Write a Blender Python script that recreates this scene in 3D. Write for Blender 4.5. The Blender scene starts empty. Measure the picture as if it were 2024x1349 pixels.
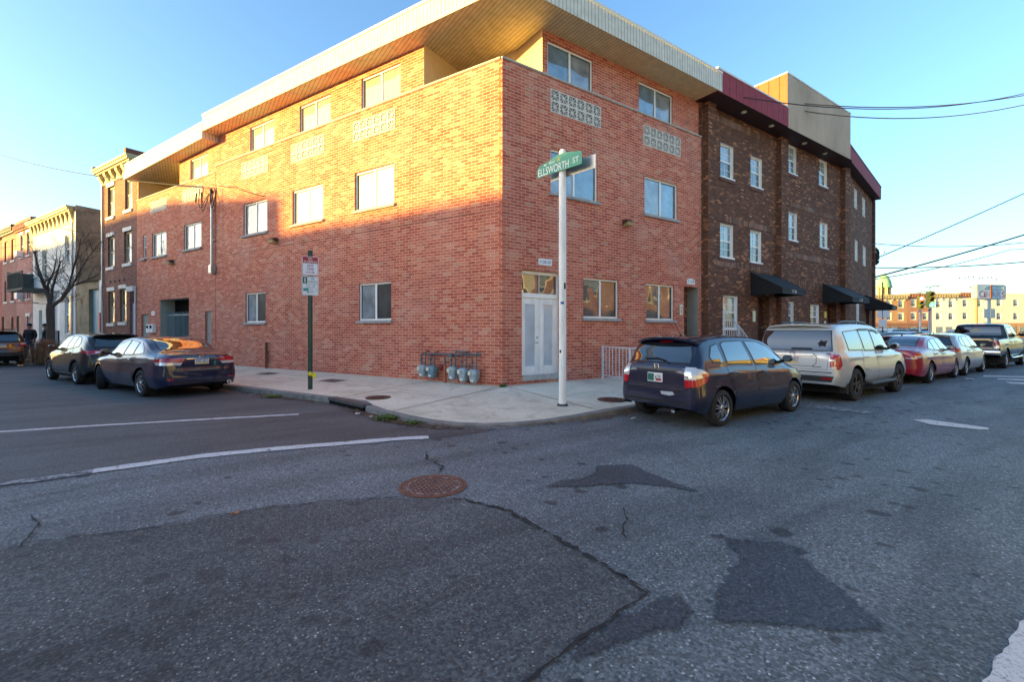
import bpy, bmesh, math, random
from mathutils import Vector, Matrix
from mathutils.bvhtree import BVHTree
random.seed(7)
sc = bpy.context.scene
C = sc.collection
PI = math.pi
R = math.radians

# ------------------------------------------------------------------ helpers
WORLD = {}          # world matrix of every object made (before any depsgraph update)

def tag(o, label=None, cat=None, group=None, kind=None):
    if label: o['label'] = label
    if cat: o['category'] = cat
    if group: o['group'] = group
    if kind: o['kind'] = kind
    return o

def thing(name, label, cat, loc=(0, 0, 0), rz=0.0, group=None):
    o = bpy.data.objects.new(name, None)
    C.objects.link(o)
    o.empty_display_size = 0.2
    o.location = loc
    o.rotation_euler = (0, 0, rz)
    WORLD[o] = Matrix.Translation(Vector(loc)) @ Matrix.Rotation(rz, 4, 'Z')
    return tag(o, label, cat, group)

class Frame:
    """wall coordinates: s along the wall, o outward from it, z up"""
    def __init__(f, org, dirx, out):
        f.o = Vector((org[0], org[1], 0)); f.d = Vector((dirx[0], dirx[1], 0)); f.n = Vector((out[0], out[1], 0))
    def __call__(f, p):
        v = f.o + f.d * p[0] + f.n * p[1]
        return Vector((v.x, v.y, p[2]))

_textcache = {}
def text_tris(s):
    if s in _textcache: return _textcache[s]
    cu = bpy.data.curves.new('t', 'FONT'); cu.body = s; cu.size = 1; cu.resolution_u = 3
    ob = bpy.data.objects.new('t', cu)
    C.objects.link(ob)
    me = bpy.data.meshes.new_from_object(ob)
    bm = bmesh.new(); bm.from_mesh(me)
    bmesh.ops.triangulate(bm, faces=bm.faces[:])
    vs = [(v.co.x, v.co.y) for v in bm.verts]
    bm.verts.index_update()
    fs = [[v.index for v in f.verts] for f in bm.faces]
    bm.free()
    bpy.data.objects.remove(ob); bpy.data.meshes.remove(me); bpy.data.curves.remove(cu)
    x0 = min(v[0] for v in vs); x1 = max(v[0] for v in vs); y0 = min(v[1] for v in vs); y1 = max(v[1] for v in vs)
    vs = [((x - x0) / (x1 - x0), (y - y0) / (y1 - y0)) for x, y in vs]
    _textcache[s] = (vs, fs)
    return vs, fs

class MB:
    def __init__(m, frame=None):
        m.f = frame; m.v = []; m.fc = []; m.mi = []; m.uv = []
    def face(m, pts, mat=0, uv=None):
        i0 = len(m.v)
        m.v += [tuple(p) for p in pts]
        m.fc.append(list(range(i0, i0 + len(pts)))); m.mi.append(mat); m.uv.append(uv)
    def grid(m, rows, mat=0, closed=False):
        i0 = len(m.v); n = len(rows[0])
        for r_ in rows: m.v += [tuple(p) for p in r_]
        for a in range(len(rows) - 1):
            for b in range(n - (0 if closed else 1)):
                b2 = (b + 1) % n
                m.fc.append([i0 + a*n + b, i0 + a*n + b2, i0 + (a+1)*n + b2, i0 + (a+1)*n + b]); m.mi.append(mat); m.uv.append(None)
    def box(m, a0, a1, b0, b1, c0, c1, mat=0):
        i = len(m.v)
        m.v += [(a0,b0,c0),(a1,b0,c0),(a1,b1,c0),(a0,b1,c0),(a0,b0,c1),(a1,b0,c1),(a1,b1,c1),(a0,b1,c1)]
        for q in ((0,3,2,1),(4,5,6,7),(0,1,5,4),(1,2,6,5),(2,3,7,6),(3,0,4,7)):
            m.fc.append([i + k for k in q]); m.mi.append(mat); m.uv.append(None)
    def prism(m, poly, fn, h0, h1, mat=0):
        """poly 2D, fn(a,b,h)->3D"""
        n = len(poly); i = len(m.v)
        m.v += [tuple(fn(a, b, h0)) for a, b in poly] + [tuple(fn(a, b, h1)) for a, b in poly]
        m.fc.append([i + k for k in range(n)][::-1]); m.mi.append(mat); m.uv.append(None)
        m.fc.append([i + n + k for k in range(n)]); m.mi.append(mat); m.uv.append(None)
        for k in range(n):
            k2 = (k + 1) % n
            m.fc.append([i + k, i + k2, i + n + k2, i + n + k]); m.mi.append(mat); m.uv.append(None)
    def tube(m, pts, r, n=6, mat=0, cap=True):
        pts = [Vector(p) for p in pts]
        rr = r if isinstance(r, (list, tuple)) else [r] * len(pts)
        rows = []
        for k, p in enumerate(pts):
            t = (pts[min(k + 1, len(pts) - 1)] - pts[max(k - 1, 0)])
            if t.length < 1e-9: t = Vector((0, 0, 1))
            t.normalize()
            up = Vector((0, 0, 1)) if abs(t.z) < 0.95 else Vector((1, 0, 0))
            x = t.cross(up).normalized(); y = x.cross(t).normalized()
            rows.append([p + x * (rr[k] * math.cos(2*PI*j/n)) + y * (rr[k] * math.sin(2*PI*j/n)) for j in range(n)])
        m.grid(rows, mat, closed=True)
        if cap:
            m.face(rows[0], mat); m.face(rows[-1][::-1], mat)
    def cyl(m, a, b, r, n=12, mat=0): m.tube([a, b], r, n, mat)
    def lathe(m, prof, c, axis='z', n=24, mat=0, cap=True):
        rows = []
        for rad, h in prof:
            row = []
            for j in range(n):
                a = 2*PI*j/n; x = rad*math.cos(a); y = rad*math.sin(a)
                if axis == 'z': row.append((c[0]+x, c[1]+y, c[2]+h))
                elif axis == 'y': row.append((c[0]+x, c[1]+h, c[2]+y))
                else: row.append((c[0]+h, c[1]+x, c[2]+y))
            rows.append(row)
        m.grid(rows, mat, closed=True)
        if cap and prof[0][0] > 1e-4: m.face(rows[0], mat)
        if cap and prof[-1][0] > 1e-4: m.face(rows[-1][::-1], mat)
    def text(m, s, fn, x0, x1, y0, y1, mat=0):
        """fn(a,b)->3D, text scaled to fill the rectangle"""
        vs, fs = text_tris(s)
        i = len(m.v)
        m.v += [tuple(fn(x0 + (x1-x0)*a, y0 + (y1-y0)*b)) for a, b in vs]
        for q in fs:
            m.fc.append([i + k for k in q]); m.mi.append(mat); m.uv.append(None)
    def build(m, name, mats, parent=None, smooth=False, bevel=0, sharp=35, merge=False, world=None):
        me = bpy.data.meshes.new(name)
        src = m.v
        co = [m.f(p) for p in src] if m.f else [Vector(p) for p in src]
        me.from_pydata(co, [], m.fc)
        if not isinstance(mats, (list, tuple)): mats = [mats]
        for k in mats: me.materials.append(k)
        me.polygons.foreach_set('material_index', m.mi)
        uvl = me.uv_layers.new(name='UVMap')
        flat = []
        for f, uv in zip(m.fc, m.uv):
            if uv is None:
                a, b, c_ = (Vector(src[f[0]]), Vector(src[f[1]]), Vector(src[f[2]]))
                n = (b - a).cross(c_ - a)
                ax, ay, az = abs(n.x), abs(n.y), abs(n.z)
                for k in f:
                    p = src[k]
                    if ay >= ax and ay >= az: flat += [p[0], p[2]]
                    elif ax >= az: flat += [p[1], p[2]]
                    else: flat += [p[0], p[1]]
            else:
                for q in uv: flat += [q[0], q[1]]
        uvl.data.foreach_set('uv', flat)
        if bevel or merge or smooth:
            bm = bmesh.new(); bm.from_mesh(me)
            if merge or smooth: bmesh.ops.remove_doubles(bm, verts=bm.verts[:], dist=1e-5)
            bmesh.ops.recalc_face_normals(bm, faces=bm.faces[:])
            if bevel:
                es = [e for e in bm.edges if len(e.link_faces) == 2 and e.calc_face_angle(0) > R(30)]
                bmesh.ops.bevel(bm, geom=es, offset=bevel, segments=2, affect='EDGES', clamp_overlap=True)
            bm.to_mesh(me); bm.free()
        if smooth:
            for p in me.polygons: p.use_smooth = True
            me.set_sharp_from_angle(angle=R(sharp))
        me.update()
        o = bpy.data.objects.new(name, me)
        C.objects.link(o)
        in_world = (m.f is not None) if world is None else world
        if parent is not None:
            o.parent = parent
            if in_world:
                o.matrix_parent_inverse = WORLD[parent].inverted(); WORLD[o] = Matrix.Identity(4)
            else: WORLD[o] = WORLD[parent].copy()
        else: WORLD[o] = Matrix.Identity(4)
        return o

IDF = Frame((0, 0), (1, 0), (0, 1))      # plain world coordinates

def copy_tree(o, parent=None):
    c = o.copy(); C.objects.link(c)
    c.parent = parent
    for ch in list(o.children): copy_tree(ch, c)
    return c

# ------------------------------------------------------------------ materials
def nodes(name):
    m = bpy.data.materials.new(name); m.use_nodes = True
    nt = m.node_tree
    b = nt.nodes['Principled BSDF']
    def N(t, **kw):
        n = nt.nodes.new(t)
        for k, v in kw.items():
            if k.startswith('i_'): n.inputs[int(k[2:])].default_value = v
            else: setattr(n, k, v)
        return n
    def Lk(a, ao, bn, bi): nt.links.new(a.outputs[ao], bn.inputs[bi])
    return m, b, N, Lk

def ramp(n, stops, interp='LINEAR'):
    cr = n.color_ramp; cr.interpolation = interp
    while len(cr.elements) > 1: cr.elements.remove(cr.elements[-1])
    cr.elements[0].position = stops[0][0]; cr.elements[0].color = (*stops[0][1], 1)
    for p, c in stops[1:]:
        e = cr.elements.new(p); e.color = (*c, 1)

def mat(name, col, rough=0.6, metal=0.0, spec=0.5, coat=0.0, vary=0.0, scale=6.0, bump=0.0, bscale=40.0, ior=None, emit=0.0, ecol=None, stretch=None, coat_rough=0.03):
    m, b, N, Lk = nodes(name)
    b.inputs['Base Color'].default_value = (*col, 1)
    b.inputs['Roughness'].default_value = rough
    b.inputs['Metallic'].default_value = metal
    b.inputs['Specular IOR Level'].default_value = spec
    b.inputs['Coat Weight'].default_value = coat
    b.inputs['Coat Roughness'].default_value = coat_rough
    if ior: b.inputs['IOR'].default_value = ior
    if emit:
        b.inputs['Emission Color'].default_value = (*(ecol or col), 1); b.inputs['Emission Strength'].default_value = emit
    if vary or bump:
        tc = N('ShaderNodeTexCoord')
        src = tc; so = 'Object'
        if stretch:
            mp = N('ShaderNodeMapping'); mp.inputs['Scale'].default_value = stretch
            Lk(tc, 'Object', mp, 'Vector'); src = mp; so = 'Vector'
        if vary:
            n = N('ShaderNodeTexNoise'); n.inputs['Scale'].default_value = scale; n.inputs['Detail'].default_value = 6; n.inputs['Roughness'].default_value = 0.65
            Lk(src, so, n, 'Vector')
            r_ = N('ShaderNodeValToRGB')
            lo = tuple(c * (1 - vary) for c in col); hi = tuple(min(1, c * (1 + vary)) for c in col)
            ramp(r_, [(0.3, lo), (0.7, hi)])
            Lk(n, 'Fac', r_, 'Fac'); Lk(r_, 'Color', b, 'Base Color')
        if bump:
            n2 = N('ShaderNodeTexNoise'); n2.inputs['Scale'].default_value = bscale; n2.inputs['Detail'].default_value = 3
            Lk(src, so, n2, 'Vector')
            bp = N('ShaderNodeBump'); bp.inputs['Strength'].default_value = bump; bp.inputs['Distance'].default_value = 0.01
            Lk(n2, 'Fac', bp, 'Height'); Lk(bp, 'Normal', b, 'Normal')
    return m

def brick_mat(name, stops, mortar, w=0.238, h=0.079, ms=0.011, patch=0.35, patch_col=(0.55, 0.42, 0.36), cluster=0.0, bump=0.6, streak=0.75):
    m, b, N, Lk = nodes(name)
    uv = N('ShaderNodeUVMap')
    bt = N('ShaderNodeTexBrick')
    bt.offset = 0.5; bt.offset_frequency = 2; bt.squash = 1
    bt.inputs['Color1'].default_value = (0, 0, 0, 1); bt.inputs['Color2'].default_value = (1, 1, 1, 1)
    bt.inputs['Mortar'].default_value = (0.5, 0.5, 0.5, 1)
    bt.inputs['Scale'].default_value = 1; bt.inputs['Mortar Size'].default_value = ms / 2
    bt.inputs['Mortar Smooth'].default_value = 0.15
    bt.inputs['Brick Width'].default_value = w; bt.inputs['Row Height'].default_value = h
    Lk(uv, 'UV', bt, 'Vector')
    big = N('ShaderNodeTexNoise'); big.inputs['Scale'].default_value = 0.7; big.inputs['Detail'].default_value = 5; big.inputs['Roughness'].default_value = 0.6
    Lk(uv, 'UV', big, 'Vector')
    fac = N('ShaderNodeMath', operation='MULTIPLY_ADD')
    # brick tint + (noise-0.5)*cluster
    sub = N('ShaderNodeMath', operation='SUBTRACT'); sub.inputs[1].default_value = 0.5
    mid = N('ShaderNodeTexNoise'); mid.inputs['Scale'].default_value = 1.3; mid.inputs['Detail'].default_value = 3
    Lk(uv, 'UV', mid, 'Vector'); Lk(mid, 'Fac', sub, 0)
    Lk(sub, 'Value', fac, 0); fac.inputs[1].default_value = cluster; Lk(bt, 'Color', fac, 2)
    r_ = N('ShaderNodeValToRGB'); ramp(r_, stops); Lk(fac, 'Value', r_, 'Fac')
    # small mottling in each brick
    fine = N('ShaderNodeTexNoise'); fine.inputs['Scale'].default_value = 28; fine.inputs['Detail'].default_value = 4
    Lk(uv, 'UV', fine, 'Vector')
    fr = N('ShaderNodeValToRGB'); ramp(fr, [(0.3, (0.78, 0.78, 0.78)), (0.7, (1.15, 1.15, 1.15))]); Lk(fine, 'Fac', fr, 'Fac')
    mul = N('ShaderNodeMix', data_type='RGBA', blend_type='MULTIPLY'); mul.inputs[0].default_value = 1
    Lk(r_, 'Color', mul, 6); Lk(fr, 'Color', mul, 7)
    # pale bloom of lime in drifts
    pr = N('ShaderNodeValToRGB'); ramp(pr, [(0.45, (0, 0, 0)), (0.72, (patch, patch, patch))]); Lk(big, 'Fac', pr, 'Fac')
    mx = N('ShaderNodeMix', data_type='RGBA'); Lk(pr, 'Color', mx, 0); Lk(mul, 2, mx, 6); mx.inputs[7].default_value = (*patch_col, 1)
    # faint water streaks
    sw = N('ShaderNodeTexNoise'); sw.inputs['Scale'].default_value = 1; sw.inputs['Detail'].default_value = 5
    sm_ = N('ShaderNodeMapping'); sm_.inputs['Scale'].default_value = (2.4, 0.22, 1); Lk(uv, 'UV', sm_, 'Vector'); Lk(sm_, 'Vector', sw, 'Vector')
    sr_ = N('ShaderNodeValToRGB'); ramp(sr_, [(0.30, (0.72, 0.70, 0.70)), (0.46, (1, 1, 1)), (0.62, (1, 1, 1)), (0.75, (1.12, 1.12, 1.12))]); Lk(sw, 'Fac', sr_, 'Fac')
    ms_ = N('ShaderNodeMix', data_type='RGBA', blend_type='MULTIPLY'); ms_.inputs[0].default_value = streak; Lk(mx, 2, ms_, 6); Lk(sr_, 'Color', ms_, 7); mx = ms_
    mo = N('ShaderNodeMix', data_type='RGBA'); Lk(bt, 'Fac', mo, 0); Lk(mx, 2, mo, 6)
    mort = N('ShaderNodeMix', data_type='RGBA', blend_type='MULTIPLY'); mort.inputs[0].default_value = 0.8; mort.inputs[6].default_value = (*mortar, 1); Lk(fr, 'Color', mort, 7)
    Lk(mort, 2, mo, 7)
    Lk(mo, 2, b, 'Base Color')
    b.inputs['Roughness'].default_value = 0.85; b.inputs['Specular IOR Level'].default_value = 0.25
    inv = N('ShaderNodeMath', operation='MULTIPLY_ADD'); inv.inputs[1].default_value = -1; Lk(bt, 'Fac', inv, 0)
    f2 = N('ShaderNodeMath', operation='MULTIPLY'); f2.inputs[1].default_value = 0.35; Lk(fine, 'Fac', f2, 0); Lk(f2, 'Value', inv, 2)
    bp = N('ShaderNodeBump'); bp.inputs['Strength'].default_value = bump; bp.inputs['Distance'].default_value = 0.006
    Lk(inv, 'Value', bp, 'Height'); Lk(bp, 'Normal', b, 'Normal')
    return m

def stripe_mat(name, col, dark, pitch, axis=0, width=0.12, rough=0.45, vary=0.12, source='UV'):
    """sheet metal with pressed grooves every `pitch` metres"""
    m, b, N, Lk = nodes(name)
    if source == 'UV': tc = N('ShaderNodeUVMap'); so = 'UV'
    else: tc = N('ShaderNodeNewGeometry'); so = 'Position'
    sp = N('ShaderNodeSeparateXYZ'); Lk(tc, so, sp, 'Vector')
    dv = N('ShaderNodeMath', operation='DIVIDE'); dv.inputs[1].default_value = pitch; Lk(sp, axis, dv, 0)
    fr = N('ShaderNodeMath', operation='FRACT'); Lk(dv, 'Value', fr, 0)
    r_ = N('ShaderNodeValToRGB'); ramp(r_, [(0.0, dark), (width * 0.7, dark), (width, col), (0.97, col), (1.0, dark)]); Lk(fr, 'Value', r_, 'Fac')
    n = N('ShaderNodeTexNoise'); n.inputs['Scale'].default_value = 1.5; n.inputs['Detail'].default_value = 6
    mp = N('ShaderNodeMapping'); mp.inputs['Scale'].default_value = (3, 3, 0.4); Lk(tc, so, mp, 'Vector'); Lk(mp, 'Vector', n, 'Vector')
    nr = N('ShaderNodeValToRGB'); ramp(nr, [(0.3, (1 - vary,) * 3), (0.7, (1 + vary,) * 3)]); Lk(n, 'Fac', nr, 'Fac')
    mu = N('ShaderNodeMix', data_type='RGBA', blend_type='MULTIPLY'); mu.inputs[0].default_value = 1; Lk(r_, 'Color', mu, 6); Lk(nr, 'Color', mu, 7)
    Lk(mu, 2, b, 'Base Color'); b.inputs['Roughness'].default_value = rough; b.inputs['Specular IOR Level'].default_value = 0.3
    h = N('ShaderNodeValToRGB'); ramp(h, [(0.0, (0, 0, 0)), (width, (1, 1, 1)), (0.95, (1, 1, 1)), (1, (0, 0, 0))]); Lk(fr, 'Value', h, 'Fac')
    bp = N('ShaderNodeBump'); bp.inputs['Strength'].default_value = 0.7; bp.inputs['Distance'].default_value = 0.012
    Lk(h, 'Color', bp, 'Height'); Lk(bp, 'Normal', b, 'Normal')
    return m

def glass_mat(name, col, rough=0.02, ior=1.9, wobble=0.02, fold=0.0, vary=0.25):
    """window pane: what hangs behind it, under a reflecting sheet"""
    m, b, N, Lk = nodes(name)
    uv = N('ShaderNodeUVMap')
    b.inputs['Roughness'].default_value = 0.5; b.inputs['IOR'].default_value = 1.45; b.inputs['Specular IOR Level'].default_value = 0.2
    b.inputs['Coat Weight'].default_value = 1; b.inputs['Coat IOR'].default_value = ior; b.inputs['Coat Roughness'].default_value = rough
    b.inputs['Base Color'].default_value = (*col, 1)
    n = N('ShaderNodeTexNoise'); n.inputs['Scale'].default_value = 2.2; n.inputs['Detail'].default_value = 3
    mp = N('ShaderNodeMapping'); mp.inputs['Scale'].default_value = (14 if fold else 1, 14 if fold else 1, 0.4 if fold else 1)
    if fold: mp.inputs['Scale'].default_value = (9, 0.35, 1)
    Lk(uv, 'UV', mp, 'Vector'); Lk(mp, 'Vector', n, 'Vector')
    r_ = N('ShaderNodeValToRGB'); ramp(r_, [(0.3, tuple(c*(1-vary) for c in col)), (0.7, tuple(min(1, c*(1+vary)) for c in col))])
    Lk(n, 'Fac', r_, 'Fac'); Lk(r_, 'Color', b, 'Base Color')
    if wobble:
        w = N('ShaderNodeTexNoise'); w.inputs['Scale'].default_value = 1.4; w.inputs['Detail'].default_value = 1
        Lk(uv, 'UV', w, 'Vector')
        bp = N('ShaderNodeBump'); bp.inputs['Strength'].default_value = 1; bp.inputs['Distance'].default_value = wobble
        Lk(w, 'Fac', bp, 'Height'); Lk(bp, 'Normal', b, 'Coat Normal')
    return m

def asphalt_mat(name, dark, light, stone, stone_amt=0.25, scale=70, spots=0.0, rough=0.7, bump=0.8, stain=0.28):
    m, b, N, Lk = nodes(name)
    g = N('ShaderNodeNewGeometry')
    big = N('ShaderNodeTexNoise'); big.inputs['Scale'].default_value = 0.55; big.inputs['Detail'].default_value = 8; big.inputs['Roughness'].default_value = 0.62
    Lk(g, 'Position', big, 'Vector')
    r_ = N('ShaderNodeValToRGB'); ramp(r_, [(0.32, dark), (0.68, light)]); Lk(big, 'Fac', r_, 'Fac')
    vo = N('ShaderNodeTexVoronoi'); vo.inputs['Scale'].default_value = scale
    Lk(g, 'Position', vo, 'Vector')
    sep = N('ShaderNodeSeparateColor'); Lk(vo, 'Color', sep, 'Color')
    pick = N('ShaderNodeValToRGB'); ramp(pick, [(1 - stone_amt - 0.02, (0, 0, 0)), (1 - stone_amt + 0.05, (0.75, 0.75, 0.75)), (1, (1, 1, 1))]); Lk(sep, 0, pick, 'Fac')
    edge = N('ShaderNodeValToRGB'); ramp(edge, [(0.28, (1, 1, 1)), (0.5, (0, 0, 0))]); Lk(vo, 'Distance', edge, 'Fac')
    mm = N('ShaderNodeMath', operation='MULTIPLY'); Lk(pick, 'Color', mm, 0); Lk(edge, 'Color', mm, 1)
    # stones of differing greys
    sc_ = N('ShaderNodeMix', data_type='RGBA'); Lk(sep, 1, sc_, 0); sc_.inputs[6].default_value = (*stone, 1)
    sc_.inputs[7].default_value = (stone[0]*0.55, stone[1]*0.5, stone[2]*0.45, 1)
    mx = N('ShaderNodeMix', data_type='RGBA'); Lk(mm, 'Value', mx, 0); Lk(r_, 'Color', mx, 6); Lk(sc_, 2, mx, 7)
    # every stone a little lighter or darker than its neighbours
    tv = N('ShaderNodeValToRGB'); ramp(tv, [(0.0, (0.50, 0.50, 0.50)), (0.5, (0.95, 0.95, 0.95)), (1.0, (1.75, 1.75, 1.75))]); Lk(sep, 2, tv, 'Fac')
    ml = N('ShaderNodeMix', data_type='RGBA', blend_type='MULTIPLY'); ml.inputs[0].default_value = 0.85; Lk(mx, 2, ml, 6); Lk(tv, 'Color', ml, 7); mx = ml
    # grain
    gn = N('ShaderNodeTexNoise'); gn.inputs['Scale'].default_value = 55; gn.inputs['Detail'].default_value = 5; gn.inputs['Roughness'].default_value = 0.8
    Lk(g, 'Position', gn, 'Vector')
    gr = N('ShaderNodeValToRGB'); ramp(gr, [(0.3, (0.55, 0.55, 0.55)), (0.7, (1.4, 1.4, 1.4))]); Lk(gn, 'Fac', gr, 'Fac')
    mu = N('ShaderNodeMix', data_type='RGBA', blend_type='MULTIPLY'); mu.inputs[0].default_value = 0.9; Lk(mx, 2, mu, 6); Lk(gr, 'Color', mu, 7)
    last = mu
    if spots:
        sv = N('ShaderNodeTexVoronoi'); sv.inputs['Scale'].default_value = 5.2
        wn = N('ShaderNodeTexNoise'); wn.inputs['Scale'].default_value = 5; Lk(g, 'Position', wn, 'Vector')
        wv = N('ShaderNodeMix', data_type='VECTOR'); wv.inputs[0].default_value = 0.12; Lk(g, 'Position', wv, 4); Lk(wn, 'Color', wv, 5)
        Lk(wv, 1, sv, 'Vector')
        ss = N('ShaderNodeSeparateColor'); Lk(sv, 'Color', ss, 'Color')
        # radius differs from cell to cell, many cells have none
        rad = N('ShaderNodeMath', operation='MULTIPLY_ADD'); Lk(ss, 0, rad, 0); rad.inputs[1].default_value = 0.50; rad.inputs[2].default_value = -0.02
        dn = N('ShaderNodeTexNoise'); dn.inputs['Scale'].default_value = 0.42; dn.inputs['Detail'].default_value = 2; Lk(g, 'Position', dn, 'Vector')
        dm = N('ShaderNodeMath', operation='MULTIPLY_ADD'); Lk(dn, 'Fac', dm, 0); dm.inputs[1].default_value = 1.1; dm.inputs[2].default_value = -0.55
        rs = N('ShaderNodeMath', operation='ADD'); Lk(rad, 'Value', rs, 0); Lk(dm, 'Value', rs, 1)
        wb = N('ShaderNodeMath', operation='MULTIPLY_ADD'); Lk(wn, 'Fac', wb, 0); wb.inputs[1].default_value = 0.25; Lk(sv, 'Distance', wb, 2)
        df = N('ShaderNodeMath', operation='SUBTRACT'); Lk(rs, 'Value', df, 0); Lk(wb, 'Value', df, 1)
        sr = N('ShaderNodeValToRGB'); ramp(sr, [(0.0, (0, 0, 0)), (0.10, (spots,) * 3)]); Lk(df, 'Value', sr, 'Fac')
        sm = N('ShaderNodeMix', data_type='RGBA'); Lk(sr, 'Color', sm, 0); Lk(mu, 2, sm, 6); sm.inputs[7].default_value = (0.025, 0.024, 0.026, 1)
        last = sm
    if stain:
        st = N('ShaderNodeTexNoise'); st.inputs['Scale'].default_value = 1.6; st.inputs['Detail'].default_value = 7; st.inputs['Distortion'].default_value = 0.6
        mp = N('ShaderNodeMapping'); mp.inputs['Scale'].default_value = (0.22, 1.1, 1); Lk(g, 'Position', mp, 'Vector'); Lk(mp, 'Vector', st, 'Vector')
        sr2 = N('ShaderNodeValToRGB'); ramp(sr2, [(0.35, (1 - stain,) * 3), (0.6, (1.08,) * 3)]); Lk(st, 'Fac', sr2, 'Fac')
        m3 = N('ShaderNodeMix', data_type='RGBA', blend_type='MULTIPLY'); m3.inputs[0].default_value = 1; Lk(last, 2, m3, 6); Lk(sr2, 'Color', m3, 7)
        last = m3
    Lk(last, 2, b, 'Base Color')
    b.inputs['Roughness'].default_value = rough; b.inputs['Specular IOR Level'].default_value = 0.4
    ad = N('ShaderNodeMath', operation='MULTIPLY_ADD'); Lk(vo, 'Distance', ad, 0); ad.inputs[1].default_value = -0.7; Lk(gn, 'Fac', ad, 2)
    bp = N('ShaderNodeBump'); bp.inputs['Strength'].default_value = bump; bp.inputs['Distance'].default_value = 0.006
    Lk(ad, 'Value', bp, 'Height'); Lk(bp, 'Normal', b, 'Normal')
    return m

def worn_paint(name, col, under, amt=0.45):
    m, b, N, Lk = nodes(name)
    g = N('ShaderNodeNewGeometry')
    n = N('ShaderNodeTexNoise'); n.inputs['Scale'].default_value = 9; n.inputs['Detail'].default_value = 9; n.inputs['Roughness'].default_value = 0.75
    Lk(g, 'Position', n, 'Vector')
    r_ = N('ShaderNodeValToRGB'); ramp(r_, [(amt - 0.03, under), (amt + 0.04, col), (0.8, tuple(c * 0.85 for c in col))]); Lk(n, 'Fac', r_, 'Fac')
    Lk(r_, 'Color', b, 'Base Color'); b.inputs['Roughness'].default_value = 0.75
    f = N('ShaderNodeTexNoise'); f.inputs['Scale'].default_value = 60; f.inputs['Detail'].default_value = 5; Lk(g, 'Position', f, 'Vector')
    cr = N('ShaderNodeValToRGB'); ramp(cr, [(0.30, (0.45, 0.45, 0.45)), (0.48, (1, 1, 1))]); Lk(f, 'Fac', cr, 'Fac')
    mu = N('ShaderNodeMix', data_type='RGBA', blend_type='MULTIPLY'); mu.inputs[0].default_value = 0.8; Lk(r_, 'Color', mu, 6); Lk(cr, 'Color', mu, 7)
    Lk(mu, 2, b, 'Base Color')
    return m

def paint_mat(name, col, metal=0.0, rough=0.3, flake=0.0):
    m = mat(name, col, rough=0.4, metal=metal, spec=0.25, coat=1.0, coat_rough=0.008)
    m.node_tree.nodes['Principled BSDF'].inputs['Coat IOR'].default_value = 1.55
    return m

M = {}
M['red_brick'] = brick_mat('red_brick', [(0.0, (0.40, 0.082, 0.048)), (0.3, (0.48, 0.112, 0.062)), (0.6, (0.54, 0.145, 0.080)), (0.85, (0.58, 0.185, 0.108)), (0.97, (0.60, 0.26, 0.17)), (1.0, (0.44, 0.23, 0.15))], (0.74, 0.55, 0.45), ms=0.0095, patch=0.20)
M['orange_brick'] = brick_mat('orange_brick', [(0.0, (0.23, 0.075, 0.05)), (0.4, (0.36, 0.12, 0.075)), (0.8, (0.44, 0.17, 0.10)), (1.0, (0.46, 0.2, 0.12))], (0.50, 0.36, 0.28), patch=0.15)
M['dark_brick'] = brick_mat('dark_brick', [(0.0, (0.085, 0.036, 0.022)), (0.5, (0.13, 0.054, 0.032)), (0.78, (0.18, 0.075, 0.042)), (0.93, (0.30, 0.125, 0.065)), (1.0, (0.48, 0.22, 0.11))], (0.20, 0.125, 0.09), w=0.2, h=0.067, patch=0.08, patch_col=(0.3, 0.2, 0.16), cluster=0.45)
M['row_brick'] = brick_mat('row_brick', [(0.0, (0.14, 0.05, 0.04)), (0.5, (0.21, 0.075, 0.055)), (1.0, (0.28, 0.11, 0.08))], (0.33, 0.24, 0.21), w=0.2, h=0.067, patch=0.1)
M['pink_brick'] = brick_mat('pink_brick', [(0.0, (0.28, 0.10, 0.09)), (0.5, (0.36, 0.14, 0.12)), (1.0, (0.42, 0.18, 0.15))], (0.42, 0.28, 0.25), w=0.2, h=0.067, patch=0.2)
M['gold_brick'] = brick_mat('gold_brick', [(0.0, (0.34, 0.15, 0.07)), (0.5, (0.45, 0.22, 0.10)), (1.0, (0.52, 0.28, 0.14))], (0.5, 0.36, 0.24), w=0.2, h=0.067, patch=0.1)
M['white_wall'] = mat('white_wall', (0.72, 0.70, 0.66), 0.8, vary=0.12, scale=2, bump=0.2)
M['cream_wall'] = mat('cream_wall', (0.70, 0.64, 0.52), 0.8, vary=0.1, scale=1.2, bump=0.2)
M['pink_stucco'] = mat('pink_stucco', (0.42, 0.19, 0.17), 0.85, vary=0.25, scale=1.6, bump=0.3)
M['red_stucco'] = mat('red_stucco', (0.35, 0.05, 0.05), 0.8, vary=0.2, scale=2)
M['old_stucco'] = mat('old_stucco', (0.27, 0.21, 0.13), 0.9, vary=0.45, scale=1.3, bump=0.5, bscale=12)
M['box_stucco'] = mat('box_stucco', (0.50, 0.385, 0.28), 0.9, vary=0.22, scale=0.7, bump=0.2, stretch=(1, 1, 0.4), spec=0.2)
M['balcony_stucco'] = mat('balcony_stucco', (0.62, 0.48, 0.30), 0.85, vary=0.08, scale=2, bump=0.2)
M['jamb_grey'] = mat('jamb_grey', (0.30, 0.31, 0.27), 0.8, vary=0.1, scale=3)
M['concrete'] = mat('concrete', (0.42, 0.40, 0.37), 0.85, vary=0.2, scale=5, bump=0.3)
M['sill_stone'] = mat('sill_stone', (0.34, 0.34, 0.34), 0.8, vary=0.25, scale=8, bump=0.3)
M['white_stone'] = mat('white_stone', (0.70, 0.68, 0.64), 0.7, vary=0.1, scale=6)
M['breeze'] = mat('breeze', (0.62, 0.60, 0.55), 0.8, vary=0.12, scale=10, bump=0.2)
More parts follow.
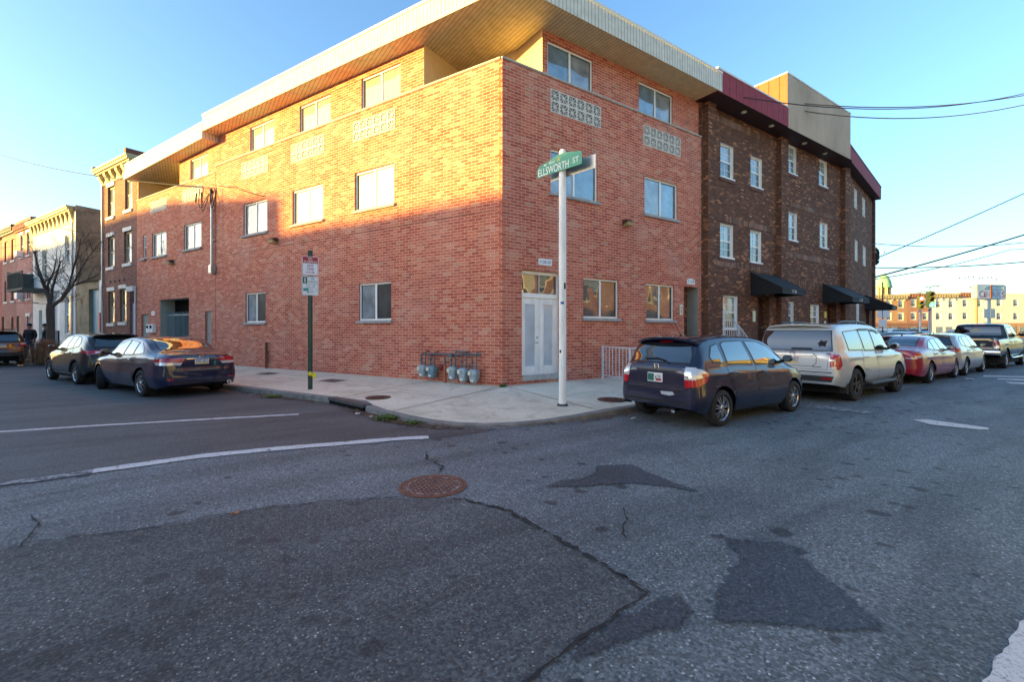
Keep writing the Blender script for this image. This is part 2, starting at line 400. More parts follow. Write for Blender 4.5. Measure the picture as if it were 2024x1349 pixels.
M['void'] = mat('void', (0.012, 0.010, 0.009), 0.95, spec=0.1)  # near-black faces stand in for the shade inside openings
M['fascia'] = stripe_mat('fascia', (0.68, 0.65, 0.55), (0.30, 0.27, 0.22), 0.125, axis=0, width=0.16, rough=0.6)
M['fascia_trim'] = mat('fascia_trim', (0.72, 0.69, 0.6), 0.45)
M['soffit'] = stripe_mat('soffit', (0.72, 0.58, 0.34), (0.36, 0.27, 0.14), 0.11, axis=0, width=0.16, source='P', rough=0.5)
M['maroon'] = stripe_mat('maroon', (0.30, 0.045, 0.06), (0.10, 0.015, 0.025), 0.42, axis=0, width=0.045, rough=0.75)
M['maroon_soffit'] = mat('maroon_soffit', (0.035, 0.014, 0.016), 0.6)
M['sunlit_box_side'] = stripe_mat('sunlit_box_side', (0.27, 0.07, 0.014), (0.12, 0.035, 0.008), 0.42, axis=0, width=0.04, rough=0.5)  # orange sunlight on the roof box side is put into this colour
M['white_frame'] = mat('white_frame', (0.85, 0.84, 0.80), 0.4, vary=0.05, scale=8)
M['grey_frame'] = mat('grey_frame', (0.50, 0.50, 0.50), 0.35, metal=0.3)
M['tan_frame'] = mat('tan_frame', (0.40, 0.33, 0.20), 0.5)
M['dark_wood'] = mat('dark_wood', (0.06, 0.028, 0.02), 0.5, vary=0.3, scale=3, stretch=(8, 8, 0.5))
M['red_board'] = mat('red_board', (0.20, 0.035, 0.03), 0.7, vary=0.2)
M['pane_curtain'] = glass_mat('pane_curtain', (0.30, 0.285, 0.25), fold=1, vary=0.4)
M['pane_pale'] = glass_mat('pane_pale', (0.22, 0.26, 0.29), ior=2.1, vary=0.4)
M['pane_blue'] = glass_mat('pane_blue', (0.12, 0.2, 0.26), ior=2.3, vary=0.4)
M['pane_dark'] = glass_mat('pane_dark', (0.035, 0.045, 0.05), ior=2.0, vary=0.4)
M['pane_street'] = glass_mat('pane_street', (0.10, 0.09, 0.085), ior=2.1, wobble=0.018, vary=0.3)
M['pane_door'] = glass_mat('pane_door', (0.50, 0.56, 0.62), ior=1.9, vary=0.12)
M['galv'] = mat('galv', (0.45, 0.46, 0.47), 0.4, metal=0.7, vary=0.2, scale=8)
M['white_pole'] = mat('white_pole', (0.80, 0.80, 0.78), 0.5, vary=0.18, scale=5, stretch=(1, 1, 0.3))
M['black'] = mat('black', (0.012, 0.012, 0.013), 0.5)
M['wire'] = mat('wire', (0.02, 0.018, 0.016), 0.6)
M['wire_tan'] = mat('wire_tan', (0.16, 0.11, 0.06), 0.6)
M['canvas'] = mat('canvas', (0.008, 0.009, 0.012), 0.75, vary=0.3, scale=4, bump=0.3, bscale=90)
M['white'] = mat('white', (0.78, 0.78, 0.78), 0.5)
M['rail_white'] = mat('rail_white', (0.62, 0.64, 0.67), 0.45, vary=0.15, scale=20)
M['rust'] = mat('rust', (0.17, 0.055, 0.03), 0.8, vary=0.35, scale=14, bump=0.3)
M['rust_orange'] = mat('rust_orange', (0.42, 0.12, 0.05), 0.7, vary=0.2, scale=14)
M['meter_blue'] = mat('meter_blue', (0.30, 0.38, 0.42), 0.45, vary=0.2, scale=8)
M['meter_dark'] = mat('meter_dark', (0.14, 0.26, 0.32), 0.45, vary=0.2, scale=8)
M['pipe_grey'] = mat('pipe_grey', (0.10, 0.13, 0.155), 0.45, metal=0.3, vary=0.25, scale=15)
M['meter_face'] = mat('meter_face', (0.66, 0.68, 0.55), 0.4)
M['sign_green'] = mat('sign_green', (0.0, 0.27, 0.17), 0.4)
M['sign_dark_green'] = mat('sign_dark_green', (0.0, 0.12, 0.06), 0.4)
M['sign_red'] = mat('sign_red', (0.36, 0.008, 0.03), 0.4)
M['sign_teal'] = mat('sign_teal', (0.03, 0.28, 0.27), 0.4)
M['sign_white'] = mat('sign_white', (0.74, 0.76, 0.80), 0.4)
M['sign_yellow'] = mat('sign_yellow', (0.75, 0.5, 0.02), 0.4)
M['sign_back'] = mat('sign_back', (0.42, 0.43, 0.44), 0.35, metal=0.5)
M['post_green'] = mat('post_green', (0.015, 0.07, 0.055), 0.5)
M['lamp_tan'] = mat('lamp_tan', (0.35, 0.26, 0.12), 0.45)
M['bronze'] = mat('bronze', (0.06, 0.035, 0.025), 0.5)
M['letters'] = mat('letters', (0.03, 0.025, 0.025), 0.6)
M['asphalt'] = asphalt_mat('asphalt', (0.108, 0.126, 0.136), (0.150, 0.174, 0.186), (0.43, 0.46, 0.46), 0.14, 62, spots=0.75)
M['asphalt_coarse'] = asphalt_mat('asphalt_coarse', (0.070, 0.079, 0.085), (0.098, 0.109, 0.116), (0.48, 0.48, 0.46), 0.16, 58, spots=0.5, bump=1.0)
M['asphalt_side'] = asphalt_mat('asphalt_side', (0.068, 0.075, 0.080), (0.092, 0.101, 0.106), (0.30, 0.31, 0.30), 0.16, 95, bump=0.7)
M['patch'] = asphalt_mat('patch', (0.050, 0.058, 0.070), (0.066, 0.076, 0.090), (0.4, 0.41, 0.42), 0.05, 62, bump=0.35, rough=0.6, stain=0.15)
def ragged(m):
    nt = m.node_tree; b = nt.nodes['Principled BSDF']
    at = nt.nodes.new('ShaderNodeAttribute'); at.attribute_name = 'edge'
    g = nt.nodes.new('ShaderNodeNewGeometry')
    n = nt.nodes.new('ShaderNodeTexNoise'); n.inputs['Scale'].default_value = 16; n.inputs['Detail'].default_value = 8; n.inputs['Roughness'].default_value = 0.75
    n2 = nt.nodes.new('ShaderNodeTexNoise'); n2.inputs['Scale'].default_value = 3.2; n2.inputs['Detail'].default_value = 6
    nt.links.new(g.outputs['Position'], n.inputs['Vector']); nt.links.new(g.outputs['Position'], n2.inputs['Vector'])
    a = nt.nodes.new('ShaderNodeMath'); a.operation = 'MULTIPLY_ADD'; a.inputs[1].default_value = 1.1; nt.links.new(n.outputs['Fac'], a.inputs[0]); nt.links.new(at.outputs['Fac'], a.inputs[2])
    c = nt.nodes.new('ShaderNodeMath'); c.operation = 'MULTIPLY_ADD'; c.inputs[1].default_value = 1.0; nt.links.new(n2.outputs['Fac'], c.inputs[0]); nt.links.new(a.outputs[0], c.inputs[2])
    r_ = nt.nodes.new('ShaderNodeValToRGB'); ramp(r_, [(0.33, (0, 0, 0)), (0.45, (0.92, 0.92, 0.92))])
    d_ = nt.nodes.new('ShaderNodeMath'); d_.operation = 'MULTIPLY'; d_.inputs[1].default_value = 0.33; nt.links.new(c.outputs[0], d_.inputs[0])
    nt.links.new(d_.outputs[0], r_.inputs['Fac']); nt.links.new(r_.outputs['Color'], b.inputs['Alpha'])
ragged(M['patch'])
M['crack'] = mat('crack', (0.02, 0.02, 0.022), 0.9)
M['line_paint'] = worn_paint('line_paint', (0.62, 0.62, 0.62), (0.10, 0.10, 0.105), 0.40)
M['faded_paint'] = worn_paint('faded_paint', (0.34, 0.36, 0.37), (0.09, 0.092, 0.1), 0.5)
# light levels
SUN_E, SUN_C = 3.6, (1.0, 0.70, 0.16)
SKY_S, SKY_AIR, SKY_DUST, SKY_OZONE = 0.15, 1.0, 1.6, 2.8
EXPOSURE = 2.45
SUN_A, SUN_H = 157, 5.0
# ------------------------------------------------------------------ frames of the two streets
AV = R(113.034)
V = Vector((math.cos(AV), math.sin(AV), 0)); NV = Vector((-math.sin(AV), math.cos(AV), 0))
FL = Frame((0, 0), V, NV)                     # wall on the side street
FR = Frame((0, 0), (1, 0), (0, -1))           # wall on the avenue
TB = R(9.8)
FB = Frame((20.59, 0), (math.cos(TB), math.sin(TB)), (math.sin(TB), -math.cos(TB)))   # bend in the brown block
def PL(s, o, z=0): return FL((s, o, z))
GZ = 0.22                                     # pavement height along the walls

def struct(o): return tag(o, kind='structure')

def jag(poly, amp=0.02, step=0.15, closed=True):
    out = []
    n = len(poly)
    for i in range(n if closed else n - 1):
        a = Vector(poly[i]); b = Vector(poly[(i + 1) % n])
        k = max(1, int((b - a).length / step))
        for j in range(k):
            p = a.lerp(b, j / k)
            out.append((p.x + random.uniform(-amp, amp), p.y + random.uniform(-amp, amp)))
    if not closed: out.append(tuple(poly[-1]))
    return out

def sheet(name, poly, z, m):
    b = MB(IDF); b.face([(x, y, z) for x, y in poly]); return b.build(name, m)

def ribbon(name, pts, width, z, m, jit=0.01, step=0.12, taper=False):
    p = jag(pts, 0.0, step, closed=False)
    L_, Rr = [], []
    for i, q in enumerate(p):
        a = Vector(p[max(i-1, 0)]); b = Vector(p[min(i+1, len(p)-1)])
        t = (b - a).normalized(); n = Vector((-t.y, t.x))
        w = width / 2
        if taper: w *= min(1, 0.25 + 4 * min(i, len(p) - 1 - i) / len(p))
        q = Vector(q)
        L_.append(q + n * (w + random.uniform(-jit, jit))); Rr.append(q - n * (w + random.uniform(-jit, jit)))
    b = MB(IDF)
    b.grid([[(x.x, x.y, z) for x in L_], [(x.x, x.y, z) for x in Rr]])
    return b.build(name, m)

b = MB(IDF); b.face([(-500, -500, 0), (600, -500, 0), (600, 600, 0), (-500, 600, 0)])
struct(b.build('road', M['asphalt']))
side = [(-2.3, -3.3), (-2.9, -3.35), (-3.42, -3.32), (-3.9, -3.12), (-4.44, -3.0), (-5.38, -2.76), (-6.22, -2.63), (-6.95, -2.67), (-7.67, -2.75), (-8.5, -2.7), (-11.2, -2.6)]
e0 = PL(90, 11.3); e1 = PL(90, 3.0); e2 = PL(1, 3.0)
side = jag(side, 0.015, 0.15, closed=False) + [(e0.x, e0.y), (e1.x, e1.y), (e2.x, e2.y), (-3.3, -1), (-2.9, -2.2)]
struct(sheet('road_side_street', side, 0.004, M['asphalt_side']))
seam = [(-8.22, -4.5), (-7.48, -4.66), (-7.06, -4.76), (-6.59, -4.85), (-5.88, -4.89), (-5.4, -5.03), (-4.9, -5.22), (-4.41, -5.53), (-4.21, -5.75), (-4.03, -6.17), (-4.03, -6.61), (-4.02, -7.14), (-4.02, -7.47), (-4.05, -7.76), (-4.33, -7.79), (-4.68, -7.83), (-4.94, -7.87), (-5.09, -7.9), (-5.35, -8.1)]
struct(sheet('road_old_surface', [(-14, -3.4)] + jag(seam, 0.022, 0.05, closed=False) + [(-5.7, -9.2), (-6.2, -12), (-14, -12)], 0.004, M['asphalt_coarse']))
pA = [(-3.4, -5.88), (-3.1, -5.84), (-2.87, -5.91), (-2.69, -5.87), (-2.39, -5.66), (-2.07, -5.83), (-1.99, -5.94), (-2.1, -6.23), (-2.17, -6.6), (-2.17, -6.89), (-2.26, -6.84), (-2.34, -6.61), (-2.43, -6.49), (-2.62, -6.32), (-2.9, -6.17), (-3.26, -6.03)]
pB = [(-2.93, -7.52), (-2.9, -7.63), (-2.67, -7.85), (-2.66, -7.95), (-2.8, -8.11), (-2.88, -8.18), (-3.02, -8.38), (-3.08, -8.5), (-3.19, -8.63), (-3.26, -8.71), (-3.38, -8.65), (-3.54, -8.52), (-3.69, -8.39), (-3.85, -8.25), (-4.0, -8.13), (-3.73, -7.99), (-3.48, -7.89), (-3.15, -7.79)]
pC = [(-4.04, -7.80), (-3.9, -7.86), (-3.98, -8.02), (-4.21, -8.06), (-4.5, -7.98), (-4.9, -7.93), (-4.68, -7.84), (-4.33, -7.80)]
def patch_sheet(poly, z):
    p = [Vector((q[0], q[1], 0)) for q in jag(poly, 0.010, 0.05)]; n = len(p)
    bm = bmesh.new(); bm.faces.new([bm.verts.new(q) for q in p])
    bmesh.ops.triangulate(bm, faces=bm.faces[:])
    for ax in (0, 1):
        lo = min(q[ax] for q in p); hi = max(q[ax] for q in p); v = lo + .05
        while v < hi:
            bmesh.ops.bisect_plane(bm, geom=bm.verts[:] + bm.edges[:] + bm.faces[:], plane_co=(v, v, 0), plane_no=(1, 0, 0) if ax == 0 else (0, 1, 0)); v += .05
    def dist(q):
        best = 9
        for i in range(n):
            a_, b_ = p[i], p[(i + 1) % n]; d_ = b_ - a_; u_ = max(0, min(1, (q - a_).dot(d_) / max(d_.length_squared, 1e-9))); best = min(best, (a_ + d_*u_ - q).length)
        return best
    ed = [min(1, dist(v.co.copy()) / .13) for v in bm.verts]
    for v in bm.verts: v.co.z = z
    me = bpy.data.meshes.new('road_patch'); bm.to_mesh(me); bm.free(); me.materials.append(M['patch'])
    at = me.attributes.new('edge', 'FLOAT', 'POINT')
    for i, e in enumerate(ed): at.data[i].value = e
    o = bpy.data.objects.new('road_patch', me); C.objects.link(o); WORLD[o] = Matrix.Identity(4); return o
for p in (pA, pB, pC): struct(patch_sheet(p, 0.008))
cr1 = [(-3.8, -3.94), (-3.94, -4.28), (-3.86, -4.4), (-3.94, -4.54), (-3.92, -4.68), (-4.06, -4.88)]
cr3 = [(-7.77, -3.45), (-7.6, -3.33), (-7.28, -3.29), (-7.1, -3.19)]
cr4 = [(-7.36, -4.74), (-7.35, -4.38), (-7.38, -4.19), (-7.48, -3.93)]
cr5 = [(-3.12, -6.73), (-3.32, -6.93), (-3.5, -7.04), (-3.6, -7.19)]
for p, w in ((cr1, .026), (seam[7:14], .03), (seam[12:19], .016), (seam[1:8], .012), (cr3, .012), (cr4, .013), (cr5, .014)):
    struct(ribbon('road_crack', jag(p, 0.018, 0.08, closed=False), w, 0.012, M['crack'], jit=w * 0.5, step=0.03, taper=True))
struct(ribbon('road_marking', [(-9.6, 1.12), (-8.82, 0.98), (-7.91, 0.80), (-6.91, 0.57), (-5.8, 0.28), (-4.66, -0.04)], 0.13, 0.009, M['line_paint'], 0.012))
struct(ribbon('road_marking', [(-7.25, -2.58), (-6.95, -2.56), (-6.22, -2.52), (-5.38, -2.65), (-4.44, -2.89), (-3.9, -3.01), (-3.42, -3.19)], 0.21, 0.009, M['line_paint'], 0.012))
struct(ribbon('road_marking', [(-9.5, -2.55), (-8.17, -2.6), (-7.67, -2.64), (-7.25, -2.58)], 0.17, 0.009, M['faded_paint'], 0.02))
struct(sheet('road_marking', jag([(4.26, -6.84), (4.5, -6.96), (4.42, -7.76), (4.22, -7.82), (4.07, -7.72), (3.98, -7.16)], .01), 0.009, M['line_paint']))
struct(sheet('road_marking', jag([(4.68, -4.99), (4.68, -6.12), (4.32, -6.21), (4.31, -5.87), (4.16, -5.11)], .02), 0.009, M['faded_paint']))
for p in ([(16.83, -5.56), (17.55, -6.5), (19.3, -8.4), (18.6, -8.5), (17.03, -6.57), (16.19, -5.67)], [(15.71, -6.06), (16.21, -6.79), (17.8, -8.6), (17.1, -8.7), (15.53, -6.87), (15.28, -6.15)], [(14.46, -6.48), (14.82, -7.06), (16.3, -8.8), (15.5, -8.9), (14.03, -7.16), (13.93, -6.61)]):
    struct(sheet('road_marking', jag(p, .02), 0.009, M['line_paint']))
struct(sheet('road_marking', jag([(-2.6, -9.09), (-3.42, -9.07), (-4.3, -9.14), (-4.2, -9.65), (-1.4, -9.62), (-1.4, -9.1)], .012, .06), 0.009, M['line_paint']))

# ---- pavement round the corner: pairs (kerb point, kerb height, wall point)
KP = []
for s in (70, 50, 40, 30, 25, 20, 16, 12, 9, 6, 4, 2.6, 1.5): KP.append((PL(s, 3.12), 0.125, PL(s, 0)))
cor = [((-3.52, -0.5), .12), ((-3.46, -1.15), .11), ((-3.24, -1.85), .085), ((-3.02, -2.3), .06), ((-2.72, -2.72), .045), ((-2.35, -3.02), .035), ((-1.85, -3.26), .04), ((-1.3, -3.4), .05), ((-0.7, -3.47), .075), ((0.1, -3.5), .11)]
for (p, z) in cor: KP.append((Vector((*p, 0)), z, Vector((0, 0, 0))))
for x in (1.2, 3, 6, 10, 15, 20.6): KP.append((Vector((x, -3.5, 0)), .12, Vector((x, 0, 0))))
for t in (3, 6, 8.2): q = FB((t, 0, 0)); KP.append((Vector((q.x, -3.45 + 0.05*t, 0)), .12, q))
def offset_in(i, dist):
    a = KP[max(i-1, 0)][0]; b = KP[min(i+1, len(KP)-1)][0]; t = (b - a).normalized()
    return KP[i][0] + Vector((-t.y, t.x, 0)) * dist
rows = [[] for _ in range(6)]
for i, (k, z, w_) in enumerate(KP):
    a = offset_in(i, 0.15)
    for j in range(6):
        t = j / 5
        p = a.lerp(w_, t); rows[j].append((p.x, p.y, z + (GZ - z) * t))
def sidewalk_mat():
    m, b, N, Lk = nodes('sidewalk')
    g = N('ShaderNodeNewGeometry')
    n = N('ShaderNodeTexNoise'); n.inputs['Scale'].default_value = 0.8; n.inputs['Detail'].default_value = 8; n.inputs['Roughness'].default_value = 0.6; Lk(g, 'Position', n, 'Vector')
    r_ = N('ShaderNodeValToRGB'); ramp(r_, [(0.3, (0.57, 0.50, 0.385)), (0.5, (0.68, 0.61, 0.48)), (0.7, (0.75, 0.68, 0.54))]); Lk(n, 'Fac', r_, 'Fac')
    f = N('ShaderNodeTexNoise'); f.inputs['Scale'].default_value = 40; f.inputs['Detail'].default_value = 6; Lk(g, 'Position', f, 'Vector')
    fr = N('ShaderNodeValToRGB'); ramp(fr, [(0.3, (0.75,) * 3), (0.7, (1.15,) * 3)]); Lk(f, 'Fac', fr, 'Fac')
    mu = N('ShaderNodeMix', data_type='RGBA', blend_type='MULTIPLY'); mu.inputs[0].default_value = 0.8; Lk(r_, 'Color', mu, 6); Lk(fr, 'Color', mu, 7)
    v = N('ShaderNodeTexVoronoi'); v.inputs['Scale'].default_value = 2.6; Lk(g, 'Position', v, 'Vector')
    s = N('ShaderNodeSeparateColor'); Lk(v, 'Color', s, 'Color')
    rad = N('ShaderNodeMath', operation='MULTIPLY_ADD'); Lk(s, 0, rad, 0); rad.inputs[1].default_value = 0.26; rad.inputs[2].default_value = -0.13
    df = N('ShaderNodeMath', operation='SUBTRACT'); Lk(rad, 'Value', df, 0); Lk(v, 'Distance', df, 1)
    sr = N('ShaderNodeValToRGB'); ramp(sr, [(0.0, (0, 0, 0)), (0.02, (0.7,) * 3)]); Lk(df, 'Value', sr, 'Fac')
    sn = N('ShaderNodeTexNoise'); sn.inputs['Scale'].default_value = 2.2; sn.inputs['Detail'].default_value = 9; sn.inputs['Roughness'].default_value = 0.7; sn.inputs['Distortion'].default_value = 0.8; Lk(g, 'Position', sn, 'Vector')
    sc2 = N('ShaderNodeValToRGB'); ramp(sc2, [(0.32, (0.66, 0.64, 0.62)), (0.5, (1, 1, 1))]); Lk(sn, 'Fac', sc2, 'Fac')
    m2 = N('ShaderNodeMix', data_type='RGBA', blend_type='MULTIPLY'); m2.inputs[0].default_value = 0.8; Lk(mu, 2, m2, 6); Lk(sc2, 'Color', m2, 7); mu = m2
    mx = N('ShaderNodeMix', data_type='RGBA'); Lk(sr, 'Color', mx, 0); Lk(mu, 2, mx, 6); mx.inputs[7].default_value = (0.08, 0.065, 0.055, 1)
    Lk(mx, 2, b, 'Base Color'); b.inputs['Roughness'].default_value = 0.85
    bp = N('ShaderNodeBump'); bp.inputs['Strength'].default_value = 0.3; bp.inputs['Distance'].default_value = 0.004; Lk(f, 'Fac', bp, 'Height'); Lk(bp, 'Normal', b, 'Normal')
    return m
M['sidewalk'] = sidewalk_mat()
M['kerb'] = mat('kerb', (0.19, 0.18, 0.17), 0.85, vary=0.35, scale=5, bump=0.4)
M['kerb_dark'] = mat('kerb_dark', (0.06, 0.06, 0.065), 0.6, vary=0.35, scale=8, bump=0.3)
b = MB(IDF); b.grid(rows); struct(b.build('sidewalk', M['sidewalk']))
kr = [[], [], [], []]
for i, (k, z, w_) in enumerate(KP):
    a = offset_in(i, 0.15); c_ = offset_in(i, 0.02)
    kr[0].append((k.x, k.y, -0.02)); kr[1].append((k.x, k.y, z - 0.012)); kr[2].append((c_.x, c_.y, z + 0.003)); kr[3].append((a.x, a.y, z + 0.003))
b = MB(IDF); b.grid(kr); struct(b.build('kerb', M['kerb'], smooth=True, sharp=50))
def pave_z(p):
    """height of the pavement under a point"""
    best = None
    for i in range(len(KP) - 1):
        for k in range(5):
            t = k / 5
            a = KP[i][0].lerp(KP[i+1][0], t); w_ = KP[i][2].lerp(KP[i+1][2], t); z = KP[i][1] * (1-t) + KP[i+1][1] * t
            d_ = w_ - a
            u_ = max(0, min(1, (Vector((p[0], p[1], 0)) - a).dot(d_) / max(d_.length_squared, 1e-6)))
            q = a + d_ * u_; dd = (q - Vector((p[0], p[1], 0))).length
            if best is None or dd < best[0]: best = (dd, z + (GZ - z) * u_)
    return best[1]
def joint(a, c_, w=0.02):
    n = 14; pts = [(a[0] + (c_[0]-a[0])*k/n, a[1] + (c_[1]-a[1])*k/n) for k in range(n + 1)]
    L_, Rr = [], []
    t = (Vector(c_) - Vector(a)).normalized(); nn = Vector((-t.y, t.x)) * w / 2
    for p in pts:
        z = pave_z(p) + 0.004
        L_.append((p[0] + nn.x, p[1] + nn.y, z)); Rr.append((p[0] - nn.x, p[1] - nn.y, z))
    b = MB(IDF); b.grid([L_, Rr]); return struct(b.build('pavement_joint', M['crack']))
joint((-0.08, -0.05), (-3.3, -1.3)); joint((0.05, -0.08), (-0.05, -3.3))
for s in (2.4, 6.2, 10, 14, 18, 22):
    a = PL(s, 0.05); c_ = PL(s - .15, 2.95); joint((a.x, a.y), (c_.x, c_.y), 0.018)
a = PL(1.2, 1.55); c_ = PL(22, 1.55); joint((a.x, a.y), (c_.x, c_.y), 0.013)
joint((0.1, -1.75), (9, -1.75), 0.013); joint((2.6, -0.05), (2.6, -3.3), 0.012); joint((5.4, -0.05), (5.4, -3.3), 0.012)
a = PL(1.9, 1.9); c_ = PL(1.9, 2.95); joint((a.x, a.y), (c_.x, c_.y), .012); a2 = PL(0.5, 1.9); joint((a.x, a.y), (a2.x, a2.y), .012)
# opposite pavements (behind and beside the camera)
b = MB(FL); b.box(5.5, 90, 11.3, 14.2, -0.05, 0.13); struct(b.build('sidewalk', M['sidewalk']))
b = MB(IDF); b.box(-14, 70, -15.6, -12.6, -0.05, 0.13); struct(b.build('sidewalk', M['sidewalk']))
# ------------------------------------------------------------------ wall building blocks
M['trim_dark'] = mat('trim_dark', (0.03, 0.03, 0.03), 0.5)
def wall_mb(f, s0, s1, z0, z1, holes=(), o=0.0, depth=0.12, mb=None, mi=0):
    """sheet of wall with openings; every opening has its reveals"""
    m = mb or MB(f)
    S = sorted({s0, s1} | {h[k] for h in holes for k in (0, 1)}); Z = sorted({z0, z1} | {h[k] for h in holes for k in (2, 3)})
    S = [s for s in S if s0 <= s <= s1]; Z = [z for z in Z if z0 <= z <= z1]
    for i in range(len(S) - 1):
        for j in range(len(Z) - 1):
            cs, cz = (S[i]+S[i+1])/2, (Z[j]+Z[j+1])/2
            if any(h[0] < cs < h[1] and h[2] < cz < h[3] for h in holes): continue
            m.face([(S[i], o, Z[j]), (S[i+1], o, Z[j]), (S[i+1], o, Z[j+1]), (S[i], o, Z[j+1])], mi)
    for h in holes:
        a, c_, l, t = h[:4]; dp = h[4] if len(h) > 4 else depth; jm = h[5] if len(h) > 5 else mi
        fm = h[6] if len(h) > 6 else jm
        i_ = o - dp
        m.face([(a, o, l), (a, i_, l), (a, i_, t), (a, o, t)], jm); m.face([(c_, o, l), (c_, o, t), (c_, i_, t), (c_, i_, l)], fm)
        m.face([(a, o, t), (a, i_, t), (c_, i_, t), (c_, o, t)], jm); m.face([(a, o, l), (c_, o, l), (c_, i_, l), (a, i_, l)], jm)
    return m

def slider(f, rect, parent, o, pa='pane_curtain', pb='pane_pale', fm='white_frame', sill=True, flip=False, b_=0.05, sill_m='sill_stone'):
    s0, s1, z0, z1 = rect
    m = MB(f); mid = (s0 + s1) / 2
    d0, d1 = o - 0.04, o + 0.03
    m.box(s0, s1, d0, d1, z0, z0 + b_); m.box(s0, s1, d0, d1, z1 - b_, z1)
    m.box(s0, s0 + b_, d0, d1, z0 + b_, z1 - b_); m.box(s1 - b_, s1, d0, d1, z0 + b_, z1 - b_)
    m.box(mid - 0.035, mid + 0.035, d0, d1 - 0.01, z0 + b_, z1 - b_)
    w = m.build('window', M[fm], parent)
    g = MB(f)
    for a, c_ in ((s0 + b_, mid - .035), (mid + .035, s1 - b_)):
        e = .014; q0, q1 = o - .014, o + .004
        g.box(a, a + e, q0, q1, z0 + b_, z1 - b_); g.box(c_ - e, c_, q0, q1, z0 + b_, z1 - b_); g.box(a + e, c_ - e, q0, q1, z0 + b_, z0 + b_ + e); g.box(a + e, c_ - e, q0, q1, z1 - b_ - e, z1 - b_)
    g.build('gasket', M['trim_dark'], w)
    L_, H_ = (pb, pa) if flip else (pa, pb)
    for a, c_, pm, dd in ((s0 + b_, mid - 0.035, L_, 0.0), (mid + 0.035, s1 - b_, H_, -0.012)):
        p = MB(f); p.face([(a, o + dd, z0 + b_), (c_, o + dd, z0 + b_), (c_, o + dd, z1 - b_), (a, o + dd, z1 - b_)]); p.build('pane', M[pm], w)
    if sill:
        p = MB(f); p.box(s0 - 0.06, s1 + 0.06, o - 0.02, o + 0.16, z0 - 0.085, z0 - 0.002); p.build('sill', M[sill_m], w, bevel=0.008)
    return w

def sash(f, rect, parent, o, up='pane_pale', lo='pane_dark', fm='white_frame', bars=True, sill='white_stone', b_=0.055, head=None, sill_h=0.09, simple=False):
    s0, s1, z0, z1 = rect
    m = MB(f); mz = (z0 + z1) / 2
    d0, d1 = o - 0.05, o + 0.03
    m.box(s0, s1, d0, d1, z0, z0 + b_); m.box(s0, s1, d0, d1, z1 - b_, z1)
    m.box(s0, s0 + b_, d0, d1, z0 + b_, z1 - b_); m.box(s1 - b_, s1, d0, d1, z0 + b_, z1 - b_)
    m.box(s0 + b_, s1 - b_, d0, d1 - 0.01, mz - 0.03, mz + 0.03)
    if bars:
        c_ = (s0 + s1) / 2
        for za, zb in ((z0 + b_, mz - .03), (mz + .03, z1 - b_)):
            m.box(c_ - 0.009, c_ + 0.009, o - .01, o + 0.008, za, zb)
            for k in (1, 2)[:1]: m.box(s0 + b_, c_ - .009, o - .01, o + 0.008, (za+zb)/2 - 0.009, (za+zb)/2 + 0.009); m.box(c_ + .009, s1 - b_, o - .01, o + 0.008, (za+zb)/2 - 0.009, (za+zb)/2 + 0.009)
    w = m.build('window', M[fm], parent)
    for za, zb, pm in ((z0 + b_, mz - 0.03, lo), (mz + 0.03, z1 - b_, up)):
        p = MB(f); p.face([(s0 + b_, o, za), (s1 - b_, o, za), (s1 - b_, o, zb), (s0 + b_, o, zb)]); p.build('pane', M[pm], w)
    if sill:
        p = MB(f); p.box(s0 - 0.06, s1 + 0.06, o, o + 0.2, z0 - sill_h, z0 - 0.002); p.build('sill', M[sill], w)
    if head:
        p = MB(f); p.box(s0 - 0.08, s1 + 0.08, o, o + 0.17, z1 + 0.002, z1 + 0.2); p.build('lintel', M[head], w)
    return w

# ------------------------------------------------------------------ the corner building
cb = thing('corner_building', 'three storey red brick corner building with cream metal roof edge and open corner balcony', 'building', (0, 0, 0))
Lw = {'2a': (3.79, 5.53, 5.32, 6.51), '2b': (7.10, 8.82, 5.29, 6.48), '2c': (10.39, 12.03, 5.27, 6.48), '2d': (15.39, 17.01, 5.17, 6.29), '2e': (18.73, 20.32, 5.13, 6.27), '2f': (20.96, 21.38, 5.15, 6.31), '1a': (3.91, 5.34, 1.91, 3.05), '1b': (10.49, 11.89, 1.91, 3.04)}
L3 = {'3a': (3.63, 5.34, 8.43, 9.45), '3b': (6.85, 8.55, 8.43, 9.42), '3c': (10.10, 11.74, 8.43, 9.42), '3d': (15.03, 16.62, 8.20, 9.14)}
Lb = [(3.75, 5.59, 7.49, 8.09), (7.04, 8.88, 7.47, 8.09), (10.34, 12.14, 7.47, 8.08), (15.30, 17.11, 7.27, 7.84), (18.70, 20.44, 7.26, 7.80)]
Rw = {'2g': (1.55, 3.30, 5.30, 6.48), '2h': (5.34, 7.02, 5.28, 6.47), '1c': (2.73, 4.17, 1.96, 3.10), '1d': (5.41, 6.83, 1.94, 3.09)}
R3 = {'3e': (1.52, 3.20, 8.43, 9.42), '3f': (5.19, 6.89, 8.44, 9.45)}
Rb = [(1.54, 3.41, 7.46, 8.08), (5.29, 7.16, 7.43, 8.06)]
LEND, REND = 22.08, 8.34
def left_holes(lo, hi):
    H = [h + (0.12,) for k, h in Lw.items() if lo < h[0] < hi] + [h + (0.3,) for h in Lb if lo < h[0] < hi]
    if lo > 10: H += [(14.56, 15.09, -.1, 2.42, .1, 0), (16.50, 19.39, -.1, 3.05, .62, 1, 1), (20.70, 21.56, -.1, 2.41, .1, 0)]
    return H
m = wall_mb(FL, 0, 14.18, -0.1, 8.36, left_holes(0, 14.18))
wall_mb(FL, 14.18, LEND, -0.1, 8.11, left_holes(14.18, 30), mb=m)
wl = m.build('wall', [M['red_brick'], M['jamb_grey']], cb)
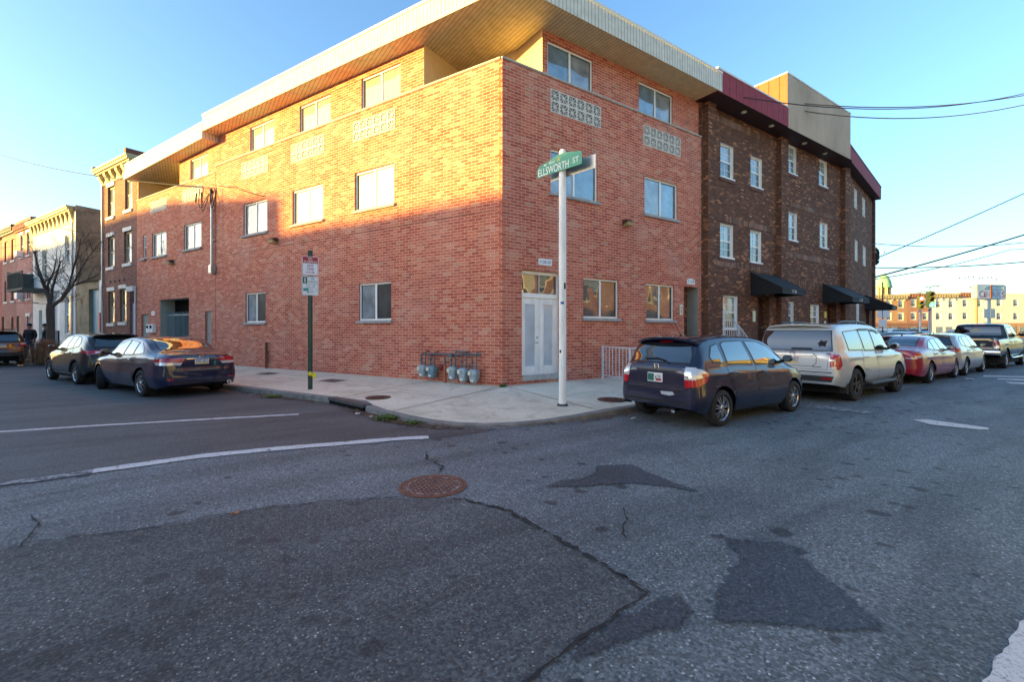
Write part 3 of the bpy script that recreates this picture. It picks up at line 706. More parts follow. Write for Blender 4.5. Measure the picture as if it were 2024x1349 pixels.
m = wall_mb(FR, 0, REND, -0.1, 8.36, [h + (0.12,) for h in Rw.values()] + [h + (0.3,) for h in Rb] + [(0.60, 1.91, 0.36, 3.17, 0.3, 0), (7.36, 8.15, 1.46, 3.10, .44, 0, 1)])
wr = m.build('wall', [M['red_brick'], M['jamb_grey']], cb)
# set-back top storey
m = wall_mb(FL, 2.71, 14.18, 8.2, 9.66, [L3[k] + (0.1,) for k in ('3a', '3b', '3c')], o=-0.1)
wall_mb(FL, 14.18, 17.65, 8.0, 9.4, [L3['3d'] + (0.1,)], o=-0.1, mb=m)
m.face([(14.18, -0.1, 9.3), (14.18, -3, 9.3), (14.18, -3, 10.2), (14.18, -0.1, 10.2)])
m.build('wall', M['red_brick'], cb)
m = wall_mb(FR, 1.34, REND, 8.2, 9.66, [h + (0.1,) for h in R3.values()], o=-0.1); m.build('wall', M['red_brick'], cb)
# balcony recesses
q0 = PL(2.71, -0.1); q1 = PL(2.71, -1.66); q2 = Vector((1.34, 1.27, 0)); q3 = Vector((1.34, 0.1, 0))
m = MB(IDF)
pts = [q0, q1, q2, q3]
for a, c_ in zip(pts[:-1], pts[1:]):
    m.face([(a.x, a.y, 7.2), (c_.x, c_.y, 7.2), (c_.x, c_.y, 9.66), (a.x, a.y, 9.66)])
m.build('balcony_wall', M['balcony_stucco'], cb)
m = MB(IDF)
f2 = [PL(17.65, -0.1), PL(17.65, -2.6), PL(21.86, -2.6), PL(21.86, -0.02)]
for a, c_ in zip(f2[:-1], f2[1:]):
    m.face([(a.x, a.y, 7.0), (c_.x, c_.y, 7.0), (c_.x, c_.y, 9.4), (a.x, a.y, 9.4)])
m.build('balcony_wall', M['balcony_stucco'], cb)
m = MB(IDF)
o0 = PL(0.1, -0.05)
m.face([(p.x, p.y, 7.3) for p in (PL(2.71, -0.03), q1, q2, q3, Vector((1.34, .03, 0)), Vector((.03, .03, 0)))])
m.build('balcony_floor', M['concrete'], cb); m = MB(IDF); m.face([(p.x, p.y, 7.05) for p in (PL(17.65, -0.03), f2[1], f2[2], PL(21.9, -.03))])
m.build('balcony_floor', M['concrete'], cb)
m = MB(FL); m.box(14.24, 14.46, -0.102, -0.09, 8.2, 9.3); # shallow brick return at the step
m = MB(FL); m.box(21.9, LEND, -2.6, -0.003, 8.12, 9.4); m.build('balcony_pier', M['red_brick'], cb)
# coping
m = MB(FL); m.box(0.05, 14.2, -0.24, 0.035, 8.36, 8.42); m.box(14.2, LEND + .0, -0.24, 0.035, 8.112, 8.165)
m.build('coping', M['concrete'], cb, bevel=0.01)
m = MB(FR); m.box(-0.02, REND, -0.24, 0.035, 8.36, 8.42); m.build('coping', M['concrete'], cb, bevel=0.01)
# toothed corner bricks
m = MB(FL)
for k in range(int(8.2 / 0.158)):
    z = 0.24 + k * 0.158
    m.box(-0.02, 0.10, 0.0, 0.03, z, z + 0.072)
m.build('corner_bricks', M['red_brick'], cb)
# roof: slab with overhang, fascia and boarded soffit
OL, OR_ = 0.5, 0.78
def cross(o_l, o_r):   # where the two eaves lines meet
    # y = -o_r ;  NV.p = o_l
    y = -o_r; x = (o_l - NV.y * y) / NV.x
    return Vector((x, y, 0))
def eaves(mb, zb, zt, s_end, r_end, ext=0.0, mi=0):
    pass
ZB, ZT = 9.65, 10.25
cn = cross(OL, OR_); ci = cross(OL - 0.03, OR_ - 0.03)
m = MB(IDF)
p_l = PL(14.17, OL); p_r = Vector((REND + 0.02, -OR_, 0))
def vquad(mb, a, c_, zb, zt, mi=0):
    L_ = (c_ - a).length
    mb.face([(a.x, a.y, zb), (c_.x, c_.y, zb), (c_.x, c_.y, zt), (a.x, a.y, zt)], mi, [(0, zb), (L_, zb), (L_, zt), (0, zt)])
vquad(m, p_l, cn, ZB, ZT); vquad(m, cn, p_r, ZB, ZT)
p_l2 = PL(14.17, -4); vquad(m, p_l2, p_l, 9.5, ZT); vquad(m, p_r, Vector((REND + .02, 2, 0)), ZB, ZT)
a1 = PL(14.2, OL); a2 = PL(LEND + 0.02, OL)
ZB2, ZT2 = 9.10, 9.90
def sl(s): return 9.10 + (s - 21) * -0.03
vquad(m, PL(LEND, -2), a2, ZB2, ZT2)
L_ = 7.9
m.face([(a2.x, a2.y, 9.10), (a1.x, a1.y, 9.38), (a1.x, a1.y, 9.97), (a2.x, a2.y, 9.76)], 0, [(0, 9.1), (L_, 9.38), (L_, 9.97), (0, 9.76)])
vquad(m, PL(14.18, OL), PL(14.18, -3), 9.37, 9.66)
m.build('fascia', M['fascia'], cb)
m = MB(IDF)
t1, t2, t3 = PL(14.17, OL + .02), cross(OL + .02, OR_ + .02), Vector((REND + .02, -OR_ - .02, 0))
for a, c_, i0, i1 in ((t1, t2, PL(14.17, OL - .1), cross(OL - .1, OR_ - .1)), (t2, t3, cross(OL - .1, OR_ - .1), Vector((REND + .02, -OR_ + .1, 0)))):
    vquad(m, a, c_, ZT - 0.01, ZT + 0.07)
    m.face([(a.x, a.y, ZT + .07), (c_.x, c_.y, ZT + .07), (i1.x, i1.y, ZT + .07), (i0.x, i0.y, ZT + .07)])
b1, b2 = PL(14.19, OL + .02), PL(LEND + .02, OL + .02)
m.face([(b2.x, b2.y, 9.75), (b1.x, b1.y, 9.96), (b1.x, b1.y, 10.03), (b2.x, b2.y, 9.82)])
m.build('roof_trim', M['fascia_trim'], cb)
m = MB(IDF)
far_l = PL(14.17, -3.2)
m.face([(p.x, p.y, ZB) for p in (p_l, cn, p_r, Vector((REND, 0.3, 0)), Vector((1.5, 1.6, 0)), PL(2.4, -2.0), far_l)])
b3, b4 = PL(14.2, -3.0), PL(LEND, -3.0)
m.face([(a2.x, a2.y, 9.11), (a1.x, a1.y, 9.39), (b3.x, b3.y, 9.39), (b4.x, b4.y, 9.11)])
m.build('soffit', M['soffit'], cb)
m = MB(IDF)
i_in = Vector((6, 10, 0))
m.face([(p.x, p.y, ZT - 0.02) for p in (PL(14.17, OL), cn, p_r, Vector((REND, 9, 0)), PL(14.17, -9))])
m.face([(a2.x, a2.y, 9.74), (a1.x, a1.y, 9.94), (PL(14.2, -9).x, PL(14.2, -9).y, 9.94), (PL(LEND, -9).x, PL(LEND, -9).y, 9.74)])
m.build('roof', M['concrete'], cb)
# windows
for k in ('2a', '2b', '2c', '2d', '2e'): slider(FL, Lw[k], cb, -0.085, 'pane_curtain', 'pane_pale', flip=True)
for k in ('1a', '1b'): slider(FL, Lw[k], cb, -0.085, 'pane_pale', 'pane_dark', flip=True)
for k in L3: slider(FL, L3[k], cb, -0.18, 'pane_curtain', 'pane_curtain', flip=True, sill=False)
sash(FL, Lw['2f'], cb, -0.085, bars=False, sill='sill_stone')
for k in R3: slider(FR, R3[k], cb, -0.18, 'pane_blue', 'pane_pale', sill=False)
for k in ('2g', '2h'): slider(FR, Rw[k], cb, -0.085, 'pane_pale', 'pane_blue')
for k in ('1c', '1d'): slider(FR, Rw[k], cb, -0.085, 'pane_street', 'pane_street')
# breeze block panels: real pierced blocks
def breeze(f, rect, parent, n=6):
    s0, s1, z0, z1 = rect
    m = MB(f)
    bw = (s1 - s0) / n; bh = (z1 - z0) / 2; o0, o1 = -0.085, 0.012
    for i in range(n):
        for j in range(2):
            a = s0 + i*bw; c_ = z0 + j*bh; t = 0.026
            m.box(a, a + bw, o0, o1, c_, c_ + t); m.box(a, a + bw, o0, o1, c_ + bh - t, c_ + bh)
            m.box(a, a + t, o0, o1, c_ + t, c_ + bh - t); m.box(a + bw - t, a + bw, o0, o1, c_ + t, c_ + bh - t)
            cx, cz = a + bw/2, c_ + bh/2
            for ang in (45, 135, 0, 90):
                ca, sa = math.cos(R(ang)), math.sin(R(ang)); w_ = 0.011
                rx = (bw/2 - t*.8); rz = (bh/2 - t*.8)
                k = 1 / max(abs(ca) / rx, abs(sa) / rz)
                poly = [(cx + ca*k - sa*w_, cz + sa*k + ca*w_), (cx + ca*k + sa*w_, cz + sa*k - ca*w_), (cx - ca*k + sa*w_, cz - sa*k - ca*w_), (cx - ca*k - sa*w_, cz - sa*k + ca*w_)]
                m.prism(poly, lambda x, z, h: (x, h, z), o0 + 0.01 + ang*1e-5, o1 - 0.008 - ang * 2e-5)
    w = m.build('breeze_block', M['breeze'], parent)
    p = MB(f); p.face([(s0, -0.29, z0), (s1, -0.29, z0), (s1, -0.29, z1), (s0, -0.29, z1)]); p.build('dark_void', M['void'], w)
for h in Lb: breeze(FL, h, cb)
for h in Rb: breeze(FR, h, cb)
# front doors
m = MB(FR)
D0, D1, DZ = 0.60, 1.91, 0.44
m.box(D0, D1, -0.2, -0.12, 3.08, 3.17); m.box(D0, D0 + .05, -0.2, -0.12, DZ, 3.08); m.box(D1 - .05, D1, -0.2, -0.12, DZ, 3.08); m.box(D0 + .05, D1 - .05, -0.2, -0.1, 2.46, 2.58)
fr = m.build('door_frame', M['white_frame'], cb, bevel=0.006)
m = MB(FR); m.face([(D0 + .05, -0.16, 2.58), (D1 - .05, -0.16, 2.58), (D1 - .05, -0.16, 3.08), (D0 + .05, -0.16, 3.08)]); m.build('transom_pane', M['pane_street'], fr)
m = MB(FR); m.box((D0+D1)/2 - .012, (D0+D1)/2 + .012, -0.165, -0.13, 2.58, 3.08); m.build('mullion', M['grey_frame'], fr)
mid = (D0 + D1) / 2
for a, c_ in ((D0 + .052, mid - 0.006), (mid + 0.006, D1 - .052)):
    m = MB(FR); st = 0.12
    m.box(a, c_, -0.17, -0.13, DZ, DZ + 0.2); m.box(a, c_, -0.17, -0.13, 2.46 - 0.14, 2.455); m.box(a, a + st, -0.17, -0.13, DZ + .2, 2.32); m.box(c_ - st, c_, -0.17, -0.13, DZ + .2, 2.32)
    m.box(a + st, c_ - st, -0.15, -0.126, DZ + .2, DZ + .225); m.box(a + st, c_ - st, -0.15, -0.126, 2.295, 2.32); m.box(a + st, a + st + .022, -.15, -.126, DZ + .225, 2.295); m.box(c_ - st - .022, c_ - st, -.15, -.126, DZ + .225, 2.295)
    dr = m.build('door', mat('door_white', (0.84, 0.83, 0.80), 0.45, vary=0.12, scale=5, stretch=(1, 1, .4)) if 'door_white' not in M else M['door_white'], cb)
    M['door_white'] = dr.data.materials[0]
    m = MB(FR); m.face([(a + st, -0.148, DZ + .2), (c_ - st, -0.148, DZ + .2), (c_ - st, -0.148, 2.32), (a + st, -0.148, 2.32)]); m.build('pane', M['pane_door'], dr)
    if a < mid - .2:
        m = MB(FR); x = c_ - 0.06
        m.lathe([(0.032, 0.0), (0.032, 0.012), (0.0, 0.014)], (x, -0.13, 1.42), 'y', 14); m.lathe([(0.03, 0.0), (0.03, 0.012), (0.012, 0.014), (0.012, 0.05), (0.0, 0.052)], (x, -0.13, 1.28), 'y', 14); m.tube([(x, -0.085, 1.28), (x - 0.11, -0.085, 1.275)], 0.011, 8)
        m.build('handle', M['grey_frame'], dr, smooth=True)
m = MB(FR); m.box(D0 - 0.0, D1, -0.3, 0.04, 0.30, 0.44); m.build('door_step', M['concrete'], cb, bevel=0.012)
m = MB(FR); m.box(7.28, 8.2, -1.1, 0.05, 1.36, 1.46); m.build('door_step', M['concrete'], cb, bevel=0.012)
m = MB(FR); m.face([(7.36, -.43, 1.46), (8.15, -.43, 1.46), (8.15, -.43, 3.1), (7.36, -.43, 3.1)]); m.build('entry_wall', M['dark_brick'], cb)
# openings on the side street
for a, c_, t in ((14.56, 15.09, 2.42), (20.70, 21.56, 2.41)):
    m = MB(FL); m.face([(a, -.09, 0), (c_, -.09, 0), (c_, -.09, t), (a, -.09, t)]); m.build('door', M['jamb_grey'], cb)
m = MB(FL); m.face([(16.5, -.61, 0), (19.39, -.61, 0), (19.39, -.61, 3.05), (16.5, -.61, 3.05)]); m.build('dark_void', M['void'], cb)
m = MB(FL)
for k in range(24):
    s = 16.58 + k * 0.122; m.cyl((s, -0.27, 0.25), (s, -0.27, 2.42 + (0.06 if k % 2 else 0)), 0.014, 6)
for z in (0.4, 1.3, 2.3): m.box(16.5, 19.39, -0.29, -0.25, z, z + 0.05)
m.build('gate', mat('gate_grey', (0.22, 0.30, 0.31), 0.5), cb)
for a, c_, l, t in ((14.5, 15.15, 2.42, 2.47),):
    pass
# movement joints seen as dark courses
m = MB(FL)
for z in (4.62, ): m.box(0.3, 14.1, 0.0005, 0.004, z, z + 0.018)
m.box(14.17, 14.19, 0.0005, 0.004, 0.3, 8.1)
m.build('wall_joint', M['rust'], cb)

# ------------------------------------------------------------------ the dark brown block
bb = thing('brown_apartment_block', 'dark brown brick apartment block with maroon roof edge and a stucco box on top', 'building', (8.4, 0, 0))
B3 = [(9.53, 10.38, 7.26, 8.49), (11.61, 12.45, 7.28, 8.46), (14.54, 15.36, 8.39, 9.58), (17.58, 18.42, 8.38, 9.58)]
B2 = [(9.51, 10.36, 4.31, 5.54), (11.58, 12.40, 4.30, 5.54), (14.57, 15.43, 5.51, 6.71), (17.67, 18.47, 5.50, 6.67)]
B1 = [(9.69, 10.66, 1.67, 2.90), (14.28, 15.11, 1.67, 2.84), (16.71, 17.56, 1.67, 2.79)]
doorB = (12.12, 13.05, 0.9, 2.95, 0.35); doorB2 = (18.5, 19.45, 0.9, 2.9, 0.35)
m = wall_mb(FR, REND, 20.59, -0.1, 9.72, [h + (0.13, 1, 1) for h in B3 + B2 + B1] + [doorB, doorB2]); 
TBw = [(2.05, 2.88, 8.18, 9.22), (4.36, 5.31, 8.15, 9.22), (0.10, 0.70, 5.35, 6.5), (2.26, 3.02, 5.36, 6.5), (4.52, 5.47, 5.33, 6.47), (0.49, 1.12, 1.9, 3.22), (2.67, 3.46, 1.95, 3.23)]
m.build('wall', [M['dark_brick'], M['white_frame']], bb)
m = wall_mb(FB, 0, 8.09, -0.1, 9.72, [h + (0.13, 1, 1) for h in TBw] + [(5.6, 6.7, .9, 2.85, .35)])
m.face([(8.09, 0, -0.1), (8.09, -9, -0.1), (8.09, -9, 9.72), (8.09, 0, 9.72)])
m.build('wall', [M['dark_brick'], M['white_frame']], bb)
for h in B3 + B2 + B1:
    w_ = sash(FR, h, bb, -0.11, sill=None, b_=0.05)
    m = MB(FR); m.box(h[0] - .05, h[1] + .05, -0.02, 0.05, h[2] - 0.05, h[2]); m.build('sill', M['white_frame'], w_)
for h in TBw: sash(FB, h, bb, -0.11, sill=None, b_=0.05)
M['sill_brick'] = mat('sill_brick', (0.13, 0.05, 0.035), 0.8, vary=0.3, scale=20)
for h in B3 + B2 + B1: m = MB(FR); m.box(h[0] - .06, h[1] + .06, 0.002, 0.035, h[2] - 0.16, h[2] - 0.05); m.build('brick_sill', M['sill_brick'], bb)
m = MB(FR); m.face([(REND, 0, 8.2), (REND, -.5, 8.2), (REND, -.5, 10.3), (REND, 0, 10.3)]); m.build('end_wall', M['dark_brick'], bb)
for a, c_ in ((8.46, 8.95), (13.62, 14.23), (19.98, 20.6)):
    m = MB(FR); m.box(a, c_, -0.05, 0.2, -0.1, 9.66); m.build('pilaster', M['dark_brick'], bb)
m = MB(FB); m.box(7.75, 8.1, -0.05, 0.12, -0.1, 9.66); m.build('pilaster', M['dark_brick'], bb)
# soldier courses
M['soldier'] = brick_mat('soldier', [(0, (.10, .05, .03)), (.7, (.17, .08, .05)), (1, (.36, .17, .09))], (.17, .12, .1), w=0.078, h=0.5, ms=.008)
for (a, c_, z) in ((8.95, 13.62, 5.62), (8.95, 13.62, 3.95), (8.95, 13.62, 9.2), (14.23, 19.98, 4.75), (14.23, 19.98, 6.95), (14.23, 19.98, 3.6)):
    m = MB(FR); m.box(a, c_, 0.001, 0.014, z, z + .22); m.build('soldier_course', M['soldier'], bb)
m = MB(FR)
m.face([(8.14, 0.76, 9.63), (13.0, 0.76, 9.63), (13.0, 0.76, 10.38), (8.14, 0.76, 10.38)]); m.face([(8.14, 0.76, 9.63), (8.14, 0.76, 10.38), (8.14, -2, 10.38), (8.14, -2, 9.63)])
m.build('fascia', M['maroon'], bb)
m = MB(FB)
m.face([(-1.6, 0.42, 9.66), (7.9, 0.42, 9.66), (7.9, 0.42, 10.38), (-1.6, 0.42, 10.38)]); m.face([(7.9, 0.42, 9.66), (7.9, -2, 9.66), (7.9, -2, 10.38), (7.9, 0.42, 10.38)])
m.build('fascia', M['maroon'], bb)
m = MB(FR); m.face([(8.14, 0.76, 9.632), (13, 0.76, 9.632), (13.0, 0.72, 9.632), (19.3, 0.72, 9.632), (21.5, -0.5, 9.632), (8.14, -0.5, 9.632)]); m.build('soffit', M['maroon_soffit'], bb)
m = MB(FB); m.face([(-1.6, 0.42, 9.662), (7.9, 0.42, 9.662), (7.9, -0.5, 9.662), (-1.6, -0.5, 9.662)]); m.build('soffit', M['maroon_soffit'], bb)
m = MB(FR)
for s, o in ((10.3, .45), (12.3, .45), (15.2, .4), (17.2, .4)): m.lathe([(0.09, 0.0), (0.1, -0.03), (0.06, -0.05), (0, -0.055)], (s, o, 9.63), 'z', 12)
m.build('soffit_light', M['meter_face'], bb, smooth=True)
m = MB(FR); m.box(8.12, 13.0, -2, 0.78, 10.38, 10.44); m.build('roof_trim', M['fascia_trim'], bb)
m = MB(FB); m.box(-1.6, 7.9, -2, 0.44, 10.38, 10.43); m.build('roof_trim', M['kerb_dark'], bb)
# stucco box
m = MB(FR)
m.face([(13.0, 0.72, 9.65), (19.1, 0.72, 9.65), (19.1, 0.72, 11.78), (13.0, 0.72, 11.78)]); m.face([(19.1, 0.72, 9.65), (19.1, -2.8, 9.65), (19.1, -2.8, 11.78), (19.1, 0.72, 11.78)])
m.build('roof_box', M['box_stucco'], bb)
m = MB(FR); m.face([(13.0, 0.72, 9.65), (13.0, 0.72, 11.78), (13.0, -2.0, 11.78), (13.0, -2.0, 9.65)]); m.build('roof_box_side', M['sunlit_box_side'], bb)
m = MB(FR); m.box(12.98, 19.12, -2.0, 0.74, 11.78, 11.83); m.build('roof_trim', M['fascia_trim'], bb)
m = MB(FR); m.box(12.6, 17, -5.2, -2.0, 10.2, 11.95); m.build('stair_head', M['cream_wall'], bb)
m = MB(FR); m.box(12.5, 17.1, -5.3, -1.95, 11.95, 12.08); m.build('roof_trim', M['tan_frame'], bb)
for f, h in ((FR, doorB), (FR, doorB2), (FB, (5.6, 6.7, .9, 2.85))):
    m = MB(f); m.box(h[0], h[1], -0.35, -0.28, h[2], h[3]); 
    for k in range(5): m.box(h[0] + .1 + k*.16, h[0] + .12 + k*.16, -0.28, -0.272, h[2] + .1, h[3] - .1)
    m.box(h[0], h[1], -0.28, -0.265, 1.65, 1.8)
    d_ = m.build('door', M['dark_wood'], bb)
    m = MB(f); m.lathe([(0.03, 0), (0.035, .04), (0, .05)], (h[1] - .1, -0.265, 1.72), 'y', 10); m.build('handle', M['grey_frame'], d_, smooth=True)
    m = MB(f); m.box(h[0] - .25, h[1] + .25, -0.1, 1.1, -0.05, h[2] - .005); m.build('door_step', M['concrete'], bb, bevel=.015)
m = MB(FR); m.face([(11.74, 0.006, 1.9), (11.9, 0.006, 1.9), (11.9, 0.006, 2.35), (11.74, 0.006, 2.35)]); 
m = MB(FR); m.box(11.74, 11.9, 0.0, 0.04, 1.95, 2.38); m.build('intercom_panel', M['meter_face'], bb, bevel=.005)
m = MB(FR); m.box(18.1, 18.28, 0.0, 0.04, 2.2, 2.5); m.build('notice_panel', M['sign_yellow'], bb)
m = MB(FR); m.box(18.1, 18.25, 0.0, 0.03, 1.2, 2.05); m.build('notice_panel', M['meter_face'], bb)

# awnings: frame of black canvas over each door
def awning(f, s0, s1, zt, zb, out, num, label, val=0.2):
    c_ = f((s0, 0, 0))
    t = thing('awning', label, 'awning', (c_.x, c_.y, zb), group='black awnings over the doors')
    m = MB(f)
    ov = 0.012
    A = [(s0, ov, zt), (s0, ov, zb), (s0, out, zb), (s0, out, zb + val)]
    Bq = [(s1, p[1], p[2]) for p in A]
    m.face(A); m.face(Bq[::-1])
    m.face([A[0], A[3], Bq[3], Bq[0]]); m.face([A[3], A[2], Bq[2], Bq[3]])
    m.build('canopy', M['canvas'], t)
    m = MB(f)
    for s in (s0, s1):
        m.tube([(s, ov, zt), (s, out, zb + val), (s, out, zb), (s, ov, zb)], 0.014, 6)
    m.tube([(s0, out, zb), (s1, out, zb)], 0.014, 6)
    m.build('frame', M['black'], t)
    m = MB(f); w = 0.36; cs = (s0 + s1) / 2
    m.text(num, lambda a, b_: (a, out + 0.006, b_), cs - w/2, cs + w/2, zb + 0.045, zb + 0.165)
    m.build('lettering', M['white'], t)
awning(FR, 11.58, 13.42, 3.88, 2.99, 1.2, '1126', 'black canvas awning numbered 1126, nearest of the three on the brown block')
awning(FR, 17.95, 19.9, 3.80, 2.9, 1.2, '1120', 'black canvas awning in the middle of the brown block, behind the silver suv')
awning(FB, 5.15, 7.1, 3.66, 2.82, 1.25, '1118', 'black canvas awning at the far end of the brown block')
# ------------------------------------------------------------------ neighbours along the side street
def brackets(f, s0, s1, zt, zb, out, n, parent, m, w=0.12, name='cornice'):
    mb = MB(f)
    mb.box(s0 - .12, s1 + .12, -0.2, out + 0.06, zt - 0.10, zt); mb.box(s0 - .08, s1 + .08, -0.2, out, zt - 0.22, zt - 0.10); mb.box(s0 - .02, s1 + .02, -0.2, out - 0.1, zt - 0.3, zt - .22)
    mb.box(s0, s1, -0.05, 0.05, zb, zt - 0.3)
    for k in range(n):
        s = s0 + w + (s1 - s0 - 2*w) * k / (n - 1)
        pr = [(0.05, zt - .3), (out - 0.14, zt - .3), (out - 0.16, zt - .42), (out*0.45, zt - .55), (out * .28, zb + .15), (0.05, zb + .02)]
        mb.prism(pr, lambda o, z, h: (h, o, z), s - w/2, s + w/2)
    return mb.build(name, m, parent)

# three storey dark red row house with bracketed cornice
rh = thing('row_house', 'narrow dark red brick row house with cream bracketed cornice beside the corner building', 'house', tuple(PL(24.4, 0)))
W3 = [(25.02, 25.96, 7.78, 9.42), (22.66, 23.59, 7.84, 9.45)]; W2 = [(25.02, 25.96, 5.05, 6.72), (22.74, 23.69, 5.08, 6.75)]; W1 = [(25.02, 25.9, 2.0, 3.75), (23.42, 24.26, 2.05, 3.80)]
m = wall_mb(FL, LEND + .01, 26.71, -.1, 10.0, [h + (.14,) for h in W3 + W2 + W1] + [(22.25, 23.0, 0.5, 3.6, .2)])
m.face([(26.71, 0, -.1), (26.71, -9, -.1), (26.71, -9, 10.4), (26.71, 0, 10.4)]); m.face([(LEND + .01, 0, 9.0), (LEND + .01, -9, 9.0), (LEND + .01, -9, 10.4), (LEND + .01, 0, 10.4)])
m.build('wall', M['row_brick'], rh)
M['cornice_cream'] = mat('cornice_cream', (0.50, 0.40, 0.22), 0.6, vary=0.15)
brackets(FL, LEND + .05, 26.72, 10.42, 9.62, 0.42, 6, rh, M['cornice_cream'], 0.26)
m = MB(FL); m.box(22.3, 26.6, -9, 0, 10.3, 10.42); m.build('roof', M['kerb_dark'], rh)
m = MB(FL); m.box(22.05, 22.3, -1.2, 0.46, 10.43, 10.68); m.box(26.55, 26.8, -1.2, 0.46, 10.40, 10.58); m.build('parapet', M['rust'], rh)
for h in W3 + W2 + W1: sash(FL, h, rh, -.12, bars=False, fm='tan_frame', head='white_stone', b_=.09, sill_h=.16, up='pane_dark', lo='pane_pale')
m = MB(FL); m.box(22.28, 22.97, -.19, -.12, .5, 3.0); dd = m.build('door', mat('door_lilac', (.55, .52, .58), .5), rh)
m = MB(FL); m.box(22.2, 22.26, -.1, .05, .5, 3.6); m.box(22.2, 23.05, -.02, .14, 3.602, 3.85); m.build('door_frame', M['white_stone'], rh)
m = MB(FL)
for s in (25.5, 24.9, 24.3, 23.6): m.lathe([(.05, 0), (.06, .03), (.02, .05), (0, .06)], (s, .005, 4.25), 'y', 8)
m.build('anchor_plates', M['black'], rh)
m = MB(FL); m.tube([(26.6, .06, 10), (26.6, .06, 4.4), (26.45, .12, 4.0), (26.4, .08, .3)], .045, 8); m.build('downpipe', M['galv'], rh)

# low garage in the gap
ga = thing('garage', 'low garage with a pale blue roller shutter and white roof between two row houses', 'garage', tuple(PL(28.5, 0)))
m = wall_mb(FL, 26.75, 31.05, -.1, 4.5, [(27.1, 28.9, -.1, 4.0, .2)]); m.build('wall', M['old_stucco'], ga)
m = MB(FL); m.box(26.76, 27.08, .002, .06, .2, 4.45); m.build('door_frame', M['white_wall'], ga)
m = MB(FL); m.face([(27.1, -.18, 0), (28.9, -.18, 0), (28.9, -.18, 4.0), (27.1, -.18, 4.0)]); m.build('roller_shutter', stripe_mat('shutter_blue', (.22, .40, .46), (.10, .2, .25), .09, axis=1, width=.2), ga)
m = MB(FL); m.face([(26.75, .15, 4.45), (31.05, .15, 4.45), (31.05, -5, 5.9), (26.75, -5, 5.9)]); m.build('roof', stripe_mat('roof_white', (.6, .62, .64), (.3, .32, .34), .3), ga)
m = MB(FL); m.box(26.80, 27.0, .06, .10, .3, 2.6); m.build('door', mat('door_red', (.45, .02, .05), .5), ga)

# white two storey house with a stained bare side wall
wh = thing('white_house', 'white two storey house with bracketed cornice and a timber balcony', 'house', tuple(PL(35.5, 0)))
WW = [(32.3, 33.2, 5.9, 7.6), (36.9, 37.9, 5.2, 7.1), (38.9, 39.6, 5.4, 7.2)]
m = wall_mb(FL, 31.1, 40.1, -.1, 9.2, [h + (.14,) for h in WW] + [(31.9, 33.2, 1.4, 3.8, .15), (34.2, 36.2, -.1, 4.2, .5), (37.9, 38.7, -.1, 3.0, .2)]); m.build('wall', M['white_wall'], wh)
m = MB(FL); m.face([(31.08, 0.02, -.1), (31.08, -12, -.1), (31.08, -12, 8.8), (31.08, 0.02, 9.25)]); m.box(31.05, 31.35, -12, 0.03, 8.95, 9.2); m.build('side_wall', M['old_stucco'], wh)
m = MB(FL); m.box(31.3, 40.0, -12, -.1, 9.1, 9.2); m.build('roof', M['kerb_dark'], wh)
brackets(FL, 31.4, 40.05, 9.2, 8.25, .36, 11, wh, M['cornice_cream'], .2)
for h in WW: sash(FL, h, wh, -.12, bars=False, up='pane_dark', lo='pane_dark')
m = MB(FL); m.box(34.2, 36.2, -.3, -.25, 1.6, 4.2); m.build('garage_door', M['white'], wh)
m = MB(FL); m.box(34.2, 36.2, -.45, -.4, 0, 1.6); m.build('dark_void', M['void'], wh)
sash(FL, (31.95, 33.15, 1.4, 3.8), wh, -.1, sill='white_stone')
m = MB(FL)
m.box(36.2, 39.9, 0.0, 1.3, 4.25, 4.4)
for k in range(12): m.box(36.2 + k*.335, 36.23 + k*.335, 1.26, 1.3, 4.4, 5.45)
m.box(36.2, 39.93, 1.25, 1.31, 5.4, 5.48)
m.box(39.87, 39.93, 0, 1.3, 4.3, 5.6)
bal = m.build('balcony', mat('old_timber', (.055, .07, .068), .8, vary=.3, scale=6), wh)
m = MB(FL); m.tube([(31.6, .06, 9), (31.6, .06, .3)], .05, 8); m.build('downpipe', M['galv'], wh)

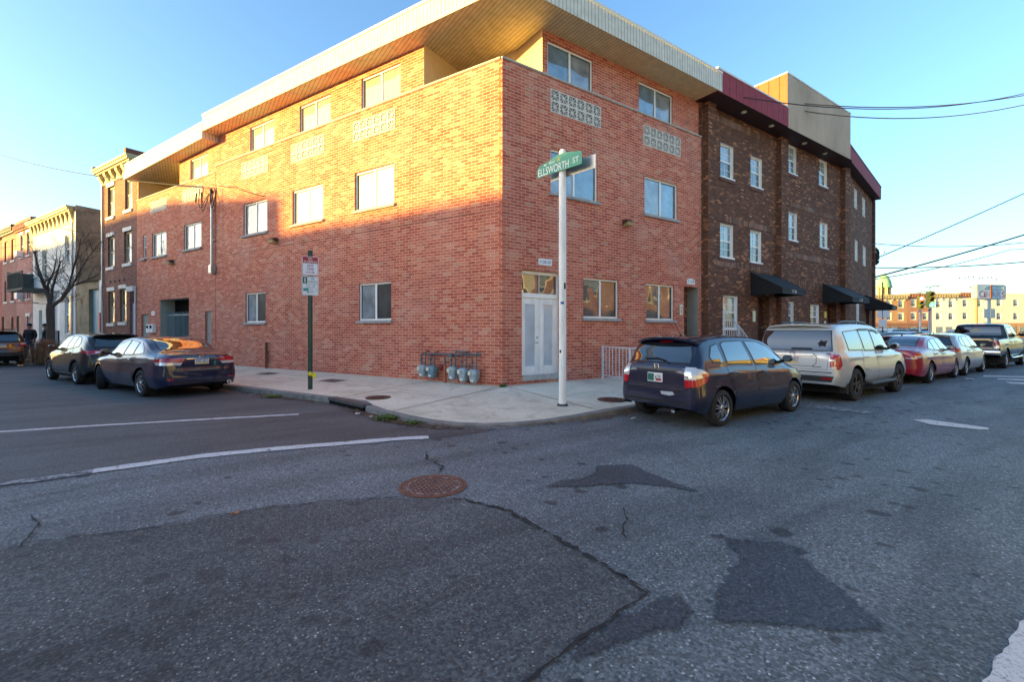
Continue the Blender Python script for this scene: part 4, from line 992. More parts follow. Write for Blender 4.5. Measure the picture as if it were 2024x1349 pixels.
def plain_house(f, s0, s1, zt, label, wallm, cols, rows_, name='row_house', cat='house', depth=10, w=.95, hgt=1.65, fm='white_frame', up='pane_pale', lo='pane_dark', cornice='cornice_cream', group=None, boarded=(), corn_h=.5, sill='white_stone', head='white_stone', door=True, sashes=True, dz=1.0):
    c_ = f(((s0+s1)/2, 0, 0))
    t = thing(name, label, cat, (c_.x, c_.y, 0), group=group)
    H = []
    for z in rows_:
        for k, cx in enumerate(cols): H.append((s0 + cx*(s1-s0) - w/2, s0 + cx*(s1-s0) + w/2, z, z + hgt))
    D_ = (s0 + .86*(s1-s0) - .5, s0 + .86*(s1-s0) + .5, -.1, 2.7)
    hol = [h + (.13,) for h in H] + ([D_ + (.15,)] if door else [])
    hol = [h for h in hol if not (door and h is not hol[-1] and h[2] < 2.7 and h[1] > D_[0] - .1 and h[0] < D_[1] + .1)]
    H2 = [h[:4] for h in hol if h[2] > 0]
    m = wall_mb(f, s0, s1, -.1, zt, hol)
    m.face([(s0, 0, -.1), (s0, -depth, -.1), (s0, -depth, zt), (s0, 0, zt)]); m.face([(s1, 0, -.1), (s1, -depth, -.1), (s1, -depth, zt), (s1, 0, zt)])
    m.face([(s0, -depth, -.1), (s1, -depth, -.1), (s1, -depth, zt), (s0, -depth, zt)])
    m.build('wall', M[wallm], t)
    m = MB(f); m.face([(s0, 0, zt - .02), (s1, 0, zt - .02), (s1, -depth, zt - .02), (s0, -depth, zt - .02)]); m.build('roof', M['kerb_dark'], t)
    if cornice:
        m = MB(f); m.box(s0, s1, .002, .3, zt - .12, zt + .05); m.box(s0, s1, .002, .16, zt - corn_h, zt - .12)
        n = int((s1-s0)/.28)
        for k in range(n): m.box(s0 + (k+.3)*(s1-s0)/n, s0 + (k+.7)*(s1-s0)/n, .16, .26, zt - corn_h*.8, zt - .12)
        m.build('cornice', M[cornice], t)
    for h in H2:
        if boarded == 'all':
            m = MB(f); m.face([(h[0], -.08, h[2]), (h[1], -.08, h[2]), (h[1], -.08, h[3]), (h[0], -.08, h[3])]); bd = m.build('boarded_window', M['red_board'], t)
            m = MB(f); m.box(h[0]-.06, h[1]+.06, -.02, .06, h[2]-.14, h[2]-.002); m.build('sill', M['white_stone'], bd)
        else: sash(f, h, t, -.1, up=up, lo=lo, bars=False, sill=sill, head=head, fm=fm, simple=True)
    if door:
        m = MB(f); m.box(D_[0], D_[1], -.14, -.1, 0, 2.7); m.build('door', M['dark_wood'], t)
    return t
t = plain_house(FL, 40.15, 44.5, 9.75, 'pink stucco row house with window air conditioners beside the white house', 'pink_stucco', (.22, .62), (7.05, 3.9, 1.0), cornice=None)
m = MB(FL); m.box(40.15, 44.5, .002, .12, 9.0, 9.75)
for k in range(14): m.box(40.25 + k*.31, 40.4 + k*.31, .12, .22, 9.1, 9.5)
m.build('brick_cornice', M['pink_brick'], t)
m = MB(FL); m.box(42.5, 43.2, 0, .35, 7.05, 7.5); m.box(42.5, 43.2, 0, .35, 3.95, 4.4); m.build('air_conditioner', M['white'], t, bevel=.02)
plain_house(FL, 44.55, 48.9, 9.65, 'brick row house with tall windows boarded in dark red', 'pink_brick', (.2, .68), (7.05, 3.9, 1.0), boarded='all', cornice='dark_wood')
plain_house(FL, 48.95, 53.2, 9.5, 'bright red painted row house at the left edge of the photo', 'red_stucco', (.25, .7), (7.0, 3.9), cornice='cornice_cream')
plain_house(FL, 53.25, 57.5, 9.7, 'plain brick row house beyond the red painted one', 'row_brick', (.25, .7), (7.0, 3.9), cornice='cornice_cream')

# ------------------------------------------------------------------ unseen houses across the streets, sized for the shade and reflections they give
FO = Frame(tuple(PL(0, 40))[:2], V, -NV)  # added shade row, set far back to leave more open sky
row = [(-4, 8, 5.0, 'row_brick', 'unseen low brick workshop at the near end of the shading row beyond the open lot'), (8, 21, 5.05, 'orange_brick', 'unseen low orange brick workshop in the shading row beyond the open lot'), (21, 33.5, 5.1, 'pink_brick', 'unseen low pink brick workshop in the shading row beyond the open lot'),
       (33.5, 47.5, 9.98, 'row_brick', 'unseen three storey dark brick house in the shading row beyond the open lot'), (47.5, 59.2, 10.04, 'orange_brick', 'unseen three storey orange brick house in the shading row beyond the open lot'), (59.2, 68, 12.5, 'row_brick', 'unseen tall dark brick house in the shading row beyond the open lot'), (68, 80, 12.2, 'pink_brick', 'unseen tall pink brick house in the shading row beyond the open lot'), (80, 97, 12.4, 'orange_brick', 'unseen last tall orange brick house in the shading row beyond the open lot')]
for a, c_, zt, wm, lb in row:
    plain_house(FO, a, c_, zt, lb, wm, (.15, .5, .8), (6.9, 3.9, .9) if zt > 9 else (3.2, .9), group='unseen houses beyond the open lot, added to shade the street', cornice='cornice_cream', depth=8)
FN = Frame(tuple(PL(0, 14.2))[:2], V, -NV)  # added row hiding the low sky glow mirrored in the parked cars
for a, c_, wm, lb in ((15, 23, 'row_brick', 'unseen two storey dark brick house added across the side street from the navy sedan'), (23, 31, 'pink_brick', 'unseen two storey pink brick house added across the side street from the dark crossover'), (31, 39, 'row_brick', 'unseen two storey brick house added across the side street from the bare tree'), (39, 48, 'orange_brick', 'unseen two storey orange brick house added across the side street from the white house'), (48, 58, 'row_brick', 'unseen two storey dark brick house added across the side street from the pink house')):
    plain_house(FN, a, c_, 6.6, lb, wm, (.18, .5, .8), (3.8, .9), group='unseen houses added to block low sky glow from the cars', cornice='dark_wood', depth=7)
FS = Frame((-16, -15.7), (1, 0), (0, 1))  # unseen row: pale walls to bounce light, low roofs to leave more sky
opp = [(0, 8, 7.2, 'gold_brick', 'gold brick house opposite the corner building'), (8, 14.5, 6.3, 'cream_wall', 'cream rendered two storey house opposite the corner building'), (14.5, 22, 6.9, 'cream_wall', 'pale cream house opposite the entrance doors'), (22, 29, 6.2, 'cream_wall', 'cream rendered house opposite the parked hatchback'), (29, 36, 6.8, 'orange_brick', 'orange brick house opposite the silver suv'), (36, 44, 6.2, 'gold_brick', 'gold brick house opposite the red sedan'), (44, 52, 7.0, 'orange_brick', 'orange brick house opposite the pickup')]
for a, c_, zt, wm, lb in opp:
    plain_house(FS, a, c_, zt, lb, wm, (.2, .5, .8), (6.2, 3.6, .9) if zt > 8.3 else (4.0, .9), group='houses on the far side of the avenue', depth=9)

# ------------------------------------------------------------------ the far end of the avenue
bdir = Vector((157.87 - 126.89, 10.82 - 32.18, 0)).normalized(); bn = Vector((bdir.y, -bdir.x, 0))
FE = Frame((126.89, 32.18), bdir, bn)
def far_house(px0, px1, zt, wm, label, wins, corn=True, groundm=None, fmt='white_frame', arch=()):
    s0, s1 = (px0 - 1727)*.1202, (px1 - 1727)*.1202
    c_ = FE(((s0+s1)/2, 0, 0))
    t = thing('far_house', label, 'building', (c_.x, c_.y, 0), group='houses closing the far end of the avenue')
    H = []
    for px, z in wins:
        s = (px - 1727)*.1202; H.append((s - .62, s + .62, z - .82, z + .82))
    m = wall_mb(FE, s0, s1, 3.4, zt, [h + (.2,) for h in H])
    m.face([(s0, 0, 0), (s0, -12, 0), (s0, -12, zt), (s0, 0, zt)]); m.face([(s1, 0, 0), (s1, -12, 0), (s1, -12, zt), (s1, 0, zt)])
    m.build('wall', M[wm], t)
    m = MB(FE); m.face([(s0, .0, 0), (s1, .0, 0), (s1, .0, 3.4), (s0, .0, 3.4)]); m.build('shop_wall', M[groundm or wm], t)
    k = s0 + .8; m = MB(FE)
    while k + 1.6 < s1: m.box(k, k + 1.5, .0, .05, .9, 2.5); k += 2.3
    m.build('shop_window', M['pane_pale'], t)
    if corn:
        m = MB(FE); m.box(s0, s1, -.1, .7, zt - .35, zt); m.box(s0, s1, .002, .35, zt - 1.0, zt - .35)
        n = max(4, int((s1 - s0)/.6))
        for q in range(n): m.box(s0 + q*(s1-s0)/n, s0 + (q+.5)*(s1-s0)/n, .35, .6, zt - .8, zt - .35)
        m.build('cornice', M[corn], t)
    for h in H: sash(FE, h, t, -.15, bars=True, up='pane_pale', lo='pane_dark', sill='white_stone', head='white_stone', b_=.14)
    for px, z in arch:
        s = (px - 1727)*.1202; m = MB(FE)
        for q in range(9):
            a0, a1 = PI*q/9, PI*(q+1)/9
            m.prism([(s + 1.0*math.cos(a0), z + 1.0*math.sin(a0)), (s + 1.0*math.cos(a1), z + 1.0*math.sin(a1)), (s + .72*math.cos(a1), z + .72*math.sin(a1)), (s + .72*math.cos(a0), z + .72*math.sin(a0))], lambda x, zz, h: (x, h, zz), 0, .12)
        m.build('arch', M['white_stone'], t)
    return t
far_house(1680, 1793, 10.1, 'gold_brick', 'far orange brick house with arched upper windows under the green dome', [(1757, 7.9), (1781, 7.9), (1757, 4.9), (1781, 4.9)], 'cornice_cream', 'row_brick', arch=[(1757, 8.8), (1781, 8.8)])
far_house(1793.5, 1842, 10.4, 'orange_brick', 'far orange brick house behind the traffic lights', [(1806, 8.1), (1829, 8.1), (1806, 5.0), (1829, 5.0)], 'orange_brick', 'row_brick')
far_house(1842.5, 1893, 10.4, 'white_wall', 'far white house with arched upper windows right of the traffic lights', [(1855, 7.9), (1880, 7.9), (1855, 5.0), (1880, 5.0)], 'cornice_cream', arch=[(1855, 8.8), (1880, 8.8)])
far_house(1893.5, 1950, 10.6, 'cream_wall', 'far cream house behind the pole sign', [(1908, 8.1), (1936, 8.1), (1908, 5.1)], 'orange_brick')
far_house(1950.5, 2060, 10.4, 'cream_wall', 'far cream house at the right edge with an orange brick shop front', [(1975, 8.2), (2008, 8.2), (2040, 8.2), (1975, 5.0), (2008, 5.0), (2040, 5.0)], None, 'gold_brick')
M['dome_green'] = mat('dome_green', (.20, .40, .24), .6, vary=.2, scale=.6)
t = thing('domed_tower', 'pale green dome on an octagonal lantern rising behind the far houses', 'tower', (165.7, 41.8, 0))
m = MB(); m.lathe([(2.0, 0), (2.0, 12.0), (2.4, 12.0), (2.4, 12.4), (0, 12.4)], (0, 0, 0), 'z', 8); m.build('base', M['gold_brick'], t)
m = MB()
for k in range(8):
    a = 2*PI*k/8; m.cyl((1.5*math.cos(a), 1.5*math.sin(a), 12.4), (1.5*math.cos(a), 1.5*math.sin(a), 14.6), .28, 8)
m.cyl((0, 0, 12.4), (0, 0, 14.6), 1.15, 8); m.build('lantern', M['cornice_cream'], t)
m = MB(); m.lathe([(2.0, 14.55), (2.05, 14.9), (1.85, 15.2), (1.8, 15.9), (1.55, 16.9), (1.1, 17.8), (.55, 18.4), (.2, 18.7), (.12, 19.4), (0, 19.6)], (0, 0, 0), 'z', 20); m.build('dome', M['dome_green'], t, smooth=True)
# ------------------------------------------------------------------ cars
M['glass'] = mat('car_glass', (0.008, 0.012, 0.016), 0.015, spec=0.8, coat=1.0, coat_rough=0.0); M['glass'].node_tree.nodes['Principled BSDF'].inputs['Coat IOR'].default_value = 1.8
M['trim'] = mat('trim', (0.010, 0.010, 0.011), 0.35)
M['plastic'] = mat('plastic', (0.022, 0.023, 0.025), 0.55, vary=.15, scale=30)
M['tyre'] = mat('tyre', (0.018, 0.018, 0.019), 0.85, vary=.3, scale=12, bump=.3)
M['alloy'] = mat('alloy', (0.55, 0.55, 0.57), 0.22, metal=.9)
M['alloy_dark'] = mat('alloy_dark', (0.10, 0.085, 0.075), 0.4, metal=.7)
M['chrome'] = mat('chrome', (0.75, 0.75, 0.76), 0.1, metal=1.0)
M['under'] = mat('under', (0.006, 0.006, 0.006), 0.9)
M['lamp_red'] = mat('lamp_red', (0.42, 0.006, 0.015), 0.15, coat=1)
M['lamp_clear'] = mat('lamp_clear', (0.60, 0.60, 0.62), 0.12, coat=1, metal=.3)
M['lamp_amber'] = mat('lamp_amber', (0.6, 0.2, 0.02), 0.15, coat=1)
M['plate'] = mat('plate', (0.68, 0.70, 0.70), 0.4)
M['plate_blue'] = mat('plate_blue', (0.05, 0.1, 0.35), 0.4)
M['plate_ink'] = mat('plate_ink', (0.02, 0.025, 0.08), 0.5)
M['plate_green'] = mat('plate_green', (0.0, 0.16, 0.08), 0.5)

def lerp_tab(tab, x):
    if x <= tab[0][0]: return tab[0][1]
    for k in range(len(tab) - 1):
        x0, y0 = tab[k]; x1, y1 = tab[k + 1]
        if x <= x1:
            # monotone cubic
            d = (y1 - y0) / (x1 - x0)
            dm = (y0 - tab[k-1][1]) / (x0 - tab[k-1][0]) if k > 0 else d
            dp = (tab[k+2][1] - y1) / (tab[k+2][0] - x1) if k + 2 < len(tab) else d
            m0 = 0 if dm * d <= 0 else 2*dm*d/(dm + d); m1 = 0 if dp * d <= 0 else 2*dp*d/(dp + d)
            t = (x - x0) / (x1 - x0); h = x1 - x0
            return y0*(2*t**3 - 3*t*t + 1) + m0*h*(t**3 - 2*t*t + t) + y1*(-2*t**3 + 3*t*t) + m1*h*(t**3 - t*t)
    return tab[-1][1]

def smooth01(a, b_, x):
    t = max(0, min(1, (x - a) / (b_ - a))); return t*t*(3 - 2*t)

class Car:
    """x forward from the rear bumper, y left, z up"""
    def __init__(c, name, label, spec, loc, rz, group=None, cat='car'):
        c.s = spec; c.L = spec['L']
        c.root = thing(name, label, cat, loc, rz, group)
        c.body()
    def yside(c, x, z):
        s = c.s; w = lerp_tab(s['w'], x); zb = lerp_tab(s['belt'], x); z0 = s['sill']
        t = max(0, min(1.1, (z - z0) / max(.05, zb - z0)))
        p = 1 - (s.get('tuck', .085) * ((.35 - t) / .35)**1.6 if t < .35 else .048 * ((t - .35) / .5)**1.25)
        if t > .85: p -= .022 * ((t - .85) / .15)**1.5
        cr = s.get('crease')
        if cr: p += .012 * math.exp(-((z - cr) / .035)**2)
        return w * p
    def zlow(c, x):
        s = c.s; z = lerp_tab(s['low'], x) if 'low' in s else s['sill']
        for xw in (s['xr'], s['xf']):
            dx = abs(x - xw)
            if dx < s['arch']: z = max(z, s['rt'] + math.sqrt(s['arch']**2 - dx*dx))
        return z
    def ring(c, x):
        s = c.s
        zt = lerp_tab(s['top'], x); zb = min(lerp_tab(s['belt'], x), zt - .02); zl = min(c.zlow(x), zb - .03)
        nL, nU, nR = 10, 6, 8
        P = []
        for k in range(nL + 1):
            t = k / nL; z = zl + (zb - zl) * t; P.append((c.yside(x, z), z))
        yb = P[-1][0]; H = zt - zb
        k_ = smooth01(.08, .42, H)
        yr = yb - .05 - s['tum'] * H * k_ - .06*(1-k_); zr = zb + H * (.45 + s.get('rail', .37) * k_)
        for k in range(1, nU + 1):
            t = k / nU; bow = .012 * math.sin(PI * t) * k_
            P.append((yb + (yr - yb) * t + bow, zb + (zr - zb) * t))
        n = s.get('sq', 2.6)
        for k in range(1, nR + 1):
            a = (PI/2) * k / nR
            P.append((yr * max(0, math.cos(a))**(2/n), zr + (zt - zr) * math.sin(a)**(2/n)))
        P[-1] = (0.0, zt)
        return P
    def body(c):
        s = c.s; xs = set()
        x = 0.0
        while x < c.L: xs.add(round(x, 4)); x += .05
        xs.add(c.L)
        for k in range(12): xs.add(round(.012 + .012 * k * (1 + .12*k), 4)); xs.add(round(c.L - .012 - .012*k*(1 + .12*k), 4))
        for xw in (s['xr'], s['xf']):
            for k in range(25):
                xs.add(round(xw + s['arch'] * math.cos(PI * k / 24) * .9995, 4))
        xs = sorted(xs); ys = [xs[0]]
        for x in xs[1:]:
            if x - ys[-1] > .004: ys.append(x)
        c.xs = ys
        rows = []
        for x in ys:
            r_ = c.ring(x); rows.append([(x, y, z) for y, z in r_] + [(x, -y, z) for y, z in r_[-2::-1]])
        m = MB(); m.grid(rows); m.face(rows[0][::-1]); m.face(rows[-1])
        c.mesh = m.build('body', M[s['paint']], c.root, smooth=True, sharp=50)
        vs = [Vector(p) for p in m.v]
        c.bvh = BVHTree.FromPolygons(vs, m.fc)
        # underbody and wheel wells
        u = MB(); w = max(q[1] for q in s['w'])
        u.box(.45, c.L - .35, -w + .30, w - .30, .20, .62)
        u.box(.35, s['xr'] - s['arch'] + .02, -w + .14, w - .14, .21, .5) if s['xr'] - s['arch'] > .42 else None
        u.box(s['xr'] + s['arch'] - .02, s['xf'] - s['arch'] + .02, -w + .12, w - .12, .19, .5)
        c.under = u.build('underbody', M['under'], c.root)
        for xw in (s['xr'], s['xf']):
            for sg in (1, -1): c.wheel(xw, sg)
    def wheel(c, xw, sg):
        s = c.s; r_, tw = s['rt'], s.get('tw', .2); w = lerp_tab(s['w'], xw)
        yo = w - .025
        R_ = r_ * s.get('rim', .66)
        m = MB(); y0 = 0
        m.lathe([(R_*.9, -tw), (r_*.93, -tw), (r_*.99, -tw*.9), (r_, -tw*.72), (r_, -tw*.28), (r_*.99, -tw*.1), (r_*.94, -.004), (R_*1.06, 0.004), (R_*1.0, -.012), (R_*.97, -.03)], (0, 0, 0), 'y', 40, cap=False)
        o = m.build('wheel', M['tyre'], c.root, smooth=True, sharp=40)
        rz = PI if sg < 0 else 0
        if xw == s['xf'] and s.get('steer'): rz += s['steer']
        o.location = (xw, sg * yo, r_); o.rotation_euler = (0, 0, rz)
        d = MB()
        d.lathe([(R_*.98, -.02), (R_*.95, -.012), (R_*.9, -.025), (R_*.86, -.09)], (0, 0, 0), 'y', 40, cap=False)
        n = s.get('spokes', 7); tw_ = s.get('spoke_w', .28); dbl = s.get('double')
        for k in range(n):
            for e in ((-.16, .16) if dbl else (0,)):
                a = 2*PI*k/n + e + .2
                ca, sa = math.cos(a), math.sin(a); wi = R_*tw_*.34; wo = R_*tw_*.40 if not dbl else R_*.05
                if dbl: wi = R_*.055
                p = []
                for rr, hw, y in ((R_*.16, wi, -.022), (R_*.6, (wi+wo)/2*.85, -.012), (R_*.93, wo, -.022)):
                    p.append(((rr*ca - hw*sa, y, rr*sa + hw*ca), (rr*ca + hw*sa, y, rr*sa - hw*ca)))
                for q in range(2): d.face([p[q][0], p[q][1], p[q+1][1], p[q+1][0]])
                for q in range(2):
                    for e_ in (0, 1):
                        A, B_ = p[q][e_], p[q+1][e_]; d.face([A, B_, (B_[0], B_[1]-.05, B_[2]), (A[0], A[1]-.05, A[2])])
        d.lathe([(R_*.2, -.04), (R_*.22, -.012), (R_*.17, -.006), (0, -.004)], (0, 0, 0), 'y', 20)
        rim = d.build('rim', M[s.get('rim_mat', 'alloy')], o, smooth=True, sharp=25)
        bk = MB(); bk.lathe([(R_*.95, -.085), (0, -.086)], (0, 0, 0), 'y', 24); bk.lathe([(R_*.5, -.08), (R_*.45, -.078), (0, -.077)], (0, 0, 0), 'y', 20)
        bk.build('brake_disc', M['under'], o)
    def cast(c, axis, a, b_):
        if axis == 'S': o, d = Vector((a, 5, b_)), Vector((0, -1, 0))
        elif axis == 'R': o, d = Vector((-5, a, b_)), Vector((1, 0, 0))
        elif axis == 'F': o, d = Vector((c.L + 5, a, b_)), Vector((-1, 0, 0))
        else: o, d = Vector((a, b_, 6)), Vector((0, 0, -1))
        h = c.bvh.ray_cast(o, d)
        if h[0] is None: return None
        n = h[1]
        if n.dot(d) > 0: n = -n
        return h[0], n
    def panel(c, name, axis, poly, m, off=.004, mirror=False, parent=None, step=.05, label=None):
        out = []
        bm = bmesh.new()
        vs = [bm.verts.new((a, b_, 0)) for a, b_ in poly]
        bm.faces.new(vs)
        for ax in (0, 1):
            lo = min(p[ax] for p in poly); hi = max(p[ax] for p in poly); q = lo + step
            while q < hi:
                no = (1, 0, 0) if ax == 0 else (0, 1, 0)
                bmesh.ops.bisect_plane(bm, geom=bm.verts[:] + bm.edges[:] + bm.faces[:], plane_co=(q, q, 0), plane_no=no)
                q += step
        bad = []
        for v in bm.verts:
            h = c.cast(axis, v.co.x, v.co.y)
            if h is None: bad.append(v)
            else: v.co = h[0] + h[1] * off
        bmesh.ops.delete(bm, geom=bad, context='VERTS')
        bm.verts.index_update()
        V_ = [tuple(v.co) for v in bm.verts]; F_ = [[v.index for v in f.verts] for f in bm.faces]
        bm.free()
        for sg in ((1, -1) if mirror else (1,)):
            mb = MB(); mb.v = [(x, y*sg, z) for x, y, z in V_]; mb.fc = [list(f) for f in F_]; mb.mi = [0]*len(F_); mb.uv = [None]*len(F_)
            if not F_: continue
            o = mb.build(name, M[m] if isinstance(m, str) else m, parent or c.root, smooth=True, sharp=60)
            if label: o['label'] = label
            out.append(o)
        return out
    def window(c, name, axis, poly, mirror=True, border=.022, m='glass', off=.007):
        cx = sum(p[0] for p in poly)/len(poly); cy = sum(p[1] for p in poly)/len(poly)
        n = len(poly); big = []
        ar = sum(poly[i][0]*poly[(i+1) % n][1] - poly[(i+1) % n][0]*poly[i][1] for i in range(n)); sgn = 1 if ar > 0 else -1
        for i in range(n):
            p0, p1, p2 = Vector(poly[i-1]), Vector(poly[i]), Vector(poly[(i+1) % n])
            e1 = (p1 - p0).normalized(); e2 = (p2 - p1).normalized()
            n1 = Vector((e1.y, -e1.x)) * sgn; n2 = Vector((e2.y, -e2.x)) * sgn
            q = (n1 + n2); q = q / max(.35, q.length_squared / 2)
            big.append((p1.x + q.x*border, p1.y + q.y*border))
        fr = c.panel('window_trim', axis, big, 'trim', off - .003, mirror)
        for k, f in enumerate(fr):
            pass
        g = c.panel(name, axis, poly, m, off, mirror)
        return g
    def door(c, poly, hx, hz, mirror=True):
        # dark gap just under a proud door skin, handle on it
        n = len(poly); cx = sum(p[0] for p in poly)/n; cy = sum(p[1] for p in poly)/n
        big = [(p[0] + (.007 if p[0] > cx else -.007), p[1] + (.007 if p[1] > cy else -.007)) for p in poly]
        c.panel('door_gap', 'S', big, 'trim', .0012, mirror)
        ds = c.panel('door', 'S', poly, c.s['paint'], .0035, mirror)
        for d, sg in zip(ds, (1, -1)):
            h = c.cast('S', hx, hz)
            if h is None: continue
            y = h[0].y; m = MB()
            m.tube([(hx - .095, sg*(y + .012), hz - .004), (hx - .075, sg*(y + .04), hz), (hx, sg*(y + .046), hz + .004), (hx + .075, sg*(y + .04), hz + .004), (hx + .095, sg*(y + .012), hz)], [.012, .016, .017, .016, .012], 8)
            m.build('handle', M[c.s.get('handle', c.s['paint'])], d, smooth=True)
    def mirror_(c, x, z, size=(.1, .17, .13), m=None):
        h = c.cast('S', x, z)
        for sg in (1, -1):
            y = h[0].y if h else .8
            b = MB(); sx, sy, sz = size
            rows = []
            for k, (t, q) in enumerate(((-.5, .75), (-.35, .95), (0, 1), (.35, .85), (.5, .45))):
                rr = [(x + t*sx*1.3, sg*(y + .05 + sy*.5 + sy*.5*q*math.cos(a)), z + .09 + sz*.5*q*(abs(math.sin(a))**.7)*(1 if math.sin(a) > 0 else -1)) for a in [2*PI*j/14 for j in range(14)]]
                rows.append(rr)
            b.grid(rows, closed=True); b.face(rows[-1]); b.face(rows[0][::-1], 1)
            b.tube([(x, sg*(y - .03), z + .01), (x, sg*(y + .1), z + .07)], .03, 8, 2)
            b.build('wing_mirror', [M[m or c.s['paint']], M['glass'], M['trim']], c.root, smooth=True, sharp=40)
    def plate(c, z, text, y=0.0, style='white', w=.31, h=.155):
        hs = [c.cast('R', y + dy, z + dz) for dy in (-w/2, 0, w/2) for dz in (-h/2, h/2)]
        x = min(q[0].x for q in hs if q) - .012
        m = MB(); m.box(x, x + .012, y - w/2, y + w/2, z - h/2, z + h/2)
        p = m.build('licence_plate', M['plate'], c.root, bevel=.004)
        fn = lambda a, b_: (x - .003, y - a, z + b_)        # read from behind: screen right = -y
        m = MB(); ink = 'plate_ink'
        if style == 'pa':
            m.box(x - .0025, x - .0015, y - w/2 + .008, y + w/2 - .008, z + h/2 - .03, z + h/2 - .008, 1); m.box(x - .0025, x - .0015, y - w/2 + .008, y + w/2 - .008, z - h/2 + .008, z - h/2 + .03, 2)
        if style == 'green':
            m.box(x - .0025, x - .0015, y + .02, y + w/2 - .01, z - h/2 + .014, z + h/2 - .014, 3); m.box(x - .0025, x - .0015, y - w/2 + .02, y - .02, z - h/2 + .02, z - .02, 4)
        if style == 'md':
            m.box(x - .0025, x - .0015, y - w/2 + .02, y + w/2 - .02, z + h/2 - .022, z + h/2 - .008, 4); m.box(x - .0025, x - .0015, y - w/2 + .03, y + w/2 - .03, z - h/2 + .008, z - h/2 + .03, 2)
        m.text(text, fn, -w/2 + .025, w/2 - .025, -h*.26, h*.26, 0)
        m.build('lettering', [M[ink], M['plate_blue'], M['sign_yellow'], M['plate_green'], M['lamp_red']], p)
        # surround
        return p
    def emblem(c, z, kind='h', y=0, size=.05):
        h = c.cast('R', y, z); x = h[0].x - .012
        m = MB()
        if kind == 'h':
            w = size
            pts = [(-w, -.75*w), (-.85*w, .75*w), (.85*w, .75*w), (w, -.75*w)]
            for k in range(4):
                a, b_ = pts[k], pts[(k+1) % 4]; m.tube([(x, a[0]+y, z + a[1]), (x, b_[0]+y, z + b_[1])], w*.1, 6)
            m.tube([(x, y - .5*w, z - .6*w), (x, y - .62*w, z + .62*w)], w*.13, 6); m.tube([(x, y + .5*w, z - .6*w), (x, y + .62*w, z + .62*w)], w*.13, 6); m.tube([(x, y - .5*w, z - .05*w), (x, y + .5*w, z - .05*w)], w*.12, 6)
        else:
            m.lathe([(size, 0), (size*.9, -.012), (0, -.014)], (x + .008, y, z), 'x', 16)
        m.build('emblem', M['chrome'], c.root, smooth=True)
    def bar(c, name, pts, r_, m, n=8):
        b = MB(); b.tube(pts, r_, n); return b.build(name, M[m], c.root, smooth=True)

def P2(*a): return list(a)
def arch_trim(c, wd=.06, thick=.012, m='plastic'):
    s = c.s
    for xw in (s['xr'], s['xf']):
        rows = []
        for k in range(41):
            a = PI * k / 40
            row = []
            for rr in (s['arch'] - .004, s['arch'] + wd*.5, s['arch'] + wd):
                x, z = xw + rr*math.cos(a), s['rt'] + rr*math.sin(a)
                h = c.cast('S', x, max(z, .3)) or c.cast('S', x, z + .12)
                y = (h[0].y if h else .8) + thick * (1 if rr < s['arch'] + wd*.9 else .2)
                row.append((x, y, z))
            row.insert(0, (row[0][0], row[0][1] - .06, row[0][2])); rows.append(row)
        for sg in (1, -1):
            b = MB(); b.grid([[(x, y*sg, z) for x, y, z in r_] for r_ in rows]); b.build('wheel_arch_trim', M[m], c.root, smooth=True, sharp=60)

def side_skirt(c, z0, z1, m='plastic', off=.012, x0=None, x1=None):
    s = c.s; a = (x0 or s['xr'] + s['arch'] + .06); b_ = (x1 or s['xf'] - s['arch'] - .06)
    c.panel('sill_trim', 'S', [(a, z0), (b_, z0), (b_, z1), (a, z1)], m, off, True, step=.1)

def exhaust(c, y, z, r_=.035):
    m = MB(); m.lathe([(r_*.8, .12), (r_*.8, 0.0), (r_, 0.0), (r_, .2), (r_*.8, .22)], (-.02, y, z), 'x', 16); m.build('exhaust', M['chrome'], c.root, smooth=True, sharp=30)

def wiper(c, pts, m='trim'):
    b = MB(); P = []
    for y, z in pts:
        h = c.cast('R', y, z); P.append(h[0] + h[1] * .03)
    b.tube(P, .012, 6); b.build('rear_wiper', M[m], c.root, smooth=True)

def antenna(c, x, y=0, ln=.22, lean=-.16):
    h = c.cast('T', x, y); p = h[0]; b = MB()
    b.tube([p - Vector((0, 0, .01)), p + Vector((-.03, 0, .03))], [.03, .015], 8); b.tube([p + Vector((-.03, 0, .03)), p + Vector((lean, 0, ln))], [.008, .005], 6)
    b.build('aerial', M['trim'], c.root, smooth=True)

def roof_rails(c, x0, x1, y, m='trim', hgt=.045):
    for sg in (1, -1):
        P = []
        n = 10
        for k in range(n + 1):
            x = x0 + (x1 - x0)*k/n; h = c.cast('T', x, y)[0]
            P.append((x, sg*y, h.z + (hgt if 0 < k < n else -.005)))
        b = MB(); b.tube(P, .018, 8)
        for k in (3, 7): b.tube([(P[k][0], P[k][1], P[k][2]), (P[k][0], P[k][1], P[k][2] - hgt - .01)], .02, 6)
        b.build('roof_rail', M[m], c.root, smooth=True)

def spoiler(c, x0, x1, yw, dz, m, rise=.02, th=.03):
    rows = []
    for k in range(13):
        y = -yw + 2*yw*k/12; e = 1 - .35*(abs(y)/yw)**3
        h = c.cast('T', x1, y * .97)
        zt = h[0].z + .004
        zr = zt - dz - .03*(abs(y)/yw)**2; xb = x0 + .10*(abs(y)/yw)**2.5
        rows.append([(x1, y, zt), ((x1+xb)/2, y, (zt+zr)/2 + rise*e), (xb, y, zr + rise*.5), (xb + .005, y, zr - th), ((x1+xb)/2, y, (zt+zr)/2 - th), (x1, y, zt - .02)])
    b = MB(); b.grid(rows); b.face(rows[0]); b.face(rows[-1][::-1]); b.build('spoiler', M[m] , c.root, smooth=True, sharp=50)

